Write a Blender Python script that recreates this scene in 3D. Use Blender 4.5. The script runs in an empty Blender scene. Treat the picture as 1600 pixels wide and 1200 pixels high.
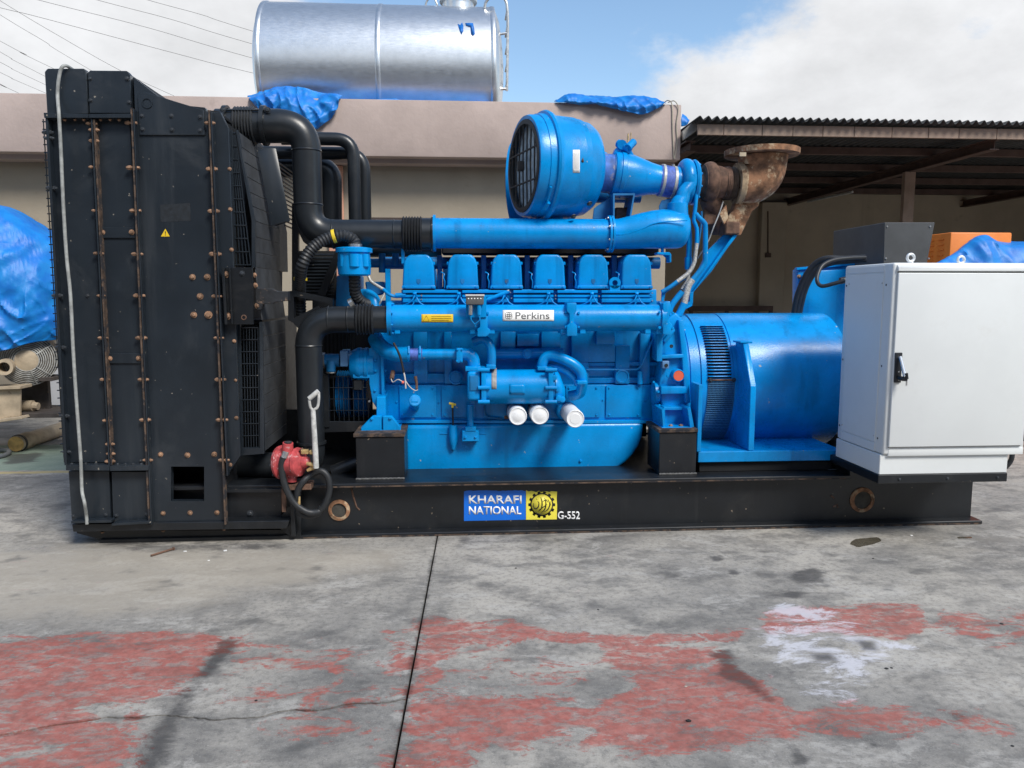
import bpy, bmesh, math, random
import numpy as np
from mathutils import Vector, Matrix, noise

random.seed(7)
rad = math.radians
SC = bpy.context.scene
COL = SC.collection

# ------------------------------------------------------------------ camera
YAW, PITCH, FPX, CAMH = rad(4.0), rad(6.64), 1202.0, 1.45
cam_d = bpy.data.cameras.new('camera')
cam_o = bpy.data.objects.new('camera', cam_d)
COL.objects.link(cam_o)
SC.camera = cam_o
cam_d.sensor_fit = 'HORIZONTAL'
cam_d.sensor_width = 36.0
cam_d.lens = 36.0 * FPX / 1600.0
cam_d.clip_start = 0.05
cam_d.clip_end = 3000.0
c_fwd = Vector((math.sin(YAW) * math.cos(PITCH), math.cos(YAW) * math.cos(PITCH), -math.sin(PITCH)))
c_rgt = Vector((math.cos(YAW), -math.sin(YAW), 0.0))
c_up = c_rgt.cross(c_fwd)


def ray(px, py):
    return c_fwd + c_rgt * ((px - 800.0) / FPX) + c_up * ((600.0 - py) / FPX)


_r = ray(900, 833)                       # a point of the skid's bottom edge: on the ground at y = 0
CAM = Vector((0.0, _r.y * CAMH / _r.z, CAMH))
cam_o.location = CAM
cam_o.rotation_euler = (math.pi / 2 - PITCH, 0.0, -YAW)

# ------------------------------------------------------------------ sky, sun, exposure
SUN_EL, SUN_AZ = rad(47), rad(145)       # azimuth clockwise from +y: behind the camera, a little to its right
world = bpy.data.worlds.new('World')
SC.world = world
world.use_nodes = True
wn, wl = world.node_tree.nodes, world.node_tree.links
wn.clear()
w_out = wn.new('ShaderNodeOutputWorld')
w_bg = wn.new('ShaderNodeBackground')
sky = wn.new('ShaderNodeTexSky')
sky.sky_type = 'NISHITA'
sky.sun_disc = False
sky.sun_elevation = SUN_EL
sky.sun_rotation = SUN_AZ
sky.air_density = 1.0
sky.dust_density = 0.6
sky.ozone_density = 1.5
SKY_STRENGTH, CLOUD_COL = 0.092, (8.3, 8.4, 8.6, 1)


def wmath(op, a, b=None, c=None, clamp=False):
    n = wn.new('ShaderNodeMath')
    n.operation = op
    n.use_clamp = clamp
    for i, v in enumerate((a, b, c)):
        if v is None:
            continue
        if isinstance(v, (int, float)):
            n.inputs[i].default_value = v
        else:
            wl.new(v, n.inputs[i])
    return n.outputs[0]


tc = wn.new('ShaderNodeTexCoord')
sep = wn.new('ShaderNodeSeparateXYZ')
wl.new(tc.outputs['Generated'], sep.inputs[0])
dx, dy, dz = sep.outputs
az = wmath('ARCTAN2', dx, dy)
el = wmath('ARCSINE', dz)
cmb = wn.new('ShaderNodeCombineXYZ')
wl.new(wmath('MULTIPLY', dx, 1.0), cmb.inputs[0])
wl.new(wmath('MULTIPLY', dy, 1.0), cmb.inputs[1])
wl.new(wmath('MULTIPLY', dz, 1.7), cmb.inputs[2])


def wnoise(scale, detail, rough, off=(0, 0, 0)):
    m = wn.new('ShaderNodeMapping')
    m.inputs['Location'].default_value = off
    wl.new(cmb.outputs[0], m.inputs[0])
    t = wn.new('ShaderNodeTexNoise')
    t.inputs['Scale'].default_value = scale
    t.inputs['Detail'].default_value = detail
    t.inputs['Roughness'].default_value = rough
    wl.new(m.outputs[0], t.inputs[0])
    return t.outputs['Fac']


n1 = wnoise(3.2, 12, 0.6, (0.3, 0.1, 0.2))
n2 = wnoise(9.0, 6, 0.6, (2.3, 1.1, 0.7))
# banks of cloud about every 50 degrees of heading, broken up by noise
wave = wmath('COSINE', wmath('MULTIPLY', wmath('SUBTRACT', az, rad(5.5)), 7.0))
bank = wmath('SUBTRACT', 0.16, wmath('MULTIPLY', wave, 0.34))
lift = wmath('MULTIPLY', wmath('SUBTRACT', rad(17), el), 0.9)
dens = wmath('ADD', wmath('ADD', bank, wmath('MULTIPLY', wmath('SUBTRACT', n1, 0.5), 1.5)), lift)
cmask = wn.new('ShaderNodeMapRange')
cmask.interpolation_type = 'SMOOTHSTEP'
cmask.inputs['From Min'].default_value = 0.02
cmask.inputs['From Max'].default_value = 0.26
wl.new(dens, cmask.inputs['Value'])
shade = wmath('ADD', 0.70, wmath('MULTIPLY', n2, 0.52))
ccol = wn.new('ShaderNodeMix')
ccol.data_type = 'RGBA'
ccol.blend_type = 'MULTIPLY'
ccol.inputs[0].default_value = 1.0
ccol.inputs[6].default_value = CLOUD_COL
sh = wn.new('ShaderNodeCombineColor')
for i in range(3):
    wl.new(shade, sh.inputs[i])
wl.new(sh.outputs[0], ccol.inputs[7])
wmix = wn.new('ShaderNodeMix')
wmix.data_type = 'RGBA'
wl.new(cmask.outputs[0], wmix.inputs[0])
sky_gain = wn.new('ShaderNodeMix')
sky_gain.data_type = 'RGBA'
sky_gain.blend_type = 'MULTIPLY'
sky_gain.inputs[0].default_value = 1.0
sky_gain.inputs[7].default_value = (1.8, 1.9, 1.86, 1)
wl.new(sky.outputs[0], sky_gain.inputs[6])
wl.new(sky_gain.outputs[2], wmix.inputs[6])
wl.new(ccol.outputs[2], wmix.inputs[7])
wl.new(wmix.outputs[2], w_bg.inputs[0])
w_bg.inputs[1].default_value = SKY_STRENGTH
wl.new(w_bg.outputs[0], w_out.inputs[0])

sun_d = bpy.data.lights.new('sun', 'SUN')
sun_d.energy = 3.3
sun_d.angle = rad(18)
sun_d.color = (1.0, 0.95, 0.87)
sun_o = bpy.data.objects.new('sun', sun_d)
COL.objects.link(sun_o)
sun_to = Vector((math.sin(SUN_AZ) * math.cos(SUN_EL), math.cos(SUN_AZ) * math.cos(SUN_EL), math.sin(SUN_EL)))
sun_o.rotation_euler = sun_to.to_track_quat('Z', 'Y').to_euler()
sun_o.location = sun_to * 30

vs = SC.view_settings
vs.view_transform = 'Standard'
vs.look = 'None'
vs.gamma = 1.0
vs.use_curve_mapping = False
vs.exposure = 0.2
SC.render.engine = 'CYCLES'
SC.cycles.max_bounces = 6

# ------------------------------------------------------------------ pixel to place


def W(px, py, Y):
    """the point of the plane y = Y that the photograph shows at this pixel"""
    r = ray(px, py)
    return CAM + r * ((Y - CAM.y) / r.y)


def WZ(px, py, Z):
    r = ray(px, py)
    return CAM + r * ((Z - CAM.z) / r.z)


def WX(px, py, X):
    r = ray(px, py)
    return CAM + r * ((X - CAM.x) / r.x)


def depth(p):
    return (Vector(p) - CAM).dot(c_fwd)


def M(npx, p):
    """length in metres of npx pixels at point p"""
    return npx * depth(p) / FPX


# ------------------------------------------------------------------ mesh collecting
def catmull(pts, n=8):
    if len(pts) < 3 or n <= 1:
        return [Vector(p) for p in pts]
    P = [Vector(p) for p in pts]
    P = [P[0] * 2 - P[1]] + P + [P[-1] * 2 - P[-2]]
    out = []
    for i in range(1, len(P) - 2):
        for k in range(n):
            t = k / n
            a, b, c, d = P[i - 1], P[i], P[i + 1], P[i + 2]
            out.append(0.5 * ((2 * b) + (c - a) * t + (2 * a - 5 * b + 4 * c - d) * t * t + (3 * b - a - 3 * c + d) * t ** 3))
    out.append(P[-2])
    return out


def fillet(pts, r, n=6):
    """a polyline with its inner corners rounded"""
    P = [Vector(p) for p in pts]
    out = [P[0]]
    for i in range(1, len(P) - 1):
        a, b, c = P[i - 1], P[i], P[i + 1]
        u, v = (a - b), (c - b)
        rr = min(r if not isinstance(r, (list, tuple)) else r[i - 1], u.length * 0.49, v.length * 0.49)
        s, e = b + u.normalized() * rr, b + v.normalized() * rr
        for k in range(n + 1):
            t = k / n
            out.append(s * (1 - t) ** 2 + b * 2 * t * (1 - t) + e * t * t)
    out.append(P[-1])
    return out


def resample(pts, step):
    P = [Vector(p) for p in pts]
    L = [0.0]
    for a, b in zip(P, P[1:]):
        L.append(L[-1] + (b - a).length)
    n = max(2, int(L[-1] / step))
    out, j = [], 0
    for k in range(n + 1):
        s = L[-1] * k / n
        while j < len(P) - 2 and L[j + 1] < s:
            j += 1
        seg = L[j + 1] - L[j]
        t = 0 if seg < 1e-9 else (s - L[j]) / seg
        out.append(P[j].lerp(P[j + 1], min(1, t)))
    return out


class MB:
    def __init__(self):
        self.v, self.f, self.sm = [], [], []

    def add(self, verts, faces):
        o = len(self.v)
        self.v += [Vector(p) for p in verts]
        self.f += [[i + o for i in f] for f in faces]
        return self

    def bm_add(self, bm):
        bm.verts.ensure_lookup_table()
        bm.verts.index_update()
        self.add([v.co.copy() for v in bm.verts], [[v.index for v in f.verts] for f in bm.faces])
        bm.free()
        return self

    def box(self, a, b, bev=0.0, seg=1, mat=None):
        bm = bmesh.new()
        a, b = Vector(a), Vector(b)
        lo = Vector([min(a[i], b[i]) for i in range(3)])
        hi = Vector([max(a[i], b[i]) for i in range(3)])
        bmesh.ops.create_cube(bm, size=1.0)
        for v in bm.verts:
            v.co = Vector([lo[i] + (v.co[i] + 0.5) * (hi[i] - lo[i]) for i in range(3)])
        if bev > 0:
            bmesh.ops.bevel(bm, geom=bm.edges[:], offset=min(bev, 0.45 * min(hi - lo)), segments=seg, profile=0.5, affect='EDGES')
        if mat is not None:
            bm.transform(mat)
        return self.bm_add(bm)

    def prism(self, poly, ext, bev=0.0, seg=1):
        """polygon (list of points in one plane) pushed along the vector ext"""
        bm = bmesh.new()
        ext = Vector(ext)
        a = [bm.verts.new(Vector(p)) for p in poly]
        b = [bm.verts.new(Vector(p) + ext) for p in poly]
        n = len(a)
        bm.faces.new(a)
        bm.faces.new(b[::-1])
        for i in range(n):
            j = (i + 1) % n
            bm.faces.new((a[i], b[i], b[j], a[j]))
        bmesh.ops.recalc_face_normals(bm, faces=bm.faces[:])
        if bev > 0:
            es = [e for e in bm.edges if len(e.link_faces) == 2 and e.calc_face_angle(0) > 0.5]
            bmesh.ops.bevel(bm, geom=es, offset=bev, segments=seg, profile=0.5, affect='EDGES', clamp_overlap=True)
        return self.bm_add(bm)

    def pprism(self, px, Y0, Y1, bev=0.0, seg=1):
        """outline in pixels at depth Y0, pushed back to Y1"""
        return self.prism([W(x, y, Y0) for x, y in px], (0, Y1 - Y0, 0), bev, seg)

    def pbox(self, x0, y0, x1, y1, Y0, Y1, bev=0.0, seg=1):
        a = W(x0, (y0 + y1) / 2, Y0)
        b = W(x1, (y0 + y1) / 2, Y0)
        c = W((x0 + x1) / 2, y0, Y0)
        d = W((x0 + x1) / 2, y1, Y0)
        return self.box((a.x, Y0, d.z), (b.x, Y1, c.z), bev, seg)

    def tube(self, pts, r, seg=14, cap=True, flat=None):
        P = [Vector(p) for p in pts]
        n = len(P)
        R = r if isinstance(r, (list, tuple)) else [r] * n
        T = []
        for i in range(n):
            t = (P[min(i + 1, n - 1)] - P[max(i - 1, 0)])
            T.append(t.normalized() if t.length > 1e-9 else Vector((1, 0, 0)))
        up = Vector((0, 0, 1)) if abs(T[0].z) < 0.9 else Vector((0, 1, 0))
        N = (up - T[0] * up.dot(T[0])).normalized()
        vs_, fs = [], []
        for i in range(n):
            if i:
                N = N - T[i] * N.dot(T[i])
                N = N.normalized() if N.length > 1e-6 else T[i].orthogonal().normalized()
            B = T[i].cross(N)
            for k in range(seg):
                a = 2 * math.pi * k / seg
                vs_.append(P[i] + (N * math.cos(a) + B * math.sin(a)) * R[i])
        for i in range(n - 1):
            for k in range(seg):
                k2 = (k + 1) % seg
                fs.append([i * seg + k, i * seg + k2, (i + 1) * seg + k2, (i + 1) * seg + k])
        if cap:
            fs.append(list(range(seg))[::-1])
            fs.append([(n - 1) * seg + k for k in range(seg)])
        return self.add(vs_, fs)

    def lathe(self, o, axis, prof, seg=32, cap=True, ref=None, a0=0.0, a1=2 * math.pi):
        """profile of (distance along the axis, radius)"""
        o, A = Vector(o), Vector(axis).normalized()
        N = Vector(ref) if ref else (Vector((0, 0, 1)) if abs(A.z) < 0.9 else Vector((1, 0, 0)))
        N = (N - A * N.dot(A)).normalized()
        B = A.cross(N)
        full = abs(a1 - a0 - 2 * math.pi) < 1e-6
        m = seg if full else seg + 1
        vs_, fs = [], []
        for t, r in prof:
            for k in range(m):
                a = a0 + (a1 - a0) * k / seg
                vs_.append(o + A * t + (N * math.cos(a) + B * math.sin(a)) * r)
        for i in range(len(prof) - 1):
            for k in range(seg):
                k2 = (k + 1) % m
                fs.append([i * m + k, i * m + k2, (i + 1) * m + k2, (i + 1) * m + k])
        if cap and full:
            fs.append(list(range(m))[::-1])
            fs.append([(len(prof) - 1) * m + k for k in range(m)])
        return self.add(vs_, fs)

    def ring(self, o, axis, r0, r1, h, seg=32):
        """flat washer"""
        return self.lathe(o, axis, [(0, r0), (0, r1), (h, r1), (h, r0), (0, r0)], seg, cap=False)

    def grid(self, rows):
        n, m = len(rows), len(rows[0])
        vs_ = [p for r in rows for p in r]
        fs = [[i * m + k, i * m + k + 1, (i + 1) * m + k + 1, (i + 1) * m + k] for i in range(n - 1) for k in range(m - 1)]
        return self.add(vs_, fs)

    def mesh(self, name, angle=35, origin=None):
        me = bpy.data.meshes.new(name)
        if origin is None:
            xs = np.array([tuple(p) for p in self.v])
            origin = Vector(((xs.min(0) + xs.max(0)) / 2).tolist())
        me.from_pydata([tuple(p - origin) for p in self.v], [], self.f)
        bm = bmesh.new()
        bm.from_mesh(me)
        bmesh.ops.recalc_face_normals(bm, faces=bm.faces[:])
        bm.to_mesh(me)
        bm.free()
        me.polygons.foreach_set('use_smooth', [True] * len(me.polygons))
        me.set_sharp_from_angle(angle=rad(angle))
        me.update()
        return me, origin


ORG = {}


def link(name, data, mat, parent, org, label=None, cat=None, group=None, kind=None):
    o = bpy.data.objects.new(name, data)
    COL.objects.link(o)
    if mat is not None and data is not None and not data.materials:
        data.materials.append(mat)
    ORG[o.name] = Vector(org)
    if parent is not None:
        o.parent = parent
        o.location = Vector(org) - ORG[parent.name]
    else:
        o.location = Vector(org)
    for k, v in (('label', label), ('category', cat), ('group', group), ('kind', kind)):
        if v:
            o[k] = v
    return o


def obj(name, mb, mat, parent=None, label=None, cat=None, group=None, kind=None, angle=35, solid=0.0, origin=None):
    me, org = mb.mesh(name, angle, origin)
    o = link(name, me, mat, parent, org, label, cat, group, kind)
    if solid:
        md = o.modifiers.new('thickness', 'SOLIDIFY')
        md.thickness = solid
        md.offset = 0
    return o


def empty(name, loc, label, cat, group=None):
    return link(name, None, None, None, loc, label, cat, group)


def inst(name, me, parent, loc, rot=None, scale=1.0):
    """another object on shared mesh data; rot is a 3x3 or 4x4 matrix"""
    o = link(name, me, None, parent, loc)
    if rot is not None:
        o.rotation_euler = rot.to_euler()
    if scale != 1.0:
        o.scale = (scale,) * 3 if isinstance(scale, (int, float)) else scale
    return o


def rot_to(axis):
    """rotation that turns +Z to the axis"""
    return Vector(axis).to_track_quat('Z', 'Y').to_matrix()


# ------------------------------------------------------------------ materials
MATS = {}


def lin(r, g, b):
    f = lambda c: c / 12.92 if c <= 0.04045 else ((c + 0.055) / 1.055) ** 2.4
    return (f(r / 255), f(g / 255), f(b / 255))


class NT:
    def __init__(self, name):
        self.m = bpy.data.materials.new(name)
        self.m.use_nodes = True
        self.n, self.l = self.m.node_tree.nodes, self.m.node_tree.links
        self.bsdf = self.n['Principled BSDF']
        self.pos = self.n.new('ShaderNodeNewGeometry').outputs['Position']

    def put(self, sock, v):
        if isinstance(v, (int, float)):
            sock.default_value = v
        elif isinstance(v, tuple):
            sock.default_value = tuple(v) + ((1.0,) if len(v) == 3 and sock.type == 'RGBA' else ())
        else:
            self.l.new(v, sock)

    def noise(self, scale, detail=4, rough=0.55, stretch=None, dist=0.0, vec=None):
        t = self.n.new('ShaderNodeTexNoise')
        t.inputs['Scale'].default_value = scale
        t.inputs['Detail'].default_value = detail
        t.inputs['Roughness'].default_value = rough
        t.inputs['Distortion'].default_value = dist
        src = vec if vec is not None else self.pos
        if stretch:
            mp = self.n.new('ShaderNodeMapping')
            mp.inputs['Scale'].default_value = stretch
            self.l.new(src, mp.inputs[0])
            src = mp.outputs[0]
        self.l.new(src, t.inputs[0])
        return t.outputs['Fac']

    def math(self, op, a, b=None, c=None, clamp=False):
        n = self.n.new('ShaderNodeMath')
        n.operation = op
        n.use_clamp = clamp
        for i, v in enumerate((a, b, c)):
            if v is not None:
                self.put(n.inputs[i], v)
        return n.outputs[0]

    def step(self, v, lo, hi, smooth=True):
        n = self.n.new('ShaderNodeMapRange')
        n.interpolation_type = 'SMOOTHSTEP' if smooth else 'LINEAR'
        self.put(n.inputs['Value'], v)
        n.inputs['From Min'].default_value = lo
        n.inputs['From Max'].default_value = hi
        return n.outputs[0]

    def mix(self, f, a, b, blend='MIX'):
        n = self.n.new('ShaderNodeMix')
        n.data_type = 'RGBA'
        n.blend_type = blend
        self.put(n.inputs[0], f)
        self.put(n.inputs[6], a)
        self.put(n.inputs[7], b)
        return n.outputs[2]

    def attr(self, name):
        a = self.n.new('ShaderNodeAttribute')
        a.attribute_name = name
        return a.outputs['Fac']

    def bump(self, h, dist=0.002, strength=0.5):
        b = self.n.new('ShaderNodeBump')
        b.inputs['Distance'].default_value = dist
        b.inputs['Strength'].default_value = strength
        self.put(b.inputs['Height'], h)
        self.l.new(b.outputs[0], self.bsdf.inputs['Normal'])

    def set(self, **k):
        for a, v in k.items():
            self.put(self.bsdf.inputs[a.replace('_', ' ')], v)
        return self


def mat(name, col, rough=0.5, metal=0.0, var=0.18, scale=6.0, wear=None, bump=0.0, bscale=120.0, coat=0.0, spec=0.5, streak=None, rvar=0.12, chips=None, dust=None):
    """paint or metal with mottling, worn or dirty spots and fine relief.
    wear = (colour, noise scale, low, high); streak = same, stretched downwards"""
    if name in MATS:
        return MATS[name]
    t = NT(name)
    n = t.noise(scale, 5, 0.6)
    dark = tuple(c * (1 - var) for c in col)
    lite = tuple(min(1, c * (1 + var)) for c in col)
    c = t.mix(t.step(n, 0.3, 0.7), dark, lite)
    r = t.math('ADD', rough - rvar / 2, t.math('MULTIPLY', t.noise(scale * 2.7, 4), rvar))
    if streak:
        s = t.step(t.noise(streak[1], 5, 0.6, stretch=(1, 1, 0.07)), streak[2], streak[3])
        c = t.mix(t.math('MULTIPLY', s, streak[4] if len(streak) > 4 else 1.0), c, streak[0])
    if wear:
        s = t.step(t.noise(wear[1], 7, 0.68), wear[2], wear[3])
        c = t.mix(s, c, wear[0])
        r = t.math('ADD', r, t.math('MULTIPLY', s, 0.25), clamp=True)
    if dust:
        s = t.math('MULTIPLY', t.step(t.noise(dust[1], 9, 0.7, dist=0.4), dust[2], dust[3]), dust[4])
        c = t.mix(s, c, dust[0])
        r = t.math('ADD', r, t.math('MULTIPLY', s, 0.4), clamp=True)
    if chips:
        s = t.step(t.noise(chips[1], 3, 0.5), chips[2], chips[3])
        c = t.mix(s, c, chips[0])
    t.set(Base_Color=c, Roughness=r, Metallic=metal, Coat_Weight=coat)
    t.bsdf.inputs['Specular IOR Level'].default_value = spec
    t.bsdf.inputs['Coat Roughness'].default_value = 0.15
    if bump:
        t.bump(t.noise(bscale, 4), bump, 0.6)
    MATS[name] = t.m
    return t.m


BLUE = mat('blue_engine_paint', (0.0, 0.262, 0.66), 0.28, var=0.12, scale=5, chips=((0.38, 0.42, 0.45), 30, 0.735, 0.75), dust=((0.03, 0.13, 0.26), 3.1, 0.5, 0.78, 0.4), wear=((0.004, 0.07, 0.2), 22, 0.66, 0.76), streak=((0.0, 0.13, 0.35), 11, 0.52, 0.72, 0.55), bump=0.0012, bscale=90, spec=0.33)
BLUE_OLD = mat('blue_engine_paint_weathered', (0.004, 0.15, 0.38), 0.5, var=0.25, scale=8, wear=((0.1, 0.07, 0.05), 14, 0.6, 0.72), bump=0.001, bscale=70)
BLACK = mat('black_skid_paint', (0.0095, 0.0115, 0.0145), 0.36, dust=((0.06, 0.056, 0.05), 5, 0.5, 0.8, 0.3), chips=((0.2, 0.16, 0.12), 34, 0.725, 0.74), var=0.25, scale=4, wear=((0.10, 0.085, 0.07), 30, 0.73, 0.83), streak=((0.03, 0.031, 0.033), 12, 0.55, 0.8, 0.5), bump=0.0006, bscale=40)
RADPAINT = mat('slate_radiator_paint', (0.0145, 0.020, 0.027), 0.34, dust=((0.07, 0.075, 0.08), 3.3, 0.5, 0.82, 0.35), chips=((0.22, 0.2, 0.17), 34, 0.73, 0.745), var=0.15, scale=3, wear=((0.09, 0.09, 0.085), 40, 0.74, 0.86), streak=((0.042, 0.048, 0.055), 10, 0.52, 0.78, 0.6), bump=0.0012, bscale=7)
PIPEBLK = mat('black_pipe_paint', (0.014, 0.017, 0.0205), 0.33, dust=((0.06, 0.062, 0.064), 4, 0.5, 0.8, 0.25), var=0.15, scale=5, streak=((0.055, 0.058, 0.06), 9, 0.6, 0.85, 0.4), bump=0.0005, bscale=50)
DARKIN = mat('dark_inside', (0.008, 0.009, 0.011), 0.8, var=0.2)  # near-black colour stands in for the shade inside openings
RUBBER = mat('black_rubber', (0.018, 0.02, 0.023), 0.5, var=0.25, scale=20, wear=((0.16, 0.15, 0.14), 60, 0.72, 0.85))
RUSTY = mat('rusty_bolt_steel', (0.27, 0.16, 0.10), 0.7, metal=0.15, var=0.55, scale=30, wear=((0.09, 0.04, 0.02), 70, 0.55, 0.7), bump=0.001, bscale=200)
DARKBOLT = mat('dark_bolt_paint', (0.03, 0.035, 0.042), 0.45, var=0.3, scale=40, wear=((0.25, 0.17, 0.11), 60, 0.66, 0.74))
RUSTEDGE = mat('rusty_flange_edge', (0.085, 0.055, 0.038), 0.75, var=0.5, scale=20, wear=((0.02, 0.02, 0.024), 14, 0.46, 0.56), bump=0.001, bscale=90)
RUST = mat('rusted_cast_iron', (0.235, 0.118, 0.062), 0.85, var=0.6, scale=14, wear=((0.50, 0.38, 0.25), 12, 0.53, 0.64), dust=((0.07, 0.035, 0.022), 9, 0.5, 0.66, 0.7), bump=0.002, bscale=70)
RUSTDK = mat('dark_rust', (0.12, 0.066, 0.044), 0.85, var=0.5, scale=20, wear=((0.22, 0.14, 0.08), 17, 0.6, 0.74), bump=0.002, bscale=80)
WHITEP = mat('light_grey_enamel', (0.70, 0.725, 0.725), 0.42, var=0.03, scale=2.5, dust=((0.50, 0.48, 0.43), 5, 0.55, 0.82, 0.22), wear=((0.42, 0.44, 0.42), 7, 0.74, 0.86), bump=0.0003, bscale=250)
FILTERW = mat('white_filter_paint', (0.80, 0.81, 0.82), 0.4, var=0.04, scale=12, wear=((0.5, 0.48, 0.44), 30, 0.7, 0.85))
STEEL = mat('bare_steel', (0.55, 0.55, 0.54), 0.35, metal=0.9, var=0.2, scale=30)
GALV = mat('weathered_grey_steel', (0.42, 0.42, 0.40), 0.55, metal=0.3, var=0.3, scale=25, wear=((0.3, 0.2, 0.12), 40, 0.64, 0.76))
CABLEGREY = mat('grey_cable_sheath', (0.30, 0.31, 0.30), 0.6, var=0.25, scale=20)
BRAID = mat('braided_hose', (0.5, 0.49, 0.46), 0.5, metal=0.4, var=0.35, scale=120)
YELLOW = mat('yellow_plastic', (0.75, 0.55, 0.03), 0.45, var=0.1)
ORANGEP = mat('orange_paint', (0.80, 0.22, 0.03), 0.45, var=0.08, scale=4, wear=((0.45, 0.16, 0.05), 20, 0.68, 0.8))
BOXDARK = mat('charcoal_powder_coat', (0.058, 0.062, 0.066), 0.55, var=0.15, scale=6, wear=((0.13, 0.13, 0.12), 60, 0.72, 0.85), bump=0.0005, bscale=300)
REDP = mat('faded_red_paint', (0.42, 0.06, 0.065), 0.5, var=0.3, scale=22, wear=((0.62, 0.36, 0.36), 24, 0.55, 0.68), bump=0.001, bscale=60)
REDCAP = mat('orange_red_plug', (0.72, 0.12, 0.06), 0.5, var=0.1)
BRASS = mat('worn_brass', (0.52, 0.36, 0.16), 0.5, metal=0.4, var=0.35, scale=50)
PURPLE = mat('violet_silicone_hose', (0.07, 0.13, 0.45), 0.6, var=0.4, scale=25, wear=((0.35, 0.3, 0.3), 30, 0.62, 0.75))
LABELW = mat('white_label', (0.86, 0.86, 0.84), 0.5, var=0.02)
INKGREY = mat('grey_ink', (0.12, 0.12, 0.12), 0.6, var=0.0)
INKBLACK = mat('black_ink', (0.01, 0.01, 0.012), 0.6, var=0.0)
INKWHITE = mat('white_ink', (0.88, 0.89, 0.9), 0.6, var=0.0)
LABELY = mat('yellow_label', (0.78, 0.52, 0.02), 0.45, var=0.05)
DECALB = mat('blue_decal', (0.004, 0.15, 0.68), 0.4, var=0.05)
DECALY = mat('yellow_decal', (0.85, 0.74, 0.08), 0.45, var=0.05)
TANPAINT = mat('tan_machine_paint', (0.42, 0.34, 0.24), 0.6, var=0.2, scale=8, wear=((0.2, 0.14, 0.09), 18, 0.6, 0.74), bump=0.001)
OCHRE = mat('ochre_plywood_cap', (0.60, 0.38, 0.13), 0.7, var=0.3, scale=14, wear=((0.2, 0.15, 0.1), 22, 0.62, 0.75))
PAPERF = mat('filter_paper', (0.46, 0.54, 0.58), 0.85, var=0.3, scale=22)
FINMETAL = mat('radiator_fins', (0.035, 0.036, 0.038), 0.6, var=0.35, scale=30)
# ================================================================== THE SETTING
# ---- concrete yard: base sheet, slabs with a real joint and a real crack
t = NT('concrete_yard')
n_big = t.noise(0.75, 8, 0.62, dist=0.3)
n_mid = t.noise(3.2, 10, 0.68, stretch=(1.0, 1.5, 1.0), dist=0.3)
n_fin = t.noise(34, 9, 0.74)
n_grit = t.noise(190, 3, 0.7)
c = t.mix(t.step(n_big, 0.36, 0.64), (0.235, 0.224, 0.205), (0.43, 0.40, 0.35))
c = t.mix(t.math('MULTIPLY', t.step(n_mid, 0.44, 0.66), 0.70), c, (0.115, 0.112, 0.107))
pale = t.step(t.noise(2.4, 14, 0.76, stretch=(0.8, 1.5, 1), dist=0.4), 0.535, 0.60)
c = t.mix(t.math('MULTIPLY', pale, 0.50), c, (0.46, 0.44, 0.405))
c = t.mix(t.math('MULTIPLY', t.step(n_fin, 0.46, 0.66), 0.50), c, (0.085, 0.083, 0.08))
c = t.mix(t.math('MULTIPLY', t.step(n_fin, 0.44, 0.30), 0.35), c, (0.50, 0.485, 0.455))
c = t.mix(t.math('MULTIPLY', t.step(n_grit, 0.56, 0.72), 0.55), c, (0.50, 0.485, 0.455))
c = t.mix(t.math('MULTIPLY', t.step(n_grit, 0.42, 0.30), 0.55), c, (0.07, 0.068, 0.065))
smudge = t.step(t.noise(7.5, 4, 0.5, stretch=(0.75, 1.2, 1), dist=0.2), 0.52, 0.74)
c = t.mix(t.math('MULTIPLY', smudge, 0.55), c, (0.115, 0.110, 0.103))
c = t.mix(t.math('MULTIPLY', t.step(t.math('ADD', t.attr('sand'), t.math('SUBTRACT', n_mid, 0.5)), 0.3, 0.8), 0.6), c, (0.43, 0.385, 0.315))
spots = t.step(t.noise(4.4, 5, 0.55, stretch=(0.8, 1.1, 1)), 0.58, 0.72)
c = t.mix(t.math('MULTIPLY', spots, 0.6), c, (0.075, 0.074, 0.072))
edge = t.math('SUBTRACT', t.noise(6.0, 12, 0.78, stretch=(0.8, 1.5, 1), dist=0.5), 0.5)


def patch(name, amount, lo, hi):
    return t.step(t.math('ADD', t.attr(name), t.math('MULTIPLY', edge, amount)), lo, hi)


m_red = t.math('MULTIPLY', patch('red', 3.2, 0.43, 0.60), t.math('SUBTRACT', 1.0, t.math('MULTIPLY', t.step(t.noise(13, 12, 0.78, stretch=(0.7, 1.6, 1), dist=0.4), 0.49, 0.57), 0.66)))
redc = t.mix(t.step(t.noise(16, 7, 0.7, dist=0.5), 0.35, 0.66), (0.36, 0.078, 0.058), (0.43, 0.155, 0.125))
redc = t.mix(t.math('MULTIPLY', t.step(n_fin, 0.42, 0.66), 0.6), redc, (0.19, 0.075, 0.06))
redc = t.mix(t.math('MULTIPLY', t.step(n_mid, 0.45, 0.68), 0.5), redc, (0.21, 0.085, 0.07))
c = t.mix(t.math('MULTIPLY', m_red, 0.86), c, redc)
m_wht = patch('white', 3.4, 0.44, 0.84)
c = t.mix(t.math('MULTIPLY', m_wht, 0.72), c, (0.62, 0.62, 0.67))
m_grn = patch('green', 1.2, 0.4, 0.6)
c = t.mix(t.math('MULTIPLY', m_grn, 0.7), c, (0.17, 0.26, 0.20))
m_yel = patch('yellow', 1.0, 0.4, 0.6)
c = t.mix(t.math('MULTIPLY', m_yel, 0.75), c, (0.48, 0.38, 0.16))
m_drk = patch('stain', 1.5, 0.34, 0.74)
c = t.mix(t.math('MULTIPLY', m_drk, 0.78), c, t.mix(m_red, (0.045, 0.043, 0.043), (0.085, 0.03, 0.022)))
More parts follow.
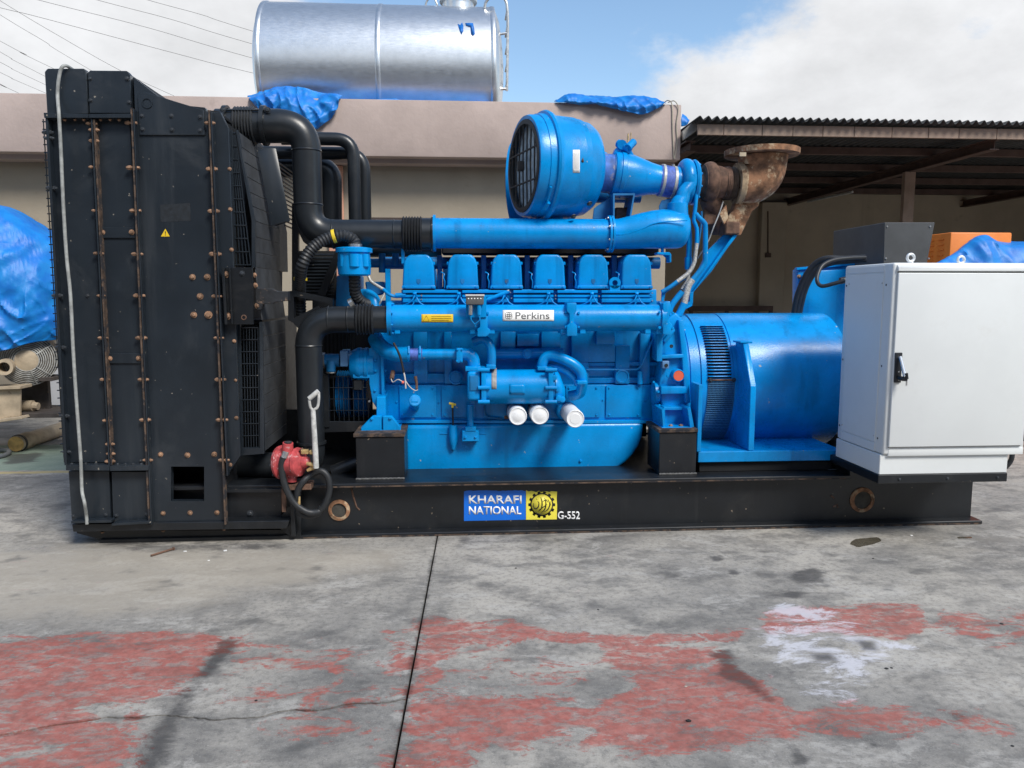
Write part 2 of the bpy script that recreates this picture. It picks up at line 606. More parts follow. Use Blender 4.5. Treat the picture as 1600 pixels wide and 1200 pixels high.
m_oil = patch('oil', 0.9, 0.45, 0.55)
c = t.mix(t.math('MULTIPLY', m_oil, 0.85), c, (0.055, 0.045, 0.025))
rgh = t.math('SUBTRACT', t.math('ADD', 0.62, t.math('MULTIPLY', n_mid, 0.3)), t.math('MULTIPLY', m_oil, 0.55))
t.set(Base_Color=c, Roughness=rgh)
t.bump(t.math('ADD', t.math('MULTIPLY', n_fin, 0.6), t.math('ADD', t.math('MULTIPLY', n_grit, 0.4), t.math('MULTIPLY', m_red, 0.25))), 0.004, 0.55)
CONC = t.m
JOINTDIRT = mat('joint_dirt', (0.035, 0.032, 0.028), 0.95, var=0.4, scale=30)


def gpoly(px):
    return np.array([[WZ(x, y, 0).x, WZ(x, y, 0).y] for x, y in px])


def sdf(poly, X, Y):
    """signed distance, positive inside"""
    d = np.full(X.shape, 1e9)
    ins = np.zeros(X.shape, bool)
    n = len(poly)
    for i in range(n):
        (ax, ay), (bx, by) = poly[i], poly[(i + 1) % n]
        ex, ey = bx - ax, by - ay
        tt = np.clip(((X - ax) * ex + (Y - ay) * ey) / (ex * ex + ey * ey + 1e-12), 0, 1)
        d = np.minimum(d, (X - ax - tt * ex) ** 2 + (Y - ay - tt * ey) ** 2)
        cr = (ay > Y) != (by > Y)
        xi = (bx - ax) * (Y - ay) / (by - ay + 1e-12) + ax
        ins ^= cr & (X < xi)
    return np.where(ins, np.sqrt(d), -np.sqrt(d))


PATCH = {
    'red': [([(-120, 1003), (100, 993), (330, 984), (372, 1000), (330, 1042), (300, 1072), (180, 1100), (60, 1135), (-120, 1180)], 0.10, 0.86),
            ([(-120, 1120), (140, 1098), (232, 1120), (215, 1240), (-120, 1260)], 0.12, 0.74),
            ([(330, 990), (480, 1000), (470, 1055), (300, 1080)], 0.10, 0.42),
            ([(600, 985), (655, 970), (640, 1060), (615, 1130), (598, 1130)], 0.06, 0.62),
            ([(652, 966), (800, 972), (880, 990), (720, 1012), (692, 1050), (662, 1085), (632, 1115), (640, 1040)], 0.07, 0.80),
            ([(632, 1098), (690, 1078), (800, 1084), (926, 1092), (940, 1130), (890, 1172), (770, 1165), (735, 1215), (600, 1240)], 0.08, 0.80),
            ([(690, 1020), (930, 1020), (930, 1090), (690, 1090)], 0.08, 0.40),
            ([(930, 1000), (1115, 1010), (1178, 1058), (1254, 1108), (1241, 1152), (1090, 1174), (990, 1180), (895, 1168), (926, 1089), (1000, 1072), (930, 1030)], 0.06, 0.86),
            ([(790, 984), (1000, 991), (1165, 983), (1165, 1000), (1000, 1008), (800, 1004)], 0.04, 0.82),
            ([(1185, 955), (1230, 950), (1300, 945), (1445, 944), (1448, 985), (1400, 1000), (1300, 992), (1200, 990)], 0.05, 0.88),
            ([(440, 1000), (640, 1000), (630, 1170), (380, 1180), (330, 1100)], 0.10, 0.36),
            ([(1450, 950), (1640, 960), (1640, 1015), (1460, 1002)], 0.08, 0.55),
            ([(1200, 1108), (1360, 1102), (1580, 1120), (1600, 1140), (1440, 1150), (1230, 1155)], 0.07, 0.72)],
    'white': [([(1165, 992), (1240, 972), (1310, 965), (1360, 990), (1410, 1010), (1385, 1045), (1330, 1085), (1270, 1092), (1256, 1050), (1205, 1030)], 0.09, 0.66),
              ([(1180, 960), (1215, 943), (1330, 952), (1295, 975), (1240, 975)], 0.05, 0.78),
              ([(1330, 985), (1450, 1012), (1440, 1020), (1330, 1008)], 0.03, 0.66)],
    'stain': [([(352, 992), (376, 1004), (350, 1040), (318, 1064), (300, 1062), (322, 1025)], 0.045, 0.86),
              ([(300, 1062), (322, 1066), (290, 1130), (268, 1200), (235, 1260), (180, 1260), (232, 1130)], 0.07, 0.82),
              ([(1106, 1018), (1140, 1012), (1162, 1045), (1225, 1100), (1190, 1095), (1118, 1052)], 0.05, 0.85),
              ([(1228, 1160), (1250, 1168), (1272, 1192), (1240, 1198)], 0.03, 0.85),
              ([(1228, 893), (1270, 884), (1302, 896), (1290, 910), (1248, 914), (1226, 906)], 0.05, 0.70),
              ([(1180, 926), (1230, 918), (1266, 926), (1250, 938), (1195, 936)], 0.05, 0.72),
              ([(1105, 868), (1130, 866), (1138, 876), (1112, 880)], 0.03, 0.72),
              ([(1130, 888), (1158, 886), (1160, 898), (1138, 900)], 0.03, 0.66),
              ([(1330, 998), (1370, 1000), (1376, 1018), (1345, 1018)], 0.04, 0.8),
              ([(1256, 1020), (1300, 1018), (1316, 1035), (1275, 1036)], 0.04, 0.8),
              ([(1064, 1126), (1084, 1122), (1080, 1132), (1066, 1132)], 0.02, 0.9),
              ([(1344, 1142), (1390, 1152), (1386, 1178), (1350, 1170)], 0.05, 0.66),
              ([(1466, 1110), (1510, 1115), (1512, 1132), (1476, 1130)], 0.04, 0.72),
              ([(648, 975), (662, 975), (622, 1200), (608, 1200)], 0.05, 0.66),
              ([(664, 900), (684, 840), (690, 842), (672, 905)], 0.03, 0.6),
              ([(840, 998), (890, 1002), (880, 1020), (845, 1016)], 0.05, 0.62),
              ([(915, 1010), (955, 1012), (948, 1032), (918, 1030)], 0.05, 0.6),
              ([(110, 838), (460, 842), (440, 862), (260, 868), (150, 856)], 0.10, 0.62),  # shade under the radiator front, painted into this mask
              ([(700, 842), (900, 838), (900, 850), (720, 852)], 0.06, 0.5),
              ([(10, 708), (72, 706), (60, 722), (0, 728)], 0.08, 0.8)],
    'sand': [([(-200, 845), (660, 850), (640, 890), (420, 930), (250, 975), (-200, 990)], 0.25, 0.75), ([(900, 845), (1600, 832), (1600, 850), (900, 860)], 0.15, 0.45)],
    'oil': [([(1326, 850), (1336, 842), (1372, 839), (1380, 845), (1366, 850), (1340, 856)], 0.015, 0.9),
            ([(1494, 838), (1520, 838), (1520, 842), (1496, 842)], 0.01, 0.8)],
}
g_y0, g_y1, g_yy = WZ(60, 735, 0).y, WZ(60, 694, 0).y, WZ(60, 741, 0).y
STRIPS = {'green': (g_y0, g_y1, -9.0, -1.6), 'yellow': (g_yy, g_y0, -9.0, -1.6)}


def paint_attrs(me, co):
    X, Y = co[:, 0], co[:, 1]
    for nm in ('red', 'white', 'sand', 'stain', 'oil', 'green', 'yellow'):
        val = np.zeros(len(X))
        for poly, soft, peak in PATCH.get(nm, []):
            s = sdf(gpoly(poly), X, Y)
            val = np.maximum(val, np.clip(0.5 + s / (2 * soft), 0, 1) * peak)
        if nm in STRIPS:
            a, b, x0, x1 = STRIPS[nm]
            s = np.minimum(np.minimum(Y - a, b - Y), np.minimum(X - x0, x1 - X))
            val = np.maximum(val, np.clip(0.5 + s / 0.06, 0, 1) * 0.8)
        if nm == 'stain':
            jx = ja.x + (Y - ja.y) * j_k
            val = np.maximum(val, 0.66 * np.exp(-np.abs(X - jx) / 0.03))
            left = (X < jx + 0.02) & (X > -6)
            cyv = np.interp(X, cx, cy)
            val = np.where(left, np.maximum(val, 0.55 * np.exp(-np.maximum(0, np.abs(Y - cyv) - 0.012) / 0.008)), val)
        at = me.attributes.new(nm, 'FLOAT', 'POINT')
        at.data.foreach_set('value', val.astype(np.float32))


ja, jb = WZ(683, 840, 0), WZ(615, 1200, 0)
j_k = (jb.x - ja.x) / (jb.y - ja.y)
JOINT = lambda y: ja.x + (y - ja.y) * j_k
crk = [WZ(x, y, 0) for x, y in [(-900, 1215), (-300, 1185), (0, 1150), (60, 1138), (120, 1128), (160, 1121), (222, 1122), (262, 1118), (330, 1124), (400, 1122), (440, 1112), (500, 1108), (560, 1100), (630, 1094), (720, 1090)]]
cx = np.array([p.x for p in crk])
cy = np.array([p.y for p in crk])


def CRACK(x):
    base = np.interp(x, cx, cy)
    return base + np.array([0.014 * noise.noise((xx * 9, 3.1, 0)) + 0.008 * noise.noise((xx * 30, 7.1, 0)) + 0.005 * noise.noise((xx * 75, 2.1, 0)) for xx in x])


def uneven(lo, f0, f1, hi, fine, coarse):
    a = np.arange(f0, f1, fine)
    return np.concatenate([np.linspace(lo, f0, coarse)[:-1], a, np.linspace(f1, hi, coarse)])


XMIN, XMAX, YMIN, YMAX = -16.0, 18.0, -9.0, 16.0
ground = MB().add([(-900, -900, -0.06), (900, -900, -0.06), (900, 900, -0.06), (-900, 900, -0.06)], [[0, 1, 2, 3]])
ground = obj('ground', ground, JOINTDIRT, kind='structure', origin=Vector((0, 0, -0.06)))


def slab(name, XX, YY):
    n, m = XX.shape
    ZZ = np.zeros_like(XX)
    co = np.stack([XX, YY, ZZ], -1).reshape(-1, 3)
    idx = np.arange(n * m).reshape(n, m)
    fq = np.stack([idx[:-1, :-1], idx[:-1, 1:], idx[1:, 1:], idx[1:, :-1]], -1).reshape(-1, 4).tolist()
    rim = list(idx[0, :]) + list(idx[1:, -1]) + list(idx[-1, -2::-1]) + list(idx[-2:0:-1, 0])
    low = co[rim].copy()
    low[:, 2] = -0.055
    o = len(co)
    k = len(rim)
    side = [[rim[i], o + i, o + (i + 1) % k, rim[(i + 1) % k]] for i in range(k)]
    me = bpy.data.meshes.new(name)
    me.from_pydata(np.concatenate([co, low]).tolist(), [], fq + side)
    paint_attrs(me, np.concatenate([co, low]))
    me.update()
    return link(name, me, CONC, ground, (0, 0, 0))


ys_far = uneven(-2.6, -2.5, 1.2, YMAX, 0.02, 24)
xs_r = uneven(0, 0.0, 4.3, 1.0, 0.02, 2)
# right of the joint
S = np.concatenate([np.arange(0, 4.6, 0.02), np.linspace(4.6, 18, 22)])
yy = uneven(YMIN, -2.6, 1.2, YMAX, 0.02, 22)
XX = np.array([[JOINT(y) + 0.0045 + s for s in S] for y in yy])
YY = np.repeat(yy[:, None], len(S), 1)
slab('concrete_slab', XX, YY)
# left of the joint, far and near side of the crack
S = -np.concatenate([np.arange(0, 4.0, 0.02), np.linspace(4.0, 15, 20)])[::-1]
for far in (True, False):
    T = np.concatenate([np.linspace(0, 1, 165) ** 1.35]) if far else np.linspace(0, 1, 60) ** 1.6
    rowsx, rowsy = [], []
    for tt in T:
        y = np.full(len(S), -1.6)
        for _ in range(5):
            x = np.array([JOINT(v) for v in y]) - 0.0045 + S
            cc = CRACK(x)
            y = (cc + 0.0045 + tt * (YMAX - cc)) if far else (cc - 0.0045 + tt * (YMIN - cc))
        rowsx.append(x)
        rowsy.append(y)
    slab('concrete_slab', np.array(rowsx), np.array(rowsy))

# ---- small loose things on the concrete
rod = [WZ(236, 868, 0.008), WZ(272, 857, 0.008)]
o = obj('steel_rod', MB().tube(rod, 0.006, 8).lathe(rod[1], rod[0] - rod[1], [(0, 0.010), (0.008, 0.010)], 6), RUSTDK,
        label='short rusty steel rod lying on the concrete before the radiator', cat='rod')
bits = [(289, 862, 6, 'white', 'white paint chip beside the rusty steel rod on the concrete'), (352, 861, 7, 'white', 'white paint chip on the concrete below the hand pump hose'), (1424, 837, 5, 'white', 'white paint chip on the concrete right of the brown oil spill'),
        (326, 876, 4, 'white', 'tiny white paint chip nearest the camera before the radiator'), (1364, 873, 4, 'dark', 'small black crumb just in front of the brown oil spill'), (1076, 1127, 10, 'dark', 'largest black crumb, lying on the red paint near the camera'),
        (1072, 1073, 5, 'pale', 'pale pebble on the red paint left of the dark stain'), (1385, 1045, 6, 'dark', 'left of two black crumbs beside the white paint splash'), (1393, 1044, 5, 'dark', 'right of two black crumbs beside the white paint splash'),
        (1565, 975, 6, 'dark', 'black crumb on the red paint at the right edge'), (1582, 1166, 6, 'dark', 'black crumb on bare concrete in the bottom right corner'), (400, 1095, 5, 'dark', 'black crumb on bare concrete just beyond the long crack'),
        (636, 1197, 5, 'pale', 'pale pebble beside the slab joint at the bottom edge'), (935, 953, 4, 'dark', 'tiny black crumb on concrete in front of the set number'), (806, 888, 4, 'dark', 'tiny black crumb on concrete in front of the company decal')]
bmat = {'white': mat('white_paint_chip', (0.75, 0.75, 0.73), 0.7), 'dark': mat('dark_crumb', (0.02, 0.02, 0.02), 0.8), 'pale': mat('pale_pebble', (0.40, 0.36, 0.30), 0.8)}
for i, (x, y, s, k, lab) in enumerate(bits):
    p = WZ(x, y, 0)
    r = M(s, p) * 0.5
    bm = bmesh.new()
    bmesh.ops.create_icosphere(bm, subdivisions=1, radius=1.0)
    for v in bm.verts:
        v.co = Vector((v.co.x * r * random.uniform(0.8, 1.3), v.co.y * r * random.uniform(0.7, 1.1), (v.co.z + 0.7) * r * 0.3)) + p
    obj({'white': 'paint_chip', 'dark': 'dirt_crumb', 'pale': 'pebble'}[k], MB().bm_add(bm), bmat[k], label=lab, cat={'white': 'paint chip', 'dark': 'dirt', 'pale': 'pebble'}[k], group='small bits scattered on the yard')

# ---- building with the parapet
PARAPET = mat('pinkish_grey_render', (0.43, 0.345, 0.31), 0.9, var=0.10, scale=1.6, wear=((0.35, 0.28, 0.25), 5, 0.60, 0.8), streak=((0.33, 0.265, 0.24), 3.0, 0.56, 0.8, 0.5), bump=0.004, bscale=26)
WALL = mat('beige_wall_paint', (0.35, 0.30, 0.23), 0.9, var=0.08, scale=1.4, wear=((0.28, 0.235, 0.18), 4, 0.6, 0.8), streak=((0.25, 0.21, 0.16), 2.2, 0.55, 0.78, 0.45), bump=0.003, bscale=30)
SHEDWALL = mat('lightened_wall_paint', (0.50, 0.425, 0.32), 0.9, var=0.1, scale=1.2, wear=((0.36, 0.3, 0.22), 3, 0.58, 0.78), streak=((0.3, 0.25, 0.18), 2.0, 0.55, 0.78, 0.5), bump=0.003, bscale=30)  # wall paint lightened to carry the bounce light from the floor
GREYPANEL = mat('pale_grey_wall_paint', (0.45, 0.46, 0.48), 0.8, var=0.06, scale=2)
PEACH = mat('peach_wall_paint', (0.55, 0.28, 0.19), 0.85, var=0.08, scale=3)
YP, YW = 4.55, 4.92
zt = W(530, 154, YP).z
zb = W(530, 243.5, YP).z
xr = W(1064, 200, YP).x
bld = empty('building', (0, YW, 0), 'single-storey building with pinkish parapet and beige wall behind the generator', 'building')
mb = MB().box((-14, YP, zb), (xr, YP + 0.16, zt), 0.012, 2)
obj('parapet', mb, PARAPET, bld)
obj('roof_slab', MB().box((-14, YP + 0.163, zb + 0.01), (xr - 0.003, 9.8, zb + 0.26)), PARAPET, bld)
obj('soffit_beam', MB().box((-14, YP + 0.165, zb - 0.05), (xr - 0.02, YW + 0.1, zb + 0.006)), PARAPET, bld)
obj('wall', MB().box((-14, YW, -0.05), (xr - 0.05, YW + 0.22, zb - 0.052)), WALL, bld)
a, b = W(58, 600, YW - 0.004), W(150, 600, YW - 0.004)
obj('wall_panel', MB().box((a.x, YW - 0.012, 0.0), (b.x, YW - 0.002, 1.35), 0.003), GREYPANEL, bld)
a, b = W(516, 420, YW), W(540, 420, YW)
obj('pilaster', MB().box((a.x, YW - 0.06, 0.0), (b.x, YW - 0.002, zb - 0.055), 0.006), PEACH, bld)
a, b = W(560, 343, YW), W(1050, 343, YW)
obj('unseen_side_wall', MB().box((xr - 0.30, YW + 0.223, -0.05), (xr - 0.06, 10.19, zb + 0.005)), WALL, bld)  # unseen wall, added to stop light reaching the shed through the building
obj('wall_ledge', MB().box((a.x, YW - 0.05, W(700, 348, YW).z), (b.x, YW - 0.002, W(700, 341, YW).z), 0.004), mat('dark_brown_trim', (0.05, 0.035, 0.03), 0.7), bld)

# ---- open shed to the right
SHEDSTEEL = mat('brown_painted_steel', (0.105, 0.066, 0.053), 0.7, var=0.2, scale=6, wear=((0.08, 0.05, 0.04), 14, 0.6, 0.75))
FASCIA = mat('tan_fascia_paint', (0.30, 0.22, 0.17), 0.75, var=0.15, scale=5, wear=((0.16, 0.11, 0.08), 10, 0.6, 0.75))
ROOFSHEET = mat('dark_corrugated_sheet', (0.045, 0.047, 0.048), 0.7, var=0.25, scale=5, wear=((0.16, 0.15, 0.13), 9, 0.6, 0.8))
YE, YBK = 4.30, 10.2
shed = empty('shed', (4.5, 7, 0), 'open-fronted shed with dark corrugated roof and brown steel frame', 'shed')
xs0, xs1 = W(1086, 190, YE).x, 13.0
zr = W(1330, 199, YE).z
mb = MB()
pitch, amp = 0.098, 0.024
nx = int((xs1 - xs0) / pitch * 8)
prof = [(xs0 + i * pitch / 8, amp * math.sin(2 * math.pi * i / 8)) for i in range(nx)]
mb.grid([[Vector((x, y, zr + 0.055 + z)) for x, z in prof] for y in (YE - 0.10, 6.2, 8.3, YBK + 0.3)])
obj('roof_sheet', mb, ROOFSHEET, shed, solid=0.007, angle=80)
zf0, zf1 = W(1330, 214, YE).z, W(1330, 197.5, YE).z
seams = [1090, 1131, 1191, 1239, 1286, 1335, 1394, 1451, 1499, 1558, 1620, 1680]
for x0, x1 in zip(seams, seams[1:]):
    a, b = W(x0, 205, YE), W(x1, 205, YE)
    obj('fascia_board', MB().box((a.x + 0.003, YE, zf0), (b.x - 0.003, YE + 0.03, zf1), 0.003), FASCIA, shed)
for k in range(1, 5):
    y = YE + 1.27 * k
    obj('purlin', MB().box((xs0 + 0.02, y, zr - 0.075), (xs1, y + 0.06, zr + 0.022), 0.004), SHEDSTEEL, shed)


def ibeam(mb, x, y0, y1, z0, z1, w, tf=0.012, tw=0.010):
    mb.box((x - w / 2, y0, z1 - tf), (x + w / 2, y1, z1))
    mb.box((x - w / 2, y0, z0), (x + w / 2, y1, z0 + tf))
    mb.box((x - tw / 2, y0, z0 + tf), (x + tw / 2, y1, z1 - tf))
    return mb


p0, p1 = W(1555, 217, YE + 0.1), W(1555, 234, YE + 0.1)
obj('rafter', ibeam(MB(), p0.x, YE + 0.1, YBK, p1.z, p0.z, 0.12), SHEDSTEEL, shed)
p2, p3 = W(1078, 203, YP + 0.25), W(1078, 243, YP + 0.25)
obj('rafter', ibeam(MB(), p2.x, YP + 0.2, YBK, p1.z, p0.z, 0.12), SHEDSTEEL, shed)
obj('rafter', ibeam(MB(), p0.x + (p0.x - p2.x), YE + 0.1, YBK, p1.z, p0.z, 0.12), SHEDSTEEL, shed)
pc = W(1417, 300, 6.1)
obj('column', MB().box((pc.x - 0.085, 6.02, 0), (pc.x - 0.0, 6.1, p1.z - 0.002), 0.004).box((pc.x + 0.0, 6.03, 0), (pc.x + 0.075, 6.09, p1.z - 0.002), 0.004), FASCIA, shed)
obj('back_wall', MB().box((xr - 0.045, YBK, -0.05), (14, YBK + 0.2, zr + 0.02)), SHEDWALL, shed)
obj('unseen_side_wall', MB().box((xs1 - 0.3, YE + 0.4, -0.05), (xs1 - 0.1, YBK - 0.003, zr - 0.08)), WALL, shed)  # added out of view to close the shed and darken its inside
a, b = W(1183, 400, YBK), W(1222, 400, YBK)
obj('wall_pier', MB().box((a.x, YBK - 0.16, 0), (b.x, YBK - 0.002, zr - 0.16), 0.01), SHEDWALL, shed)
obj('wall_pier', MB().box((a.x + 6.0, YBK - 0.16, 0), (b.x + 6.0, YBK - 0.002, zr - 0.16), 0.01), SHEDWALL, shed)
a, b, c_, d = W(1075, 479, YBK - 0.4), W(1207, 479, YBK - 0.4), W(1100, 486, YBK - 0.4), W(1100, 520, YBK - 0.4)
mb = MB().box((a.x, YBK - 0.44, c_.z), (b.x, YBK - 0.36, a.z + 0.01), 0.005)
for xx in (a.x + 0.03, (a.x + b.x) / 2 - 0.1, b.x - 0.06):
    mb.box((xx, YBK - 0.43, 0.0), (xx + 0.06, YBK - 0.37, c_.z - 0.001))
obj('wooden_rail', mb, SHEDSTEEL, shed)
a = W(1200, 330, YBK - 0.17)
b = W(1200, 398, YBK - 0.17)
obj('conduit', MB().tube([a, b], 0.012, 8).box((b.x - 0.05, b.y - 0.03, b.z - 0.05), (b.x + 0.05, b.y + 0.01, b.z + 0.03)), SHEDSTEEL, shed)
a, b = W(1262, 315, 9.0), W(1332, 300, 7.6)
obj('tube_lamp', MB().tube([a, b], 0.02, 8), mat('unlit_lamp_tube', (0.5, 0.5, 0.48), 0.4), shed)
# gutter end where the roof meets the parapet
a, b = W(1067, 212, 4.5), W(1088, 193, 4.3)
mb = MB()
mb.prism([W(1066, 205, 4.45), W(1088, 186, 4.45), W(1090, 203, 4.45), W(1068, 219, 4.45)], (0, 0.05, 0), 0.004)
obj('gutter_end', mb, mat('weathered_zinc', (0.28, 0.27, 0.25), 0.6, metal=0.3, var=0.25, scale=10), shed)

# ---- overhead wires
WIREM = mat('overhead_wire', (0.10, 0.09, 0.085), 0.7, var=0.1)
wires = [[(0, 12), (62, 27), (280, 85), (399, 115)], [(60, 0), (230, 43), (399, 92)], [(152, 0), (270, 31), (399, 70)], [(231, 0), (315, 23), (399, 50)],
         [(0, 1), (92, 56), (184, 108), (270, 149)], [(0, 23), (70, 65), (139, 108)], [(0, 64), (40, 85), (79, 105)], [(0, 81), (68, 118)], [(0, 97), (68, 131)], [(0, 113), (68, 144)], [(0, 131), (26, 144)]]
WLAB = ['lowest of the four overhead wires running behind the tank', 'third from the top of the four overhead wires running behind the tank', 'second from the top of the four overhead wires running behind the tank', 'topmost of the four overhead wires running behind the tank',
        'overhead wire meeting the parapet just right of the radiator top', 'overhead wire meeting the radiator top between its two plates', 'overhead wire meeting the top left corner of the radiator'] + [
        '%s of the four short overhead wires left of the radiator' % w for w in ('topmost', 'second from the top', 'third from the top', 'lowest')]
for i, wpx in enumerate(wires):
    (x0, y0), (x1, y1) = wpx[0], wpx[-1]
    (xa, ya), (xb, yb) = wpx[0], wpx[1]
    k0 = (yb - ya) / (xb - xa)
    (xc, yc), (xd, yd) = wpx[-2], wpx[-1]
    k1 = (yd - yc) / (xd - xc)
    pts = [(x0 - 260, y0 - 260 * k0 * 1.05)] + wpx + [(x1 + 420, y1 + 420 * k1 * 0.93)]
    dep = 15.0 + i * 0.5
    pp = [W(x, y, dep + (x - x0) * 0.006) for x, y in pts]
    obj('overhead_wire', MB().tube(catmull(pp, 8), 0.005, 6), WIREM, label=WLAB[i], cat='wire', group='overhead wires at upper left')

# ---- water tank on the roof
t = NT('galvanised_tank_sheet')
br = t.noise(60, 5, 0.6, stretch=(0.25, 1, 1))
sp = t.noise(9, 6, 0.6)
t.set(Base_Color=t.mix(t.step(sp, 0.3, 0.8), (0.74, 0.76, 0.77), (0.64, 0.66, 0.67)), Metallic=0.9, Roughness=t.math('ADD', 0.24, t.math('MULTIPLY', br, 0.2)))
t.bump(t.math('ADD', t.math('MULTIPLY', t.noise(2.2, 2), 0.6), t.math('MULTIPLY', sp, 0.1)), 0.004, 0.2)
TANKM = t.m
TR = 0.84
TYc = 5.85
tc_z = W(585, 9, TYc - 0.12).z - TR * 0.985
xl, xr_t = W(404, 95, 5.1).x, W(771, 95, 5.1).x
tank = empty('water_tank', ((xl + xr_t) / 2, TYc, tc_z - TR - 0.1), 'shiny galvanised cylindrical water tank lying on the flat roof', 'tank')
TO = Vector((xl, TYc, tc_z))
L = xr_t - xl
head = lambda s, base: [(base + s * 0.0, TR), (base + s * 0.035, TR * 0.97), (base + s * 0.085, TR * 0.83), (base + s * 0.125, TR * 0.58), (base + s * 0.15, TR * 0.3), (base + s * 0.155, 0.001)]
mb = MB().lathe(TO, (1, 0, 0), [(0, TR), (L, TR)], 72, cap=False)
obj('shell', mb, TANKM, tank, angle=60)
for s, base in ((-1, 0), (1, L)):
    obj('tank_head', MB().lathe(TO, (1, 0, 0), head(s, base), 64, cap=False), TANKM, tank, angle=70)
xm = W(590, 90, 5.05).x - xl
for k, base in enumerate((0.0, xm, L)):
    obj('weld_band', MB().lathe(TO, (1, 0, 0), [(base - 0.03, TR + 0.001), (base - 0.02, TR + 0.009), (base + 0.02, TR + 0.009), (base + 0.03, TR + 0.001)], 64, cap=False), TANKM, tank, angle=70)
ht = W(716, 8, TYc)
obj('hatch', MB().lathe((ht.x, TYc, tc_z + TR - 0.03), (0, 0, 1), [(0, 0.20), (0.12, 0.20), (0.12, 0.24), (0.15, 0.24), (0.17, 0.18), (0.17, 0.001)], 32), TANKM, tank)
hp = [W(664, 12, TYc), W(668, 0, TYc), W(678, -3, TYc), W(684, 10, TYc)]
obj('lifting_loop', MB().tube(catmull(hp, 6), 0.012, 8), STEEL, tank)
lad = MB()
for yy_ in (TYc - 0.45, TYc - 0.10):
    q = [W(757, 14, yy_), W(760, 2, yy_), W(772, -8, yy_), W(788, -2, yy_), W(793, 20, yy_), W(793, 80, yy_), W(792, 142, yy_)]
    lad.tube(catmull(q, 5), 0.017, 8)
    e = W(779, 139, yy_)
    lad.tube([W(792, 139, yy_), e], 0.017, 8)
    lad.tube([W(792, 52, yy_), W(776, 54, yy_)], 0.015, 8)
for k in range(5):
    yp = 15 + k * 28
    lad.tube([W(792.5, yp, TYc - 0.45), Vector((W(792.5, yp, TYc - 0.45).x, TYc - 0.10, W(792.5, yp, TYc - 0.45).z))], 0.012, 8)
obj('ladder', lad, STEEL, tank)
for xx in (xl + 0.5, xl + L - 0.5):
    mb = MB().box((xx - 0.06, TYc - 0.6, zb + 0.262), (xx + 0.06, TYc + 0.6, tc_z - TR * 0.72), 0.005)
    obj('saddle', mb, GALV, tank)


def on_cyl(px, py, o, R_):
    """nearest hit of the pixel's ray with a cylinder along x through o"""
    r = ray(px, py)
    dy_, dz_ = CAM.y - o.y, CAM.z - o.z
    A = r.y ** 2 + r.z ** 2
    B = 2 * (r.y * dy_ + r.z * dz_)
    C = dy_ ** 2 + dz_ ** 2 - R_ ** 2
    D = max(0.0, B * B - 4 * A * C)
    return CAM + r * ((-B - math.sqrt(D)) / (2 * A))


PAINTB = mat('blue_hand_paint', (0.005, 0.14, 0.50), 0.5, var=0.15, scale=30)
for poly in ([(715, 37), (719, 39), (722, 35), (724, 40), (724, 48), (721, 54), (718, 47)],
             [(727, 36), (739, 36), (741, 45), (742, 53), (739, 56), (736, 53), (735, 42), (728, 40)]):
    rows = [on_cyl(x, y, TO, TR + 0.004) for x, y in poly]
    obj('painted_numeral', MB().add(rows, [list(range(len(rows)))]), PAINTB, tank, solid=0.003)
REDSP = mat('red_spray_paint', (0.6, 0.03, 0.04), 0.5)
for px_ in ([(771, 92), (777, 88)], [(772, 86), (776, 96)], [(771, 120), (777, 118), (777, 130), (772, 131)]):
    pts = []
    for x, y in px_:
        p = W(x, y, TYc - 0.62)
        pts.append(p)
    obj('spray_mark', MB().tube(pts, 0.012, 6), REDSP, tank)

# ---- tarpaulins
t = NT('blue_tarpaulin')
cr = t.noise(9, 3, 0.5, stretch=(1.0, 1.0, 0.55), dist=1.6)
cr2 = t.noise(55, 4, 0.6, dist=0.6)
t.set(Base_Color=t.mix(t.step(t.noise(7, 5), 0.35, 0.7), (0.0, 0.15, 0.55), (0.004, 0.22, 0.62)), Roughness=0.5)
vo = t.n.new('ShaderNodeTexVoronoi')
vo.inputs['Scale'].default_value = 3.6
vo.inputs['Randomness'].default_value = 1.0
wv = t.n.new('ShaderNodeVectorMath')
wv.operation = 'ADD'
t.l.new(t.pos, wv.inputs[0])
nv = t.n.new('ShaderNodeTexNoise')
nv.inputs['Scale'].default_value = 4.0
t.l.new(t.pos, nv.inputs[0])
sc_ = t.n.new('ShaderNodeVectorMath')
sc_.operation = 'SCALE'
sc_.inputs['Scale'].default_value = 0.22
t.l.new(nv.outputs['Color'], sc_.inputs[0])
t.l.new(sc_.outputs[0], wv.inputs[1])
t.l.new(wv.outputs[0], vo.inputs['Vector'])
t.bump(t.math('ADD', t.math('MULTIPLY', vo.outputs['Distance'], 1.6), t.math('MULTIPLY', cr2, 0.12)), 0.03, 0.4)
TARP = t.m


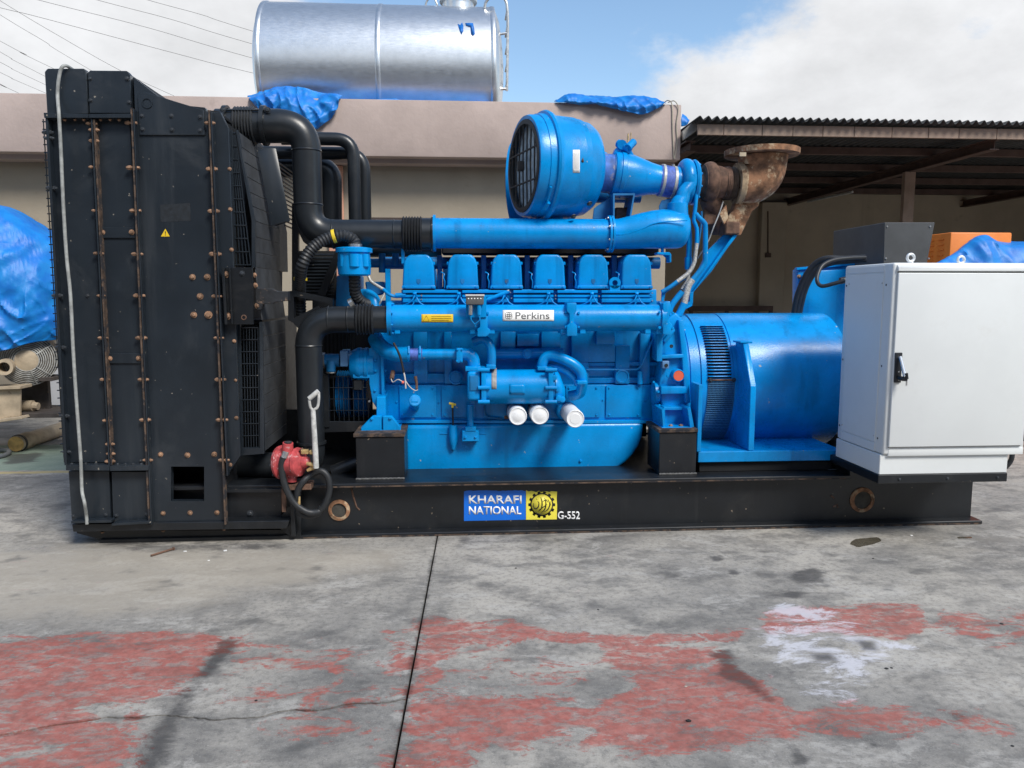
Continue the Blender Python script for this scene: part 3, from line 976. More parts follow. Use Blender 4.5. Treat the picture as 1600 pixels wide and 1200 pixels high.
def loft(rows, nu=60, nv=10, wrinkle=0.02, freq=6.0, seed=0.0):
    """cloth through rows of (px, py, Y); each row runs left to right"""
    R_ = []
    for r in rows:
        pts = [W(*p) for p in r]
        c_ = catmull(pts, 10)
        R_.append(resample(c_, 1e9) if False else [c_[min(len(c_) - 2, int(i * (len(c_) - 1) / nu))].lerp(c_[min(len(c_) - 2, int(i * (len(c_) - 1) / nu)) + 1], i * (len(c_) - 1) / nu - min(len(c_) - 2, int(i * (len(c_) - 1) / nu))) for i in range(nu + 1)])
    cols = []
    for i in range(nu + 1):
        cols.append(catmull([r[i] for r in R_], nv))
    g = [[cols[i][j] for i in range(nu + 1)] for j in range(len(cols[0]))]
    out = []
    for j, row in enumerate(g):
        o_ = []
        for i, p in enumerate(row):
            q = p * freq + Vector((seed, seed * 0.7, 0))
            a_ = noise.noise(q * 0.55) * 1.1 + noise.noise(q * 1.3) * 0.35
            b_ = 0.9 * (1.0 - abs(noise.noise(Vector((p.x * freq * 1.2 + p.z * freq * 0.5, p.z * 0.35 * freq - p.x * freq * 0.4, seed))))) ** 5 + 0.35 * (1.0 - abs(noise.noise(Vector((p.x * freq * 1.5 - p.z * freq * 1.6, p.z * 0.6 * freq + p.x * freq * 0.3, seed + 4))))) ** 7
            o_.append(p + Vector((0.3 * a_, -(a_ + b_), 0.25 * a_)) * wrinkle)
        out.append(o_)
    return MB().grid(out)


YF = YP - 0.012
# bundle hanging over the parapet left of the tank
rows = [[(395, 150, YP + 0.35), (430, 144, YP + 0.35), (470, 142, YP + 0.35), (520, 148, YP + 0.35)],
        [(388, 150, YP + 0.16), (440, 137, YP + 0.14), (468, 141, YP + 0.12), (534, 150, YP + 0.1)],
        [(392, 158, YF - 0.02), (432, 150, YF - 0.06), (475, 160, YF - 0.06), (531, 156, YF - 0.01)],
        [(402, 170, YF - 0.02), (440, 172, YF - 0.08), (484, 184, YF - 0.08), (527, 172, YF - 0.02)],
        [(412, 177, YF - 0.01), (450, 186, YF - 0.04), (490, 202, YF - 0.03), (520, 184, YF - 0.01)]]
obj('tarpaulin', loft(rows, 70, 12, 0.05, 7.0, 1.0), TARP, label='crumpled blue tarpaulin hanging over the parapet left of the tank', cat='tarpaulin', solid=0.004, angle=60)
rows = [[(868, 157, YP + 0.3), (920, 150, YP + 0.3), (980, 152, YP + 0.3), (1038, 158, YP + 0.3)],
        [(866, 160, YP + 0.05), (890, 148, YP + 0.08), (940, 156, YP + 0.06), (975, 151, YP + 0.05), (1010, 153, YP + 0.05), (1040, 162, YP + 0.02)],
        [(878, 160, YF - 0.03), (900, 157, YF - 0.06), (940, 160, YF - 0.06), (980, 163, YF - 0.09), (1010, 164, YF - 0.09), (1036, 163, YF - 0.02)],
        [(892, 162, YF - 0.02), (920, 163, YF - 0.03), (950, 167, YF - 0.05), (985, 174, YF - 0.08), (1008, 177, YF - 0.07), (1033, 167, YF - 0.01)]]
obj('tarpaulin', loft(rows, 70, 10, 0.035, 8.0, 2.0), TARP, label='rolled blue tarpaulin sagging over the parapet above the air filter', cat='tarpaulin', solid=0.004, angle=60)
rows = [[(1066, 178, YP + 0.25), (1072, 182, YP + 0.25), (1076, 188, YP + 0.25)], [(1064, 186, YP + 0.2), (1071, 190, YP + 0.2), (1077, 188, YP + 0.2)], [(1064, 198, YP + 0.2), (1070, 197, YP + 0.2), (1074, 194, YP + 0.2)]]
obj('tarpaulin', loft(rows, 16, 5, 0.01, 9.0, 3.0), TARP, label='small blue tarpaulin corner peeking past the parapet end', cat='tarpaulin', solid=0.004)
rows = [[(420, 168, YP + 0.62), (600, 172, YP + 0.62), (765, 180, YP + 0.62)], [(420, 160, YP + 0.3), (545, 158, YP + 0.3), (610, 154.5, YP + 0.3), (640, 158, YP + 0.3), (765, 168, YP + 0.3)], [(420, 172, YP + 0.18), (545, 166, YP + 0.18), (600, 163, YP + 0.18), (640, 166, YP + 0.18), (765, 180, YP + 0.18)]]
obj('tarpaulin', loft(rows, 50, 6, 0.02, 7.0, 4.0), TARP, label='flat blue tarpaulin strip lying under the middle of the tank', cat='tarpaulin', solid=0.004)
# cords over the parapet corner
for pp in ([(1038, 160, YP + 0.1), (1044, 157, YF), (1050, 164, YF), (1051, 200, YF), (1053, 248, YF)],
           [(1044, 160, YP + 0.1), (1054, 158, YF), (1060, 170, YF), (1057, 195, YF), (1058, 220, YF), (1054, 248, YF)]):
    obj('hanging_cord', MB().tube(catmull([W(*p) for p in pp], 8), 0.006, 6), mat('pale_cord', (0.42, 0.38, 0.30), 0.8), label='%s of two thin pale cords hanging down the parapet corner' % ('left' if pp[0][0] == 1038 else 'right'), cat='cord', group='cords on the parapet corner')

# ---- tan machine under a tarpaulin at the left edge
YM = 2.55
mach = empty('tarped_machine', (W(20, 680, YM).x, YM + 0.5, 0), 'tan skid-mounted machine with round wire fan guard under a tarpaulin', 'machine')
mb = MB().pprism([(-260, 618), (32, 608), (32, 650), (-260, 690)], YM, YM + 0.02, 0.003)
mb.pprism([(-260, 690), (32, 651), (34, 655), (-260, 698)], YM - 0.08, YM + 0.14, 0.003)
mb.pprism([(-260, 612), (32, 603), (32, 608), (-260, 617)], YM - 0.05, YM + 0.14, 0.003)
obj('skid_plate', mb, TANPAINT, mach)
SKIDDK = mat('dark_skid_steel', (0.06, 0.05, 0.045), 0.7, var=0.3, scale=10, wear=((0.2, 0.15, 0.1), 16, 0.6, 0.75))  # darker steel of the skid's recessed end
mb = MB().pbox(30, 594, 76, 650, YM + 0.35, YM + 0.40, 0.003)
mb.pbox(26, 590, 80, 596, YM + 0.15, YM + 0.45, 0.003).pbox(26, 646, 96, 653, YM + 0.05, YM + 0.6, 0.003)
obj('skid_end', mb, SKIDDK, mach)
mb = MB().tube([W(30, 634, YM + 0.2), W(52, 634, YM + 0.2)], 0.05, 14).tube([W(50, 634, YM + 0.2), W(60, 635, YM + 0.2)], 0.035, 10)
obj('pipe_stub', mb, TANPAINT, mach)
fc = W(43, 562, YM + 0.15)
fr = M(40, fc)
fax = Vector((0.42, -1, 0)).normalized()
mb = MB()
for k in range(9):
    r = fr * (0.42 + 0.58 * k / 8)
    N = Vector((0, 0, 1))
    B = fax.cross(N)
    ring = [fc + fax * (0.10 * (1 - (r / fr) ** 2)) + (N * math.cos(a_) + B * math.sin(a_)) * r for a_ in [2 * math.pi * q / 40 for q in range(41)]]
    mb.tube(ring, 0.0055, 6, cap=False)
for a_ in (0.3, 1.8, 3.4, 4.0, 5.3):
    mb.tube([fc + fax * (0.10 * (1 - q * q) + 0.004) + (N * math.cos(a_) + B * math.sin(a_)) * fr * q for q in (0.4, 0.6, 0.8, 1.0)], 0.006, 6)
obj('fan_guard', mb, GALV, mach)
obj('fan_hub_plate', MB().lathe(fc + fax * 0.07, fax, [(0, fr * 0.42), (0.012, fr * 0.42), (0.02, fr * 0.36), (0.02, 0.001)], 32), TANPAINT, mach)
obj('fan_drum', MB().lathe(fc, -fax, [(0, fr * 1.02), (0.35, fr * 1.02), (0.35, fr * 0.9), (0.02, fr * 0.9), (0.02, 0.001)], 40, cap=False), mat('tan_dark', (0.16, 0.13, 0.10), 0.7), mach)
obj('outlet_pipe', MB().lathe(W(6, 574, YM - 0.1), Vector((0.35, -1, 0.0)), [(-0.3, 0.07), (0, 0.07), (0, 0.045), (-0.2, 0.045)], 20, cap=False), TANPAINT, mach)
mb = MB().pbox(-260, 420, 40, 560, YM + 0.25, YM + 0.8, 0.05)
obj('engine_body', mb, TANPAINT, mach)
rows = [[(-270, 330, YM + 0.9), (-60, 322, YM + 0.9), (20, 326, YM + 0.9), (100, 372, YM + 0.8)],
        [(-280, 338, YM + 0.3), (-60, 326, YM + 0.3), (2, 326, YM + 0.35), (40, 344, YM + 0.4), (118, 392, YM + 0.5)],
        [(-285, 380, YM + 0.02), (-60, 376, YM), (0, 385, YM), (50, 400, YM + 0.1), (126, 420, YM + 0.4)],
        [(-285, 450, YM - 0.05), (-60, 455, YM - 0.1), (0, 460, YM - 0.06), (50, 470, YM + 0.02), (130, 470, YM + 0.4)],
        [(-285, 520, YM - 0.05), (-60, 530, YM - 0.1), (5, 528, YM - 0.06), (52, 515, YM + 0.0), (130, 508, YM + 0.4)],
        [(-285, 560, YM - 0.03), (-60, 556, YM - 0.08), (10, 546, YM - 0.05), (52, 534, YM + 0.02), (130, 528, YM + 0.42)]]
obj('tarpaulin', loft(rows, 120, 14, 0.05, 5.5, 5.0), TARP, label='large glossy blue tarpaulin draped over the tan machine at left', cat='tarpaulin', solid=0.004, angle=60)
# pipe on the ground before it
pa, pb = WZ(26, 706, 0) + Vector((0, 0, 0.075)), WZ(112, 676, 0) + Vector((0, 0, 0.075))
pd = (pb - pa).normalized()
pp_ = obj('ground_pipe', MB().lathe(pa, pd, [(0.0, 0.072), (0.08, 0.072), (0.1, 0.078), (0.2, 0.078), (0.22, 0.07), (1.6, 0.07)], 28), TANPAINT, label='tan steel pipe lying on the ground beside the tarped machine', cat='pipe')
obj('end_cap', MB().lathe(pa - pd * 0.012, pd, [(0, 0.001), (0, 0.068), (0.014, 0.07)], 28, cap=False), OCHRE, pp_)
obj('rubber_band', MB().lathe(pa, pd, [(0.03, 0.074), (0.032, 0.08), (0.055, 0.08), (0.06, 0.074)], 28, cap=False), RUBBER, pp_)
hz = [WZ(-40, 716, 0.02), WZ(-5, 714, 0.02), WZ(10, 710, 0.02), WZ(14, 705, 0.03), WZ(5, 703, 0.03), WZ(-20, 704, 0.02)]
obj('ground_hose', MB().tube(catmull(hz, 8), 0.02, 10), mat('grey_hose', (0.10, 0.11, 0.12), 0.5), label='short grey hose bent on the ground by the tan pipe', cat='hose')

# ---- orange set behind the cabinet, with its tarpaulin
YO = 2.6
og = empty('orange_generator', (W(1520, 400, YO).x, YO + 0.5, 0), 'orange louvred generator canopy behind the grey cabinet', 'generator')
q = [W(1486, 363, YO), W(1582, 363, YO)]
zo1 = W(1530, 363, YO).z
mb = MB().box((q[0].x, YO, 0.12), (q[1].x, YO + 1.0, zo1), 0.015, 2)
obj('canopy', mb, ORANGEP, og)
xo2, zo2 = W(1690, 390, YO).x, W(1600, 398, YO).z
obj('canopy_body', MB().box((q[1].x + 0.002, YO + 0.02, 0.12), (xo2, YO + 1.0, zo2), 0.015, 2), ORANGEP, og)
obj('base_skid', MB().box((q[0].x + 0.03, YO + 0.03, 0.0), (xo2 - 0.03, YO + 0.95, 0.118)), BLACK, og)
lv = MB().prism([(0, 0.0, 0.0), (0, 0.09, 0.0), (0, 0.09, 0.014), (0, 0.0, 0.014)], (-0.012, 0, 0), 0.003).mesh('louvre_slot')[0]
lv.materials.append(ORANGEP)
for r_ in range(7):
    for k in range(5):
        inst('louvre', lv, og, (q[0].x - 0.006, YO + 0.14 + k * 0.16, zo1 - 0.06 - r_ * 0.05))
rows = [[(1440, 420, YO - 0.3), (1500, 400, YO + 0.3), (1540, 372, YO + 0.3), (1590, 378, YO + 0.3), (1700, 376, YO + 0.3)],
        [(1436, 424, YO - 0.4), (1490, 396, YO - 0.1), (1530, 369, YO - 0.06), (1575, 380, YO - 0.06), (1700, 380, YO - 0.06)],
        [(1440, 430, YO - 0.5), (1500, 412, YO - 0.2), (1545, 392, YO - 0.2), (1590, 395, YO - 0.2), (1700, 396, YO - 0.2)],
        [(1440, 470, YO - 0.5), (1500, 470, YO - 0.3), (1545, 470, YO - 0.3), (1590, 470, YO - 0.3), (1700, 470, YO - 0.3)]]
obj('tarpaulin', loft(rows, 60, 10, 0.03, 6.0, 6.0), TARP, label='blue tarpaulin draped over the orange generator canopy at right', cat='tarpaulin', solid=0.004, angle=60)

# ---- the rest of the yard behind the photographer and to the left: seen only in reflections and shade
GREYREN = mat('grey_workshop_render', (0.24, 0.23, 0.22), 0.9, var=0.12, scale=0.8)
wk = empty('workshop', (0, -17, 0), 'long grey workshop building across the yard behind the photographer', 'building')
obj('workshop_wall', MB().box((-30, -18, -0.05), (30, -17, 7.6)), GREYREN, wk)
obj('workshop_roof', MB().box((-30.4, -24, 7.602), (30.4, -16.6, 7.9)), ROOFSHEET, wk)
for k in range(9):
    obj('roller_door', MB().box((-26 + k * 6, -16.998, 0.0), (-22 + k * 6, -16.96, 4.2)), SHEDSTEEL, wk)
yw = empty('yard_wall', (-13, -3, 0), 'high rendered boundary wall along the left side of the yard', 'wall')
obj('wall_leaf', MB().box((-13.2, -16.5, -0.05), (-12.9, 9.0, 4.6)), GREYREN, yw)
obj('coping', MB().box((-13.26, -16.5, 4.602), (-12.84, 9.0, 4.70), 0.01), GREYREN, yw)
# ================================================================== THE GENERATOR SET
gen = empty('generator_set', (0.4, 0.85, 0.0), 'large blue diesel generator set on a black skid with radiator and grey control cabinet', 'generator')

# ---- shared fastener meshes (axis +Z, base at the origin)


def fast(name, m, washer=True, hex_r=0.011, hex_h=0.009, seg=6):
    mb = MB()
    if washer:
        mb.lathe((0, 0, 0), (0, 0, 1), [(-0.002, 0.016), (0.003, 0.016)], 12)
    mb.lathe((0, 0, 0), (0, 0, 1), [(0.003 if washer else -0.002, hex_r), (hex_h, hex_r), (hex_h + 0.003, hex_r * 0.7)], seg)
    me, _ = mb.mesh(name, 30, Vector((0, 0, 0)))
    me.materials.append(m)
    return me


B_RUST = fast('rusty_bolt', RUSTY)
B_DARK = fast('dark_bolt', DARKBOLT)
B_BLUE = fast('blue_bolt', BLUE, False, 0.010, 0.009)
B_STEEL = fast('steel_bolt', STEEL, False, 0.008, 0.006, 12)
mbx = MB().lathe((0, 0, 0), (0, 0, 1), [(-0.030, 0.006), (-0.020, 0.011), (-0.008, 0.011), (-0.008, 0.007), (0.008, 0.007), (0.008, 0.012), (0.018, 0.012), (0.020, 0.008), (0.030, 0.006)], 6)
B_THRU, _ = mbx.mesh('through_bolt', 30, Vector((0, 0, 0)))
B_THRU.materials.append(RUSTY)
B_THRUD = B_THRU.copy()
B_THRUD.materials.clear()
B_THRUD.materials.append(DARKBOLT)
FRONT = rot_to((0, -1, 0))


def bolts(parent, pxs, Y, me, s=1.0, axis=None, name='bolt'):
    R_ = FRONT if axis is None else rot_to(axis)
    for x, y in pxs:
        a_ = Matrix.Rotation(random.uniform(0, 1.0), 3, 'Z')
        inst(name, me, parent, W(x, y, Y), (R_ @ a_), s * 0.86 * random.uniform(0.85, 1.12))


# ---------------------------------------------------------------- skid
zr1 = W(900, 750, 0.0).z
xL, xR = W(150, 845, 0.0).x, W(1535, 820, 0.0).x
skid = MB()
for y0, y1, yw in ((0.0, 0.16, 0.075), (1.56, 1.72, 1.64)):
    tf = 0.024
    skid.box((xL, y0, zr1 - tf), (W(1330, 742, 0).x, y1, zr1), 0.004)
    skid.box((xL + 0.02, y0, 0.0), (xR, y1, tf), 0.004)
    skid.box((xL + 0.02, yw, tf), (xR - 0.03, yw + 0.014, zr1 - tf))
    skid.box((W(1330, 742, 0).x, yw, zr1 - tf), (xR - 0.03, yw + 0.014, zr1 - 0.002))
for x in (xL + 0.3, -0.6, 0.7, 1.9, xR - 0.2):
    skid.box((x, 0.09, 0.03), (x + 0.12, 1.63, zr1 - 0.03))
skid.box((xL + 0.5, 0.16, zr1 - 0.02), (W(1320, 742, 0).x, 1.56, zr1 - 0.012))
base = obj('skid_frame', skid, BLACK, gen)
# worn top edge
mb = MB().box((W(500, 757, 0).x, -0.0015, zr1 - 0.022), (W(1322, 744, 0).x, 0.0, zr1 - 0.014))
obj('worn_edge', mb, RUSTEDGE, base)
mb = MB().box((W(470, 843, 0).x, -0.0015, 0.002), (xR - 0.01, 0.0, 0.011))
obj('worn_edge', mb, RUSTEDGE, base)
# lifting eyes
for x, y, ro, ri in ((530, 797, 17, 11.5), (1347, 781, 20, 14)):
    p = W(x, y, 0.072)
    obj('lifting_ring', MB().lathe(p, (0, -1, 0), [(0, M(ri, p)), (0, M(ro, p)), (0.006, M(ro, p) * 0.98), (0.012, M(ri, p) * 1.06), (0.012, M(ri, p)), (0, M(ri, p))], 32, cap=False), RUST, base)
    obj('lifting_hole', MB().lathe(p, (0, -1, 0), [(0.001, 0.001), (0.001, M(ri, p))], 28, cap=False), mat('hole_grime', (0.055, 0.052, 0.045), 0.9, var=0.3, scale=20), base)
for pxs in ([(549, 762), (552, 775), (557, 792), (562, 797)], [(1298, 774), (1303, 778)], [(1302, 792), (1308, 788), (1309, 793)]):
    obj('scuff', MB().tube([W(x, y, 0.0755) for x, y in pxs], 0.006, 6), RUSTDK, base)
# pedestals
for px_ in ((556, 683, 632, 747), (1030, 676, 1088, 741)):
    x0, y0, x1, y1 = px_
    for yy_ in (0.10, 1.38):
        mb = MB()
        a, b, c_ = W(x0, 715, 0.10), W(x1, 715, 0.10), W((x0 + x1) / 2, y0, 0.10)
        mb.box((a.x, yy_, zr1 + 0.001), (b.x, yy_ + 0.30, c_.z), 0.004)
        ped = obj('pedestal', mb, BLACK, base)
        obj('pad', MB().box((a.x - 0.012, yy_ - 0.01, c_.z + 0.001), (b.x + 0.004, yy_ + 0.31, c_.z + 0.024), 0.003), RUSTEDGE, base)
# weld bead round the near pedestals
for x0, x1 in ((556, 632), (1030, 1088)):
    a, b = W(x0, 744, 0.098), W(x1, 744, 0.098)
    obj('weld_bead', MB().tube([Vector((a.x + (b.x - a.x) * k / 24, 0.096, zr1 + 0.004 + 0.002 * (k % 2))) for k in range(25)], 0.006, 6), mat('weld_grey', (0.11, 0.11, 0.11), 0.6, var=0.4, scale=60), base)

# -- decal with company name
YD = 0.0735


def text_mb(s, px0, py0, px1, py1, Y, depth_=0.0008, offset=0.0, surf=None):
    cu = bpy.data.curves.new('lettering', 'FONT')
    cu.body = s
    cu.size = 1.0
    cu.extrude = 0.0
    cu.offset = offset
    cu.resolution_u = 4
    to = bpy.data.objects.new('lettering', cu)
    COL.objects.link(to)
    bpy.context.view_layer.update()
    dg = bpy.context.evaluated_depsgraph_get()
    me = bpy.data.meshes.new_from_object(to.evaluated_get(dg))
    if surf:                                     # slice so that the letters can follow a curved surface
        bm = bmesh.new()
        bm.from_mesh(me)
        ys_ = [v.co.y for v in bm.verts]
        for k in range(1, 8):
            bmesh.ops.bisect_plane(bm, geom=bm.verts[:] + bm.edges[:] + bm.faces[:], plane_co=(0, min(ys_) + (max(ys_) - min(ys_)) * k / 8, 0), plane_no=(0, 1, 0))
        bm.to_mesh(me)
        bm.free()
    co = np.array([tuple(v.co) for v in me.vertices])
    fs = [list(p.vertices) for p in me.polygons]
    bpy.data.objects.remove(to)
    bpy.data.curves.remove(cu)
    bpy.data.meshes.remove(me)
    lo, hi = co.min(0), co.max(0)
    out = []
    for v in co:
        u = (v[0] - lo[0]) / (hi[0] - lo[0])
        w = (v[1] - lo[1]) / (hi[1] - lo[1])
        x_, y_ = px0 + u * (px1 - px0), py1 + w * (py0 - py1)
        out.append(surf(x_, y_) if surf else W(x_, y_, Y))
    return MB().add(out, fs)


torn = [(725, 768)] + [(x, 766.5 + random.uniform(-0.6, 1.6)) for x in range(730, 822, 5)] + [(821.5, 767), (821.5, 812), (725, 814)]
decal = obj('company_decal', MB().pprism(torn, YD, YD + 0.001), DECALB, base)
torn = [(822, 766)] + [(x, 767 + random.uniform(-0.5, 2.2)) for x in range(826, 868, 4)] + [(870.5, 768), (869.8, 780), (870.5, 790), (870, 811.5), (822, 812)]
obj('emblem_plate', MB().pprism(torn, YD, YD + 0.001), DECALY, base)
obj('decal_lettering', text_mb('KHARAFI', 732.5, 774, 815, 787, YD - 0.001, offset=0.022), INKWHITE, base, solid=0.0006)
obj('decal_lettering', text_mb('NATIONAL', 732.5, 791, 814.5, 804, YD - 0.001, offset=0.022), INKWHITE, base, solid=0.0006)
obj('set_number', text_mb('G-552', 871.5, 799, 906, 811.5, YD - 0.001, offset=0.02), INKWHITE, base, solid=0.0006)
gc = (846.5, 788.5)
gear = []
for k in range(14):
    for da, r in ((-0.13, 18.0), (-0.10, 21.0), (0.10, 21.0), (0.13, 18.0)):
        a_ = 2 * math.pi * k / 14 + da
        gear.append((gc[0] + r * math.cos(a_), gc[1] + r * math.sin(a_)))
obj('emblem_gear', MB().add([W(x, y, YD - 0.0012) for x, y in gear], [list(range(len(gear)))]), INKBLACK, base, solid=0.0004)
disc = [(gc[0] + 16 * math.cos(2 * math.pi * k / 40), gc[1] + 16 * math.sin(2 * math.pi * k / 40)) for k in range(40)]
obj('emblem_disc', MB().add([W(x, y, YD - 0.0020) for x, y in disc], [list(range(40))]), DECALY, base, solid=0.0004)


def stroke(pts, w, Y):
    """flat pen stroke that swells in the middle"""
    q = catmull([Vector((x, y, 0)) for x, y in pts], 7)
    lft, rgt = [], []
    for i, p in enumerate(q):
        t_ = (q[min(i + 1, len(q) - 1)] - q[max(i - 1, 0)]).normalized()
        n_ = Vector((-t_.y, t_.x, 0)) * w * (0.35 + 0.65 * math.sin(math.pi * i / (len(q) - 1)))
        lft.append(W((p + n_).x, (p + n_).y, Y))
        rgt.append(W((p - n_).x, (p - n_).y, Y))
    return MB().grid([lft, rgt])


for pts, w in (([(834, 786), (834, 792), (837, 795), (841, 792), (842, 786), (840, 783)], 0.9), ([(845, 777), (847, 785), (846, 794), (841, 799)], 1.0),
               ([(851, 778), (853, 787), (851, 796), (846, 801)], 1.0), ([(856, 780), (859, 788), (856, 796), (850, 800)], 0.9), ([(848, 784), (853, 781), (856, 785)], 0.7),
               ([(838, 779), (839, 781)], 0.9), ([(842, 797), (848, 793), (855, 788)], 0.7), ([(836, 799), (841, 803), (848, 803)], 0.7), ([(860, 783), (860.5, 790)], 0.8)):
    obj('emblem_stroke', stroke(pts, w, YD - 0.0026), INKBLACK, base, solid=0.0003)

# ---------------------------------------------------------------- radiator
YR = -0.05
body = [(74, 112), (200, 114), (262, 164), (342, 174), (352, 190), (352, 822), (116, 822)]
core = MB().pprism(body, 0.26, 1.78)
for strip in ([(74, 112), (78, 112), (119, 822), (116, 822)], [(346, 190), (352, 190), (352, 822), (347, 822)], [(74, 112), (200, 114), (262, 164), (342, 174), (342, 178), (262, 168), (200, 118), (74, 116)], [(116, 812), (352, 812), (352, 822), (116, 822)]):
    core.pprism(strip, YR + 0.045, 0.259)
rad_o = obj('radiator', core, DARKIN, gen)


def plate(name, px, y0=YR, y1=YR + 0.044, m=RADPAINT, bev=0.002, parent=rad_o):
    return obj(name, MB().pprism(px, y0, y1, bev), m, parent)


plate('side_panel', [(77, 187), (141, 187), (169, 723), (106, 723)])
plate('side_panel', [(148, 187), (203, 187), (231, 727), (175, 727)])
mb = MB()
for poly in ([(209, 121), (262, 162), (320, 168), (324, 176), (349, 729), (231, 729)], [(231, 729), (267, 729), (267, 783), (233, 783)], [(319, 729), (349, 729), (350, 783), (319, 783)],
             [(233, 783), (350, 783), (352, 818), (237, 818)]):
    mb.pprism(poly, YR, YR + 0.044)
obj('side_panel', mb, RADPAINT, rad_o)
plate('side_panel', [(331, 175), (344, 175), (357, 200), (376, 712), (354, 744)], YR + 0.012, YR + 0.044)
plate('top_plate', [(74, 107), (131, 107), (134.5, 111), (138, 178), (73.5, 178), (69.5, 112)], bev=0.003)
plate('top_plate', [(140, 110), (198, 110.5), (203.5, 117), (205, 177), (139.8, 177), (137, 114)], bev=0.003)
plate('gusset_plate', [(215, 148), (226, 143), (240, 148), (318, 172), (320, 211), (218, 211)], YR - 0.011, YR - 0.001)
p = W(230, 161, YR - 0.012)
obj('gusset_eye', MB().lathe(p, (0, -1, 0), [(-0.004, M(6.6, p)), (-0.004, M(8, p)), (0.004, M(8, p)), (0.004, M(6.6, p))], 24, cap=False), RADPAINT, rad_o)
plate('bottom_plate', [(107, 736), (170, 736), (173.5, 812), (112, 814)])
plate('bottom_plate', [(174, 737), (232, 737), (236, 813), (176.5, 816)])
plate('splice_plate', [(155, 355), (211, 355), (212, 372), (156.5, 372)], YR - 0.010, YR - 0.001)
plate('splice_plate', [(167, 552), (221, 552), (222, 568), (168, 568)], YR - 0.010, YR - 0.001)
# standing flanges: two leaves each, the bolts run through them
for name, m, pts in (('standing_flange', RADPAINT, [(70.5, 181), (74.5, 181), (104.5, 727), (100.5, 727)]),
                     ('standing_flange', RADPAINT, [(141.5, 186), (144, 186), (171.5, 727), (169.2, 727)]), ('standing_flange', RUSTEDGE, [(145.5, 186), (147.5, 186), (174.5, 727), (172.7, 727)]),
                     ('standing_flange', RUSTEDGE, [(203.4, 168), (206, 168), (234.2, 820), (231.5, 820)]), ('standing_flange', RADPAINT, [(207, 170), (209, 170), (237.2, 820), (235.3, 820)]),
                     ('standing_flange', RUSTEDGE, [(325, 172), (327.4, 172), (353, 820), (350.6, 820)]), ('standing_flange', RADPAINT, [(328.2, 174), (330.4, 174), (356, 744), (353.8, 744)])):
    plate(name, pts, YR - 0.045, YR - 0.001, m, 0.001)
for pts in ([(68, 176), (138, 178.3), (138, 184), (69, 184)], [(138.8, 178), (204, 177.5), (204, 184), (138.8, 184)], [(103, 726.5), (171, 727), (171, 735.5), (103, 735)], [(171.8, 728), (232, 727.5), (232, 735), (171.8, 736)],
            [(111, 814.5), (174, 812.5), (174, 816.5), (111, 818)], [(174.8, 818), (236, 814), (236, 818), (174.8, 821.5)]):
    plate('cross_flange', pts, YR - 0.055, YR - 0.001, RADPAINT, 0.001)
plate('bottom_sill', [(112, 819), (452, 813.5), (448, 826), (114, 831)], YR - 0.02, YR + 0.3, BLACK, 0.003)
XD = (1, 0, 0)
bolts(rad_o, [(143, 193), (147, 203), (147, 220), (146, 261), (150, 329), (154, 396), (158, 462), (161, 528), (164, 593), (167, 657), (172, 694), (173, 709), (172, 721)], YR - 0.028, B_THRU, 1, XD)
bolts(rad_o, [(204.6, 192), (208, 262), (211.5, 329), (214.5, 397), (217.5, 462), (221, 528), (224, 593), (227, 656), (231, 719)], YR - 0.028, B_THRU, 1.25, XD)
bolts(rad_o, [(328, 192), (331, 264), (334, 330), (336.5, 397), (339, 463), (342, 528), (344.5, 593), (347, 656), (350, 719)], YR - 0.028, B_THRU, 1.2, XD)
bolts(rad_o, [(75, 207), (77, 216), (81, 294), (90, 462), (95, 543), (101, 650), (104.5, 706)], YR - 0.028, B_THRUD, 1.1, XD)
bolts(rad_o, [(359, 264), (360, 327), (362, 390), (366, 533), (368, 594), (369.5, 653), (360, 726)], YR + 0.012, B_RUST, 0.8)
bolts(rad_o, [(301, 433), (324, 433), (313, 463), (303, 492), (326, 492)], YR, B_RUST, 1.45)
bolts(rad_o, [(251, 710), (293, 711), (335, 710), (255, 802), (297, 801), (339, 801)], YR, B_RUST, 1.15)
bolts(rad_o, [(222, 181), (268, 181), (313, 183), (223, 202), (269, 203), (313, 204)], YR - 0.011, B_DARK, 1.0)
bolts(rad_o, [(161, 363), (206, 363), (172, 560), (217, 560)], YR - 0.010, B_RUST, 1.0)
bolts(rad_o, [(141, 123), (199, 123), (202, 160), (142, 157), (115, 806), (166, 804), (182, 805), (230, 803), (220, 720), (137, 462)], YR, B_DARK, 0.9)
bolts(rad_o, [(157, 187), (172, 187), (186, 187), (101, 187), (117, 187), (131, 187)], YR - 0.03, B_RUST, 0.7, (0, 0, -1))
bolts(rad_o, [(112, 725.5), (134, 725), (150, 725), (184, 726), (196, 726), (208, 726), (221, 726)], YR - 0.03, B_DARK, 0.8, (0, 0, 1))
bolts(rad_o, [(160, 831), (255, 829), (350, 826)], YR + 0.02, B_RUST, 0.9, (0, 0, -1))
# warning triangle
tri = [(258.3, 357.5), (265.2, 369.5), (251.4, 369.5)]
obj('warning_triangle', MB().pprism(tri, YR - 0.0012, YR - 0.0002), LABELY, rad_o)
obj('warning_mark', MB().pprism([(257.6, 361.5), (259.1, 361.5), (258.8, 365.6), (257.9, 365.6)], YR - 0.002, YR - 0.0013).pprism([(257.7, 366.4), (259, 366.4), (259, 367.8), (257.7, 367.8)], YR - 0.002, YR - 0.0013), INKBLACK, rad_o)
mb = MB().pprism([(250, 320), (297, 317), (298, 345), (251, 347)], YR - 0.0008, YR - 0.0002)
obj('label_ghost', mb, mat('old_label_glue', (0.010, 0.0135, 0.018), 0.6, var=0.4, scale=40), rad_o)
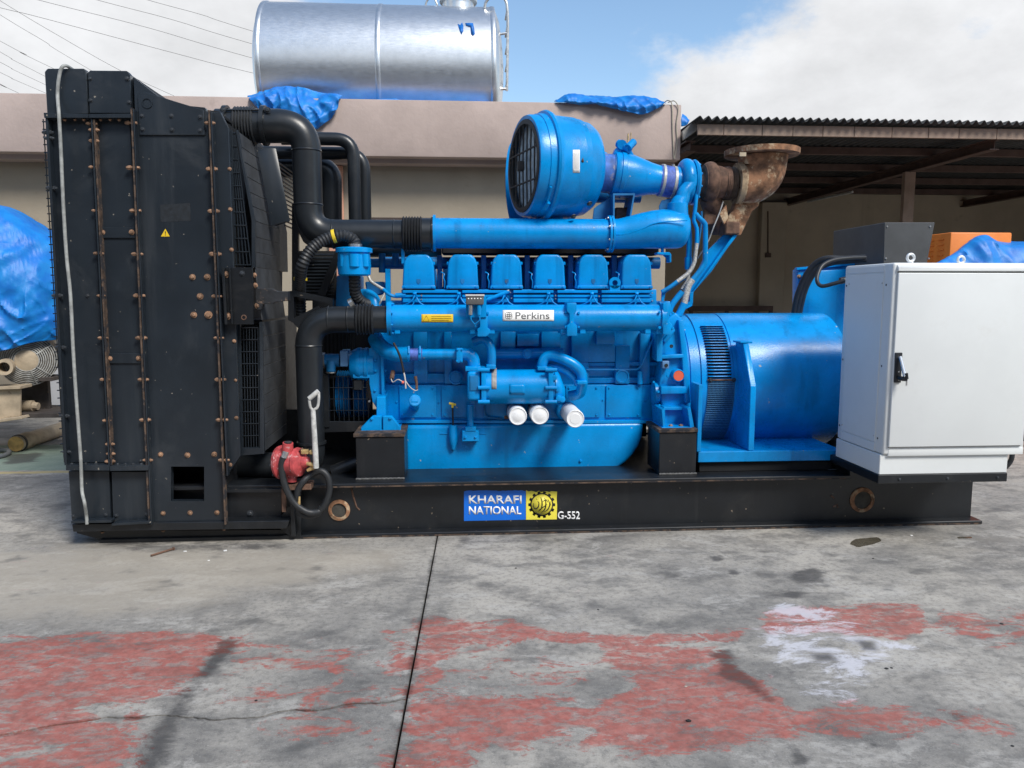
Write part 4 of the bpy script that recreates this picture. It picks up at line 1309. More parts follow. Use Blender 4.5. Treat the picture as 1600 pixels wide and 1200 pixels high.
# left mesh edge of the radiator front guard
mb = MB()
for k in range(44):
    y = 190 + k * 12.0
    xk = 70.5 + (y - 181) * 0.0549
    a = W(xk, y, YR + 0.02)
    mb.box((a.x - 0.018, YR + 0.02, a.z - 0.003), (a.x + 0.004, YR + 0.026, a.z + 0.003))
mb.tube([W(67.5, 186, YR + 0.022), W(100.5, 722, YR + 0.022)], 0.003, 6)
obj('front_mesh_edge', mb, RADPAINT, rad_o, kind='stuff')

# -- fan guard box on the engine side
GY = 0.02
guard = MB().pprism([(352, 192), (372, 204), (396, 345), (398, 418), (352, 418)], 0.70, 1.70)
guard.pprism([(352, 500), (410, 500), (412, 706), (375, 712), (352, 720)], 0.62, 1.70)
fg = obj('fan_guard', guard, FINMETAL, gen)


def bars(parent, quad, nv, nh, Y, th=0.004, m=RADPAINT, hv=1.0):
    """upright and cross wires over a quad given as px corners TL, TR, BR, BL"""
    TL, TR, BR, BL = [Vector((q[0], q[1], 0)) for q in quad]
    for i in range(nv + 1):
        u = i / nv
        a_, b_ = TL.lerp(TR, u), BL.lerp(BR, u)
        obj('guard_bar', MB().tube([W(a_.x, a_.y, Y), W(b_.x, b_.y, Y)], th, 5), m, parent)
    for i in range(nh + 1):
        u = i / nh
        a_, b_ = TL.lerp(BL, u), TR.lerp(BR, u)
        obj('guard_bar', MB().tube([W(a_.x, a_.y, Y - 0.004), W(b_.x, b_.y, Y - 0.004)], th * hv, 5), m, parent)


bars(fg, [(360, 208), (368, 208), (392, 414), (364, 414)], 5, 10, GY + 0.01, 0.0040)
bars(fg, [(376, 512), (403, 512), (405, 699), (380, 700)], 6, 10, GY + 0.01, 0.0028)
plate('guard_frame', [(357, 203), (363, 203), (367, 418), (362, 418)], GY, GY + 0.02, RADPAINT, 0.001, fg)
plate('guard_frame', [(368, 203), (371.5, 203), (398, 345), (399, 418), (393, 418), (393, 345)], GY, GY + 0.02, RADPAINT, 0.001, fg)
plate('guard_frame', [(370, 505), (375.5, 505), (379, 710), (374.5, 711)], GY, GY + 0.02, RADPAINT, 0.001, fg)
plate('guard_frame', [(405, 503), (410, 503), (413, 708), (406, 708)], GY, GY + 0.02, RADPAINT, 0.001, fg)
plate('guard_frame', [(375, 700), (413, 700), (413, 709), (375, 712)], GY - 0.001, GY + 0.019, RADPAINT, 0.001, fg)
# sloping sheet of the upper box, in slats that run back, then the lower face
GS = mat('dusty_guard_sheet', (0.040, 0.044, 0.050), 0.6, var=0.3, scale=9, wear=((0.11, 0.11, 0.105), 22, 0.62, 0.8))
edge_u = [(372.0, 204.5), (376.5, 229), (381, 252.5), (385.5, 276), (390, 300), (394, 322), (398, 345), (398.6, 370), (399, 394), (399, 418)]
for (xa, ya), (xb, yb) in zip(edge_u, edge_u[1:]):
    a, b = W(xa, ya + 0.5, GY + 0.02), W(xb, yb - 0.5, GY + 0.02)
    obj('guard_slat', MB().prism([a, b, b + Vector((-0.006, 0, 0)), a + Vector((-0.006, 0, 0))], (0, 0.62, 0), 0.001), GS, fg)
edge_l = [(410, 503), (410.4, 526), (410.8, 549), (411.2, 572), (411.6, 595), (412, 618), (412.3, 641), (412.6, 664), (412.9, 687), (413.2, 706)]
for (xa, ya), (xb, yb) in zip(edge_l, edge_l[1:]):
    a, b = W(xa, ya + 0.5, GY + 0.02), W(xb, yb - 0.5, GY + 0.02)
    obj('guard_slat', MB().prism([a, b, b + Vector((-0.006, 0, 0)), a + Vector((-0.006, 0, 0))], (0, 0.60, 0), 0.001), GS, fg)
a, b = W(399, 418, GY + 0.02), W(410, 500, GY + 0.02)
obj('guard_slat', MB().prism([a, b, b + Vector((-0.006, 0, 0)), a + Vector((-0.006, 0, 0))], (0, 0.60, 0), 0.001), GS, fg)
# cover plate leaning on the slope
q = [W(401, 234, 0.34), W(423, 231, 0.34), W(445.5, 346, 0.34), W(424, 353, 0.34)]
obj('cover_plate', MB().prism(q, (0.03, 0.008, 0), 0.003, 2), RADPAINT, fg)
# louvre rods further back
for k in range(15):
    y = 246 + k * 7.6
    xk = 425 + (y - 246) * 0.19
    a, b = W(xk, y, 0.55), None
    b = Vector((a.x + 0.0, 1.35, a.z))
    obj('louvre_rod', MB().tube([a, b], 0.006, 6), RADPAINT, fg)
# bracket arms
mb = MB().pprism([(346, 418), (395, 418), (396, 507), (351, 507)], YR - 0.03, YR - 0.018, 0.002)
mb.pprism([(346, 418), (350, 418), (355, 507), (351, 507)], YR - 0.055, YR - 0.031, 0.001)
mb.pprism([(357, 418.5), (359.5, 418.5), (363.5, 506), (361, 506)], YR - 0.05, YR - 0.031, 0.001)
bk = obj('mount_bracket', mb, BLACK, gen)
bolts(bk, [(353, 429), (356, 494)], YR - 0.03, B_RUST, 1.3)
bolts(bk, [(378.5, 427)], YR - 0.03, B_DARK, 1.1)
p = W(381, 496, YR - 0.0305)
obj('hole_rim', MB().lathe(p, (0, -1, 0), [(0, 0.009), (0, 0.016), (0.003, 0.014), (0.003, 0.009)], 18, cap=False), RUSTDK, bk)
bolts(bk, [(398, 430), (399, 446), (401, 478)], 0.0, B_RUST, 1.2, (1, -0.4, 0))
mb = MB().pprism([(399, 451), (425, 451), (433, 455), (450, 455), (450, 470), (430, 472), (428, 474), (410, 475), (408, 484), (399, 484)], 0.0, 0.06, 0.003)
obj('bracket_arm', mb, mat('scraped_black_paint', (0.022, 0.024, 0.028), 0.5, var=0.3, scale=20, wear=((0.16, 0.11, 0.08), 28, 0.56, 0.66)), bk)
mb = MB()
outer = [(450, 455), (460, 454), (520, 468), (520, 490), (500, 486), (485, 492), (466, 513), (450, 501)]
inner = [(459, 463), (478, 463), (495, 472), (478, 486), (465, 497), (459, 497)]
for seg_ in ([(450, 455), (459, 454), (459, 505), (450, 500)], [(459, 454), (520, 467), (520, 475), (459, 463)], [(514, 474), (520, 474), (520, 490), (514, 490)], [(459, 497), (497, 478), (502, 484), (466, 513), (459, 506)]):
    mb.pprism(seg_, 0.30, 0.36)
obj('bracket_frame', mb, BLACK, bk)
mb = MB()
for seg_ in ([(456, 318), (466, 322), (466, 456), (456, 456)], [(466, 340), (484, 372), (500, 388), (492, 392), (474, 378), (466, 362)], [(524, 392), (536, 394), (508, 462), (496, 460)]):
    mb.pprism(seg_, 0.62, 0.66)
obj('bracket_frame', mb, BLACK, bk)
for k in range(14):
    y = 398 + k * 5.2
    obj('louvre_rod', MB().tube([W(474, y, 0.72), W(522, y, 0.72)], 0.006, 6), RADPAINT, fg)
obj('louvre_back', MB().pbox(466, 392, 526, 470, 0.75, 0.76), DARKIN, fg)
# lower guard over the belt pulleys
gx = MB().pprism([(506, 586), (580, 586), (582, 660), (508, 660)], 1.05, 1.10)
obj('guard_back', gx, DARKIN, fg)
bars(fg, [(513, 588), (574, 588), (576, 659), (515, 659)], 8, 4, 0.42, 0.0022)
plate('guard_frame', [(502, 585), (513, 585), (515, 668), (504, 668)], 0.40, 0.44, BLACK, 0.002, fg)
plate('guard_frame', [(504, 659), (580, 659), (580, 674), (504, 676)], 0.41, 0.44, BLACK, 0.002, fg)
# ribbed pulleys
for x0, x1 in ((524, 546), (552, 572)):
    a, b = W(x0, 625, 0.55), W(x1, 625, 0.55)
    prof = []
    L_ = b.x - a.x
    for k in range(13):
        prof.append((L_ * k / 12, 0.16 if k % 2 == 0 else 0.15))
    obj('pulley', MB().lathe((a.x, 0.70, W(535, 620, 0.55).z), (1, 0, 0), prof, 40), BLUE_OLD, fg)
# dark fan drive sheet behind the pipes; lower black plate added as the shade beneath
obj('drive_dark_backing', MB().pprism([(488, 470), (586, 470), (586, 592), (488, 592)], 0.98, 1.04).pprism([(420, 640), (640, 640), (640, 745), (420, 745)], 1.10, 1.14), BLACK, fg)
for k in range(9):
    obj('louvre_rod', MB().tube([W(506 + k * 6, 522, 0.94), W(506 + k * 6, 590, 0.94)], 0.005, 5), RADPAINT, fg)
# far radiator feet and low black tube
obj('cross_tube', MB().tube([W(520, 738, 0.35), W(560, 722, 0.35), W(600, 720, 0.4)], 0.045, 14), BLACK, gen)
mb = MB().pprism([(352, 768), (440, 768), (440, 815), (352, 815)], 0.02, 0.10, 0.003).pprism([(352, 764), (442, 764), (442, 770), (352, 770)], -0.02, 0.14, 0.002)
ob = obj('outrigger', mb, BLACK, gen)
bolts(ob, [(391, 802)], 0.02, B_DARK, 1.6)
mb = MB().pprism([(430, 820), (458, 780), (470, 770), (470, 838), (452, 838)], 0.0, 0.012, 0.002).pprism([(452, 770), (459, 770), (462, 838), (455, 838)], -0.04, 0.0, 0.002)
obj('gusset_web', mb, BLACK, ob)
mb = MB().pprism([(120, 833), (180, 849), (450, 842), (450, 828), (120, 830)], 0.02, 0.09)
obj('skid_nose', mb, BLACK, base)

# ---------------------------------------------------------------- black coolant pipes


def bellows(pa, pb, r0, r1, n):
    pa, pb = Vector(pa), Vector(pb)
    prof = []
    L_ = (pb - pa).length
    for k in range(n * 4 + 1):
        u = k / (n * 4)
        prof.append((L_ * u, r0 + (r1 - r0) * (0.5 - 0.5 * math.cos(2 * math.pi * k / 4))))
    return MB().lathe(pa, pb - pa, prof, 32)


def weld(parent, p, axis, r, m=PIPEBLK, h=0.006):
    obj('weld_ring', MB().lathe(p, axis, [(-h, r * 0.995), (0, r + 0.003), (h, r * 0.995)], 28, cap=False), m, parent)


Y1 = 0.38
path = [W(340, 197, Y1), W(478, 197, Y1), W(480, 300, Y1), W(484, 366, Y1), W(632, 366, Y1)]
path[2] = Vector((path[1].x, Y1, path[2].z))
path[3] = Vector((path[1].x, Y1, path[4].z))
rr = 0.088
pp_ = resample(fillet(path[:2] + path[3:], 0.155, 12), 0.02)
cp = obj('coolant_pipe', MB().tube(pp_, [0.100 if i < 18 else max(0.088, 0.100 - (i - 18) * 0.0012) for i in range(len(pp_))], 32), PIPEBLK, gen)
weld(cp, Vector((path[1].x, Y1, W(480, 236, Y1).z)), (0, 0, 1), 0.090)
weld(cp, Vector((path[1].x, Y1, W(480, 320, Y1).z)), (0, 0, 1), 0.089)
weld(cp, W(521, 366, Y1), (1, 0, 0), 0.089)
weld(cp, W(616, 366, Y1), (1, 0, 0), 0.089)
obj('bellows', bellows(W(368, 196.5, Y1), W(400, 196.5, Y1), 0.102, 0.112, 7), RUBBER, cp)
obj('bellows', bellows(W(629, 365.5, Y1), W(660, 365.5, Y1), 0.096, 0.110, 7), RUBBER, cp)
obj('hose_end', MB().lathe(W(660, 365.5, Y1), (1, 0, 0), [(0, 0.098), (0.055, 0.098), (0.06, 0.112), (0.068, 0.112)], 32), PIPEBLK, cp)
for x in (355, 414):
    a = W(x, 196.5, Y1)
    obj('clamp_ring', MB().lathe(a, (1, 0, 0), [(-0.012, 0.101), (-0.012, 0.118), (0.012, 0.118), (0.012, 0.101)], 32, cap=False), PIPEBLK, cp)
obj('tie_rod', MB().tube([W(344, 172, Y1 - 0.08), W(418, 172, Y1 - 0.08)], 0.006, 8), PIPEBLK, cp)
bolts(cp, [(348, 172), (418, 172), (352, 190)], Y1 - 0.09, B_DARK, 1.4)
# lower pipe
Y3 = 0.24
p0, p1 = W(611, 499, Y3), W(481, 499, Y3)
vx = p1.x
zlow = W(470, 728, Y3).z
path = [p0, Vector((vx, Y3, p0.z)), Vector((vx, Y3, zlow)), Vector((vx - 0.7, Y3 + 0.1, zlow))]
pp_ = resample(fillet(path, [0.17, 0.10], 12), 0.02)
cp2 = obj('coolant_pipe', MB().tube(pp_, 0.080, 32), PIPEBLK, gen)
weld(cp2, W(514, 499, Y3), (1, 0, 0), 0.081)
weld(cp2, W(544, 499, Y3), (1, 0, 0), 0.081)
weld(cp2, Vector((vx, Y3, W(481, 540, Y3).z)), (0, 0, 1), 0.081)
obj('bellows', bellows(W(556, 499, Y3), W(585, 499, Y3), 0.083, 0.096, 6), RUBBER, cp2)
obj('hose_end', MB().lathe(W(585, 499, Y3), (1, 0, 0), [(0, 0.082), (0.09, 0.082), (0.092, 0.10), (0.10, 0.10)], 32), PIPEBLK, cp2)
obj('pipe_flange', MB().lathe(Vector((vx, Y3, W(481, 693, Y3).z)), (0, 0, 1), [(0, 0.09), (0.014, 0.09)], 28), PIPEBLK, cp2)
# far-side pipes
def bent(pts, r, rf, m=PIPEBLK, name='coolant_pipe'):
    return obj(name, MB().tube(resample(fillet(pts, rf, 10), 0.025), r, 24), m, gen)


Yf = 1.35
bent([W(380, 262, Yf), W(518, 262, Yf), W(518.5, 360, Yf)], 0.075, 0.10)
Yt = 1.1
a, b, c_ = W(440, 216, Yt), W(552, 216, Yt), W(552, 372, Yt)
bent([a, Vector((b.x, Yt, a.z)), Vector((b.x, Yt, c_.z))], 0.045, 0.13)
a, b, c_ = W(400, 238, Yt + 0.12), W(568.5, 238, Yt + 0.12), W(568.5, 372, Yt + 0.12)
bent([a, Vector((b.x, Yt + 0.12, a.z)), Vector((b.x, Yt + 0.12, c_.z))], 0.045, 0.13)
a = W(620, 384, 1.2)
bent([W(560, 384, 1.2), W(690, 384, 1.2)], 0.085, 0.1)

# ---------------------------------------------------------------- crankcase breather
Yb = 0.25
bc = W(553.5, 410, Yb)
s_ = M(1, bc)
br_o = obj('breather', MB().lathe(Vector((bc.x, Yb, W(553, 431, Yb).z)), (0, 0, 1), [(0, 22 * s_), (2 * s_, 25 * s_), (16 * s_, 26 * s_), (30 * s_, 25 * s_), (35 * s_, 25 * s_), (36 * s_, 28.5 * s_), (42 * s_, 28.5 * s_), (43 * s_, 27 * s_), (44 * s_, 20 * s_), (44 * s_, 0.001)], 40), BLUE, gen)
for a_ in (-1.9, -1.25):
    q = Vector((bc.x + math.cos(a_) * 24 * s_, Yb + math.sin(a_) * 24 * s_, W(553, 413, Yb).z))
for dx_ in (-17, 0, 17):
    q = W(553 + dx_, 406, Yb - 0.10 + abs(dx_) * 0.0012)
    obj('breather_rib', MB().tube([q + Vector((0, 0.02, -10 * s_)), q + Vector((0, 0.02, 9 * s_))], (9 if dx_ == 0 else 6) * s_, 12), BLUE, br_o)


def corr_hose(pts, r, step, m=RUBBER, name='hose', parent=None, d=0.08):
    q = resample(catmull(pts, 14), step / 4)
    R_ = [r * (1 + d * math.cos(2 * math.pi * i / 4)) for i in range(len(q))]
    return obj(name, MB().tube(q, R_, 18), m, parent), q


hz = [W(556, 383, Yb), W(551, 374, Yb), W(535, 368, Yb - 0.02), W(510, 373, Yb - 0.04), W(486, 390, Yb - 0.06), W(472, 415, Yb - 0.06), W(469, 440, Yb + 0.04), W(469, 465, Yb + 0.15), W(470, 495, Yb + 0.19)]
ho, hq = corr_hose(hz, 0.034, 0.020, name='breather_hose', parent=br_o)
for px_, ax in (((522, 369), (1, 0.0, 0.25)), ((469.5, 436), (0.05, 0, 1))):
    p = W(px_[0], px_[1], Yb - 0.03 if px_[0] > 500 else Yb + 0.035)
    obj('yellow_band', MB().lathe(p, ax, [(-0.010, 0.039), (-0.008, 0.041), (0.008, 0.041), (0.010, 0.039)], 20, cap=False), YELLOW, br_o)
obj('hose_clip', MB().lathe(W(555, 384, Yb), (0, 0, 1), [(-0.008, 0.036), (-0.008, 0.042), (0.010, 0.042), (0.010, 0.036)], 20, cap=False), STEEL, br_o)
hz = [W(554, 428, Yb), W(554, 445, Yb + 0.03), W(556, 460, Yb + 0.07), W(566, 473, Yb + 0.12), W(582, 478, Yb + 0.2)]
corr_hose(hz, 0.034, 0.022, name='drain_hose', parent=br_o)
obj('hose_clip', MB().lathe(W(548, 474, Yb + 0.02), (0.8, 0, 0.45), [(-0.008, 0.03), (0.016, 0.03)], 18), STEEL, br_o)
# ---------------------------------------------------------------- engine block
YB = 0.50
zc = W(1100, 603, 0.85).z                     # crank / alternator axis height
blk = MB()
blk.pprism([(584, 470), (1036, 470), (1036, 604), (584, 604)], YB, 1.20, 0.01, 2)
blk.pprism([(600, 601), (1036, 601), (1036, 657), (600, 657)], YB - 0.05, 1.24, 0.008, 2)
blk.pprism([(600, 657), (1034, 657), (1034, 661.5), (600, 661.5)], YB - 0.075, 1.26, 0.002)
eng = obj('engine_block', blk, BLUE, gen)
# ribs and cast steps of the upper crankcase
for x0, x1, y0, y1, dy_ in ((586, 600, 520, 602, 0.05), (646, 668, 518, 600, 0.035), (694, 706, 518, 600, 0.05), (782, 806, 518, 548, 0.05), (846, 876, 518, 548, 0.045), (893, 962, 518, 566, 0.05), (905, 920, 566, 600, 0.05), (962, 984, 540, 600, 0.06), (1000, 1016, 520, 600, 0.05)):
    obj('cast_rib', MB().pbox(x0, y0, x1, y1, YB - dy_, YB - 0.001, 0.006, 2), BLUE, eng)
for x0, y0, x1, y1, dy_ in ((612, 584, 700, 600, 0.03), (915, 566, 1030, 572, 0.035), (915, 590, 1030, 599, 0.03)):
    obj('cast_ledge', MB().pbox(x0, y0, x1, y1, YB - dy_, YB - 0.001, 0.006, 2), BLUE, eng)
for x, y, r in ((972, 588, 11), (712, 590, 11)):
    p = W(x, y, YB - 0.062)
    obj('core_plug', MB().lathe(p, (0, -1, 0), [(-0.02, M(r, p)), (0.012, M(r, p)), (0.015, M(r * 0.8, p)), (0.008, M(r * 0.72, p)), (0.008, 0.001)], 24), BLUE, eng)
obj('cast_box', MB().pbox(932, 514, 961, 538, YB - 0.10, YB - 0.05, 0.008, 2), BLUE, eng)
obj('cast_box', MB().pbox(808, 522, 842, 541, YB - 0.07, YB - 0.001, 0.006, 2), BLUE, eng)
# inspection covers
for x0, x1 in ((624, 682), (690, 742), (755, 830), (884, 938), (947, 1003)):
    c_ = obj('inspection_cover', MB().pbox(x0, 602, x1, 652.5, YB - 0.064, YB - 0.0505, 0.004, 2), BLUE, eng)
    bolts(eng, [(x0 + 5, 606), (x1 - 6, 606), (x0 + 5, 648), (x1 - 6, 648)], YB - 0.064, B_BLUE, 0.85)
bolts(eng, [(620, 628), (686, 628), (942, 625), (1008, 625)], YB - 0.05, B_BLUE, 0.8)
bolts(eng, [(645, 664), (671, 664), (697, 664), (719, 664), (750, 664), (775, 664), (927, 662), (952, 662), (978, 662), (1003, 661)], YB - 0.062, B_BLUE, 0.8, (0, 0, -1))
# sump
mb = MB()
sx = [W(x, 700, YB - 0.08) for x in (632, 1006)]
zs0, zs1 = W(800, 662, YB - 0.08).z, W(800, 752, YB - 0.08).z
pr = [(sx[0].x, zs0), (sx[1].x, zs0)]
h_ = zs0 - zs1
for k in range(1, 9):
    a_ = math.pi / 2 * k / 8
    pr.append((sx[1].x - 0.36 * (1 - math.cos(a_)) - 0.02 * k / 8, zs0 - 0.10 * h_ - 0.85 * h_ * math.sin(a_)))
pr += [(sx[0].x + 0.05, zs0 - 0.97 * h_), (sx[0].x, zs0 - 0.85 * h_)]
mb.prism([Vector((x, YB - 0.08, z)) for x, z in pr], (0, 0.86, 0), 0.03, 3)
sump = obj('oil_sump', mb, BLUE, gen)
bolts(sump, [(907, 720)], YB - 0.08, B_BLUE, 1.1)
for x0, x1, y in ((687, 700, 677.5), (720, 726, 677.5), (750, 760, 677.5)):
    obj('weld_seam', MB().tube([W(x0, y, YB - 0.081), W(x1, y, YB - 0.081)], 0.004, 6), BLUE, sump)
# dipstick
p0, p1, p2 = W(708, 702, YB - 0.10), W(708, 664, YB - 0.10), W(707, 634, YB - 0.11)
dp = obj('dipstick_tube', MB().tube([p0, p0.lerp(p1, 0.3), p0.lerp(p1, 0.6), p1], [0.012, 0.026, 0.029, 0.026], 14), BLUE, gen)
obj('dipstick', MB().tube([p1, p2], 0.006, 8), INKBLACK, dp)
obj('dipstick_handle', MB().tube([p2 + Vector((0, 0, -0.012)), p2 + Vector((0, 0, 0.012))], 0.008, 8).tube([p2 + Vector((-0.022, 0, 0.016)), p2 + Vector((0, 0, 0.012)), p2 + Vector((0.022, 0, 0.006))], 0.008, 8), YELLOW, dp)
# oil filler
p = W(648, 636, YB - 0.06)
q = W(648, 627, YB - 0.17)
obj('oil_filler', MB().tube([p, q], 0.030, 20).lathe(q, q - p, [(0, 0.038), (0.02, 0.039), (0.024, 0.034), (0.024, 0.001)], 28).box((q.x - 0.022, q.y - 0.03, q.z - 0.004), (q.x + 0.022, q.y - 0.015, q.z + 0.004)), BLUE, eng)
# oil cooler support pipe to the sump
mb = MB().tube([W(735, 632, YB - 0.12), W(735, 668, YB - 0.12)], 0.021, 14).pbox(727, 667, 744, 674, YB - 0.16, YB - 0.09, 0.003).pbox(722, 673, 748, 690, YB - 0.155, YB - 0.081, 0.004)
sp_ = obj('drain_pipe', mb, BLUE, gen)
bolts(sp_, [(727, 683), (743, 683)], YB - 0.155, B_BLUE, 1.0)

# ---------------------------------------------------------------- cylinder heads and rocker covers, near bank
Yh = 0.34
heads = MB().pprism([(627, 452), (1026, 452), (1026, 480), (627, 480)], Yh + 0.03, 0.80, 0.006, 2)
hd = obj('cylinder_head_rail', heads, BLUE, gen)
cov = [(628.5, 679.5), (698, 747.5), (767, 816.5), (835, 883.5), (903, 951.5), (971, 1019.5)]


def cover_px(x0, x1, y0=397.5, y1=449):
    w = x1 - x0
    return [(x0, y1), (x0 + 0.01 * w, y1 - 12), (x0 + 0.03 * w, y0 + 20), (x0 + 0.05 * w, y0 + 12), (x0 + 0.12 * w, y0 + 5), (x0 + 0.21 * w, y0 + 0.8), (x0 + 0.27 * w, y0), (x0 + 0.73 * w, y0), (x0 + 0.79 * w, y0 + 0.8), (x0 + 0.88 * w, y0 + 5), (x0 + 0.95 * w, y0 + 12), (x0 + 0.97 * w, y0 + 20), (x0 + 0.99 * w, y1 - 12), (x1, y1)]


for i, (x0, x1) in enumerate(cov):
    rc = obj('rocker_cover', MB().pprism(cover_px(x0, x1), Yh, Yh + 0.30, 0.013, 3), BLUE, gen)
    w = x1 - x0
    obj('cover_skirt', MB().pprism([(x0 - 0.5, 446), (x1 + 0.5, 446), (x1 + 1, 451), (x0 - 1, 451)], Yh - 0.012, Yh + 0.30, 0.004, 2), BLUE, rc)
    obj('cover_shield', MB().pprism([(x0 + 0.44 * w, 436), (x0 + 0.56 * w, 436), (x0 + 0.56 * w, 441), (x0 + 0.50 * w, 444.5), (x0 + 0.44 * w, 441)], Yh - 0.003, Yh + 0.004, 0.001), BLUE_OLD, rc)
    obj('cover_gasket', MB().pprism([(x0 + 0.5, 451.2), (x1 - 0.5, 451.2), (x1 - 0.5, 452.6), (x0 + 0.5, 452.6)], Yh - 0.004, Yh + 0.29), INKBLACK, rc)
    bolts(rc, [(x0 + 4, 448.5), (x1 - 4, 448.5)], Yh - 0.012, B_BLUE, 0.75)
    for xx in (x0 + 0.06 * w, x0 + 0.94 * w):
        obj('cover_lug', MB().pbox(xx - 3, 409, xx + 3, 414, Yh + 0.03, Yh + 0.07, 0.003), BLUE, rc)
    obj('head_neck', MB().pbox(x0 + 0.12 * w, 450, x1 - 0.12 * w, 457, Yh + 0.02, Yh + 0.25, 0.003), BLUE, rc)
    if i:
        obj('sensor_wire', MB().tube(catmull([W(x0 - 9, 425, Yh - 0.0), W(x0 - 4, 428, Yh - 0.015), W(x0 - 5, 434, Yh - 0.02), W(x0 - 3, 440, Yh - 0.015), W(x0 - 3.5, 450, Yh)], 6), 0.0035, 6), BLUE, rc)
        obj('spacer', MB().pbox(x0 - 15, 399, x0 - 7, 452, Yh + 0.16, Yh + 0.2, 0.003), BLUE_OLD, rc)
# far bank, seen through the gaps
for i, (x0, x1) in enumerate(cov):
    a, b = W(x0, 420, Yh), W(x1, 420, Yh)
    zt_, zb_ = W(700, 399, Yh).z, W(700, 449, Yh).z
    m_ = (b.x - a.x)
    pr = [(a.x - 0.0, zb_), (a.x + 0.1 * m_, zt_ - 0.03), (a.x + 0.3 * m_, zt_), (a.x + 0.7 * m_, zt_), (a.x + 0.9 * m_, zt_ - 0.03), (b.x, zb_)]
    obj('rocker_cover', MB().prism([Vector((x, 1.10, z)) for x, z in pr], (0, 0.28, 0), 0.02, 2), BLUE, gen)
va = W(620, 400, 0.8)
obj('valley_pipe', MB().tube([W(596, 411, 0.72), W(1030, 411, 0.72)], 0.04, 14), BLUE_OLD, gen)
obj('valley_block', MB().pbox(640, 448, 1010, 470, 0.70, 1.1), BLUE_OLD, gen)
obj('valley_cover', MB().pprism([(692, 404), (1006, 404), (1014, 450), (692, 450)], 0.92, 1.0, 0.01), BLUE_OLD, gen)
# black box stands in for the dark void under the charge pipe
obj('valley_dark_box', MB().pbox(690, 372, 1030, 398, 0.62, 0.78, 0.01), DARKIN, gen)
# injection rail: long ribs, lifting eye, unions and bent pipes
for x0, x1 in ((629, 716), (722, 795), (802, 865), (871, 934), (940, 1020)):
    obj('fuel_rail', MB().pbox(x0, 453.5, x1, 458, Yh - 0.03, Yh + 0.029, 0.003).pbox(x0, 460.5, x1, 465, Yh - 0.022, Yh + 0.029, 0.004).pbox(x0, 466.5, x1, 473, Yh - 0.03, Yh + 0.029, 0.004), BLUE, hd)
obj('lifting_eye', MB().lathe(W(961, 442, Yh - 0.025), (0, 1, 0), [(0, M(4, va)), (0, M(8.5, va)), (0.02, M(8.5, va)), (0.02, M(4, va))], 24, cap=False).pbox(953, 446, 969, 456, Yh - 0.025, Yh - 0.006), BLUE, hd)
for x in (648, 717, 788, 857, 925, 995):
    u = W(x, 460, Yh - 0.045)
    obj('injector_union', MB().lathe(u, (0, -0.4, 0.6), [(-0.015, 0.012), (0.012, 0.012), (0.014, 0.008)], 8), BLUE, hd)
    obj('injector_pipe', MB().tube(catmull([W(x, 460, Yh - 0.05), W(x - 3, 468, Yh - 0.06), W(x - 10, 474, Yh - 0.05), W(x - 19, 477, Yh - 0.02)], 6), 0.0045, 7), BLUE, hd)
    obj('injector_pipe', MB().tube(catmull([W(x + 3, 465, Yh - 0.05), W(x + 7, 472, Yh - 0.06), W(x + 15, 477, Yh - 0.06), W(x + 24, 478, Yh - 0.03)], 6), 0.0045, 7), BLUE, hd)
    obj('injector_pipe', MB().tube(catmull([W(x - 1, 472, Yh - 0.05), W(x - 4, 477, Yh - 0.05), W(x - 10, 479, Yh - 0.03)], 6), 0.004, 7), BLUE, hd)
bolts(hd, [(658.5, 462), (658.5, 468), (797, 457), (799, 466), (868, 462), (868, 467), (936, 463), (1019, 458), (1019, 470)], Yh - 0.03, B_STEEL, 0.8)
obj('coolant_bridge', MB().tube([W(762, 468, Yh - 0.05), W(796, 455, Yh - 0.05)], 0.012, 10), BLUE, hd)

# ---------------------------------------------------------------- lower water manifold (with name plate)
Ym = 0.24
MR = 0.0835
ma, mc = W(610, 497.5, Ym), W(1032, 496.5, Ym)
zm = ma.z
mx = lambda px: W(px, 497.5, Ym).x - ma.x
L_ = mx(1034)
man = obj('water_manifold', MB().lathe((ma.x, Ym, zm), (1, 0, 0), [(0, MR * 0.5), (0.0, MR), (L_, MR), (L_, MR * 0.5)], 40), BLUE, gen)
MO = Vector((ma.x, Ym, zm))


def flange(parent, px, r, th, m=BLUE, nb=8, o=MO, name='flange'):
    x = W(px, 497.5, o.y).x
    f_ = obj(name, MB().lathe((x, o.y, o.z), (1, 0, 0), [(0, r * 0.6), (0, r), (th, r), (th, r * 0.6)], 36, cap=False), m, parent)
    for k in range(nb):
        a_ = 2 * math.pi * (k + 0.5) / nb
        inst('bolt', B_BLUE, parent, Vector((x + th, o.y - math.sin(a_) * r * 0.92, o.z + math.cos(a_) * r * 0.92)), rot_to((1, 0, 0)), 0.8)
    return f_


flange(man, 606, 0.104, 0.028)
flange(man, 1029, 0.098, 0.026)
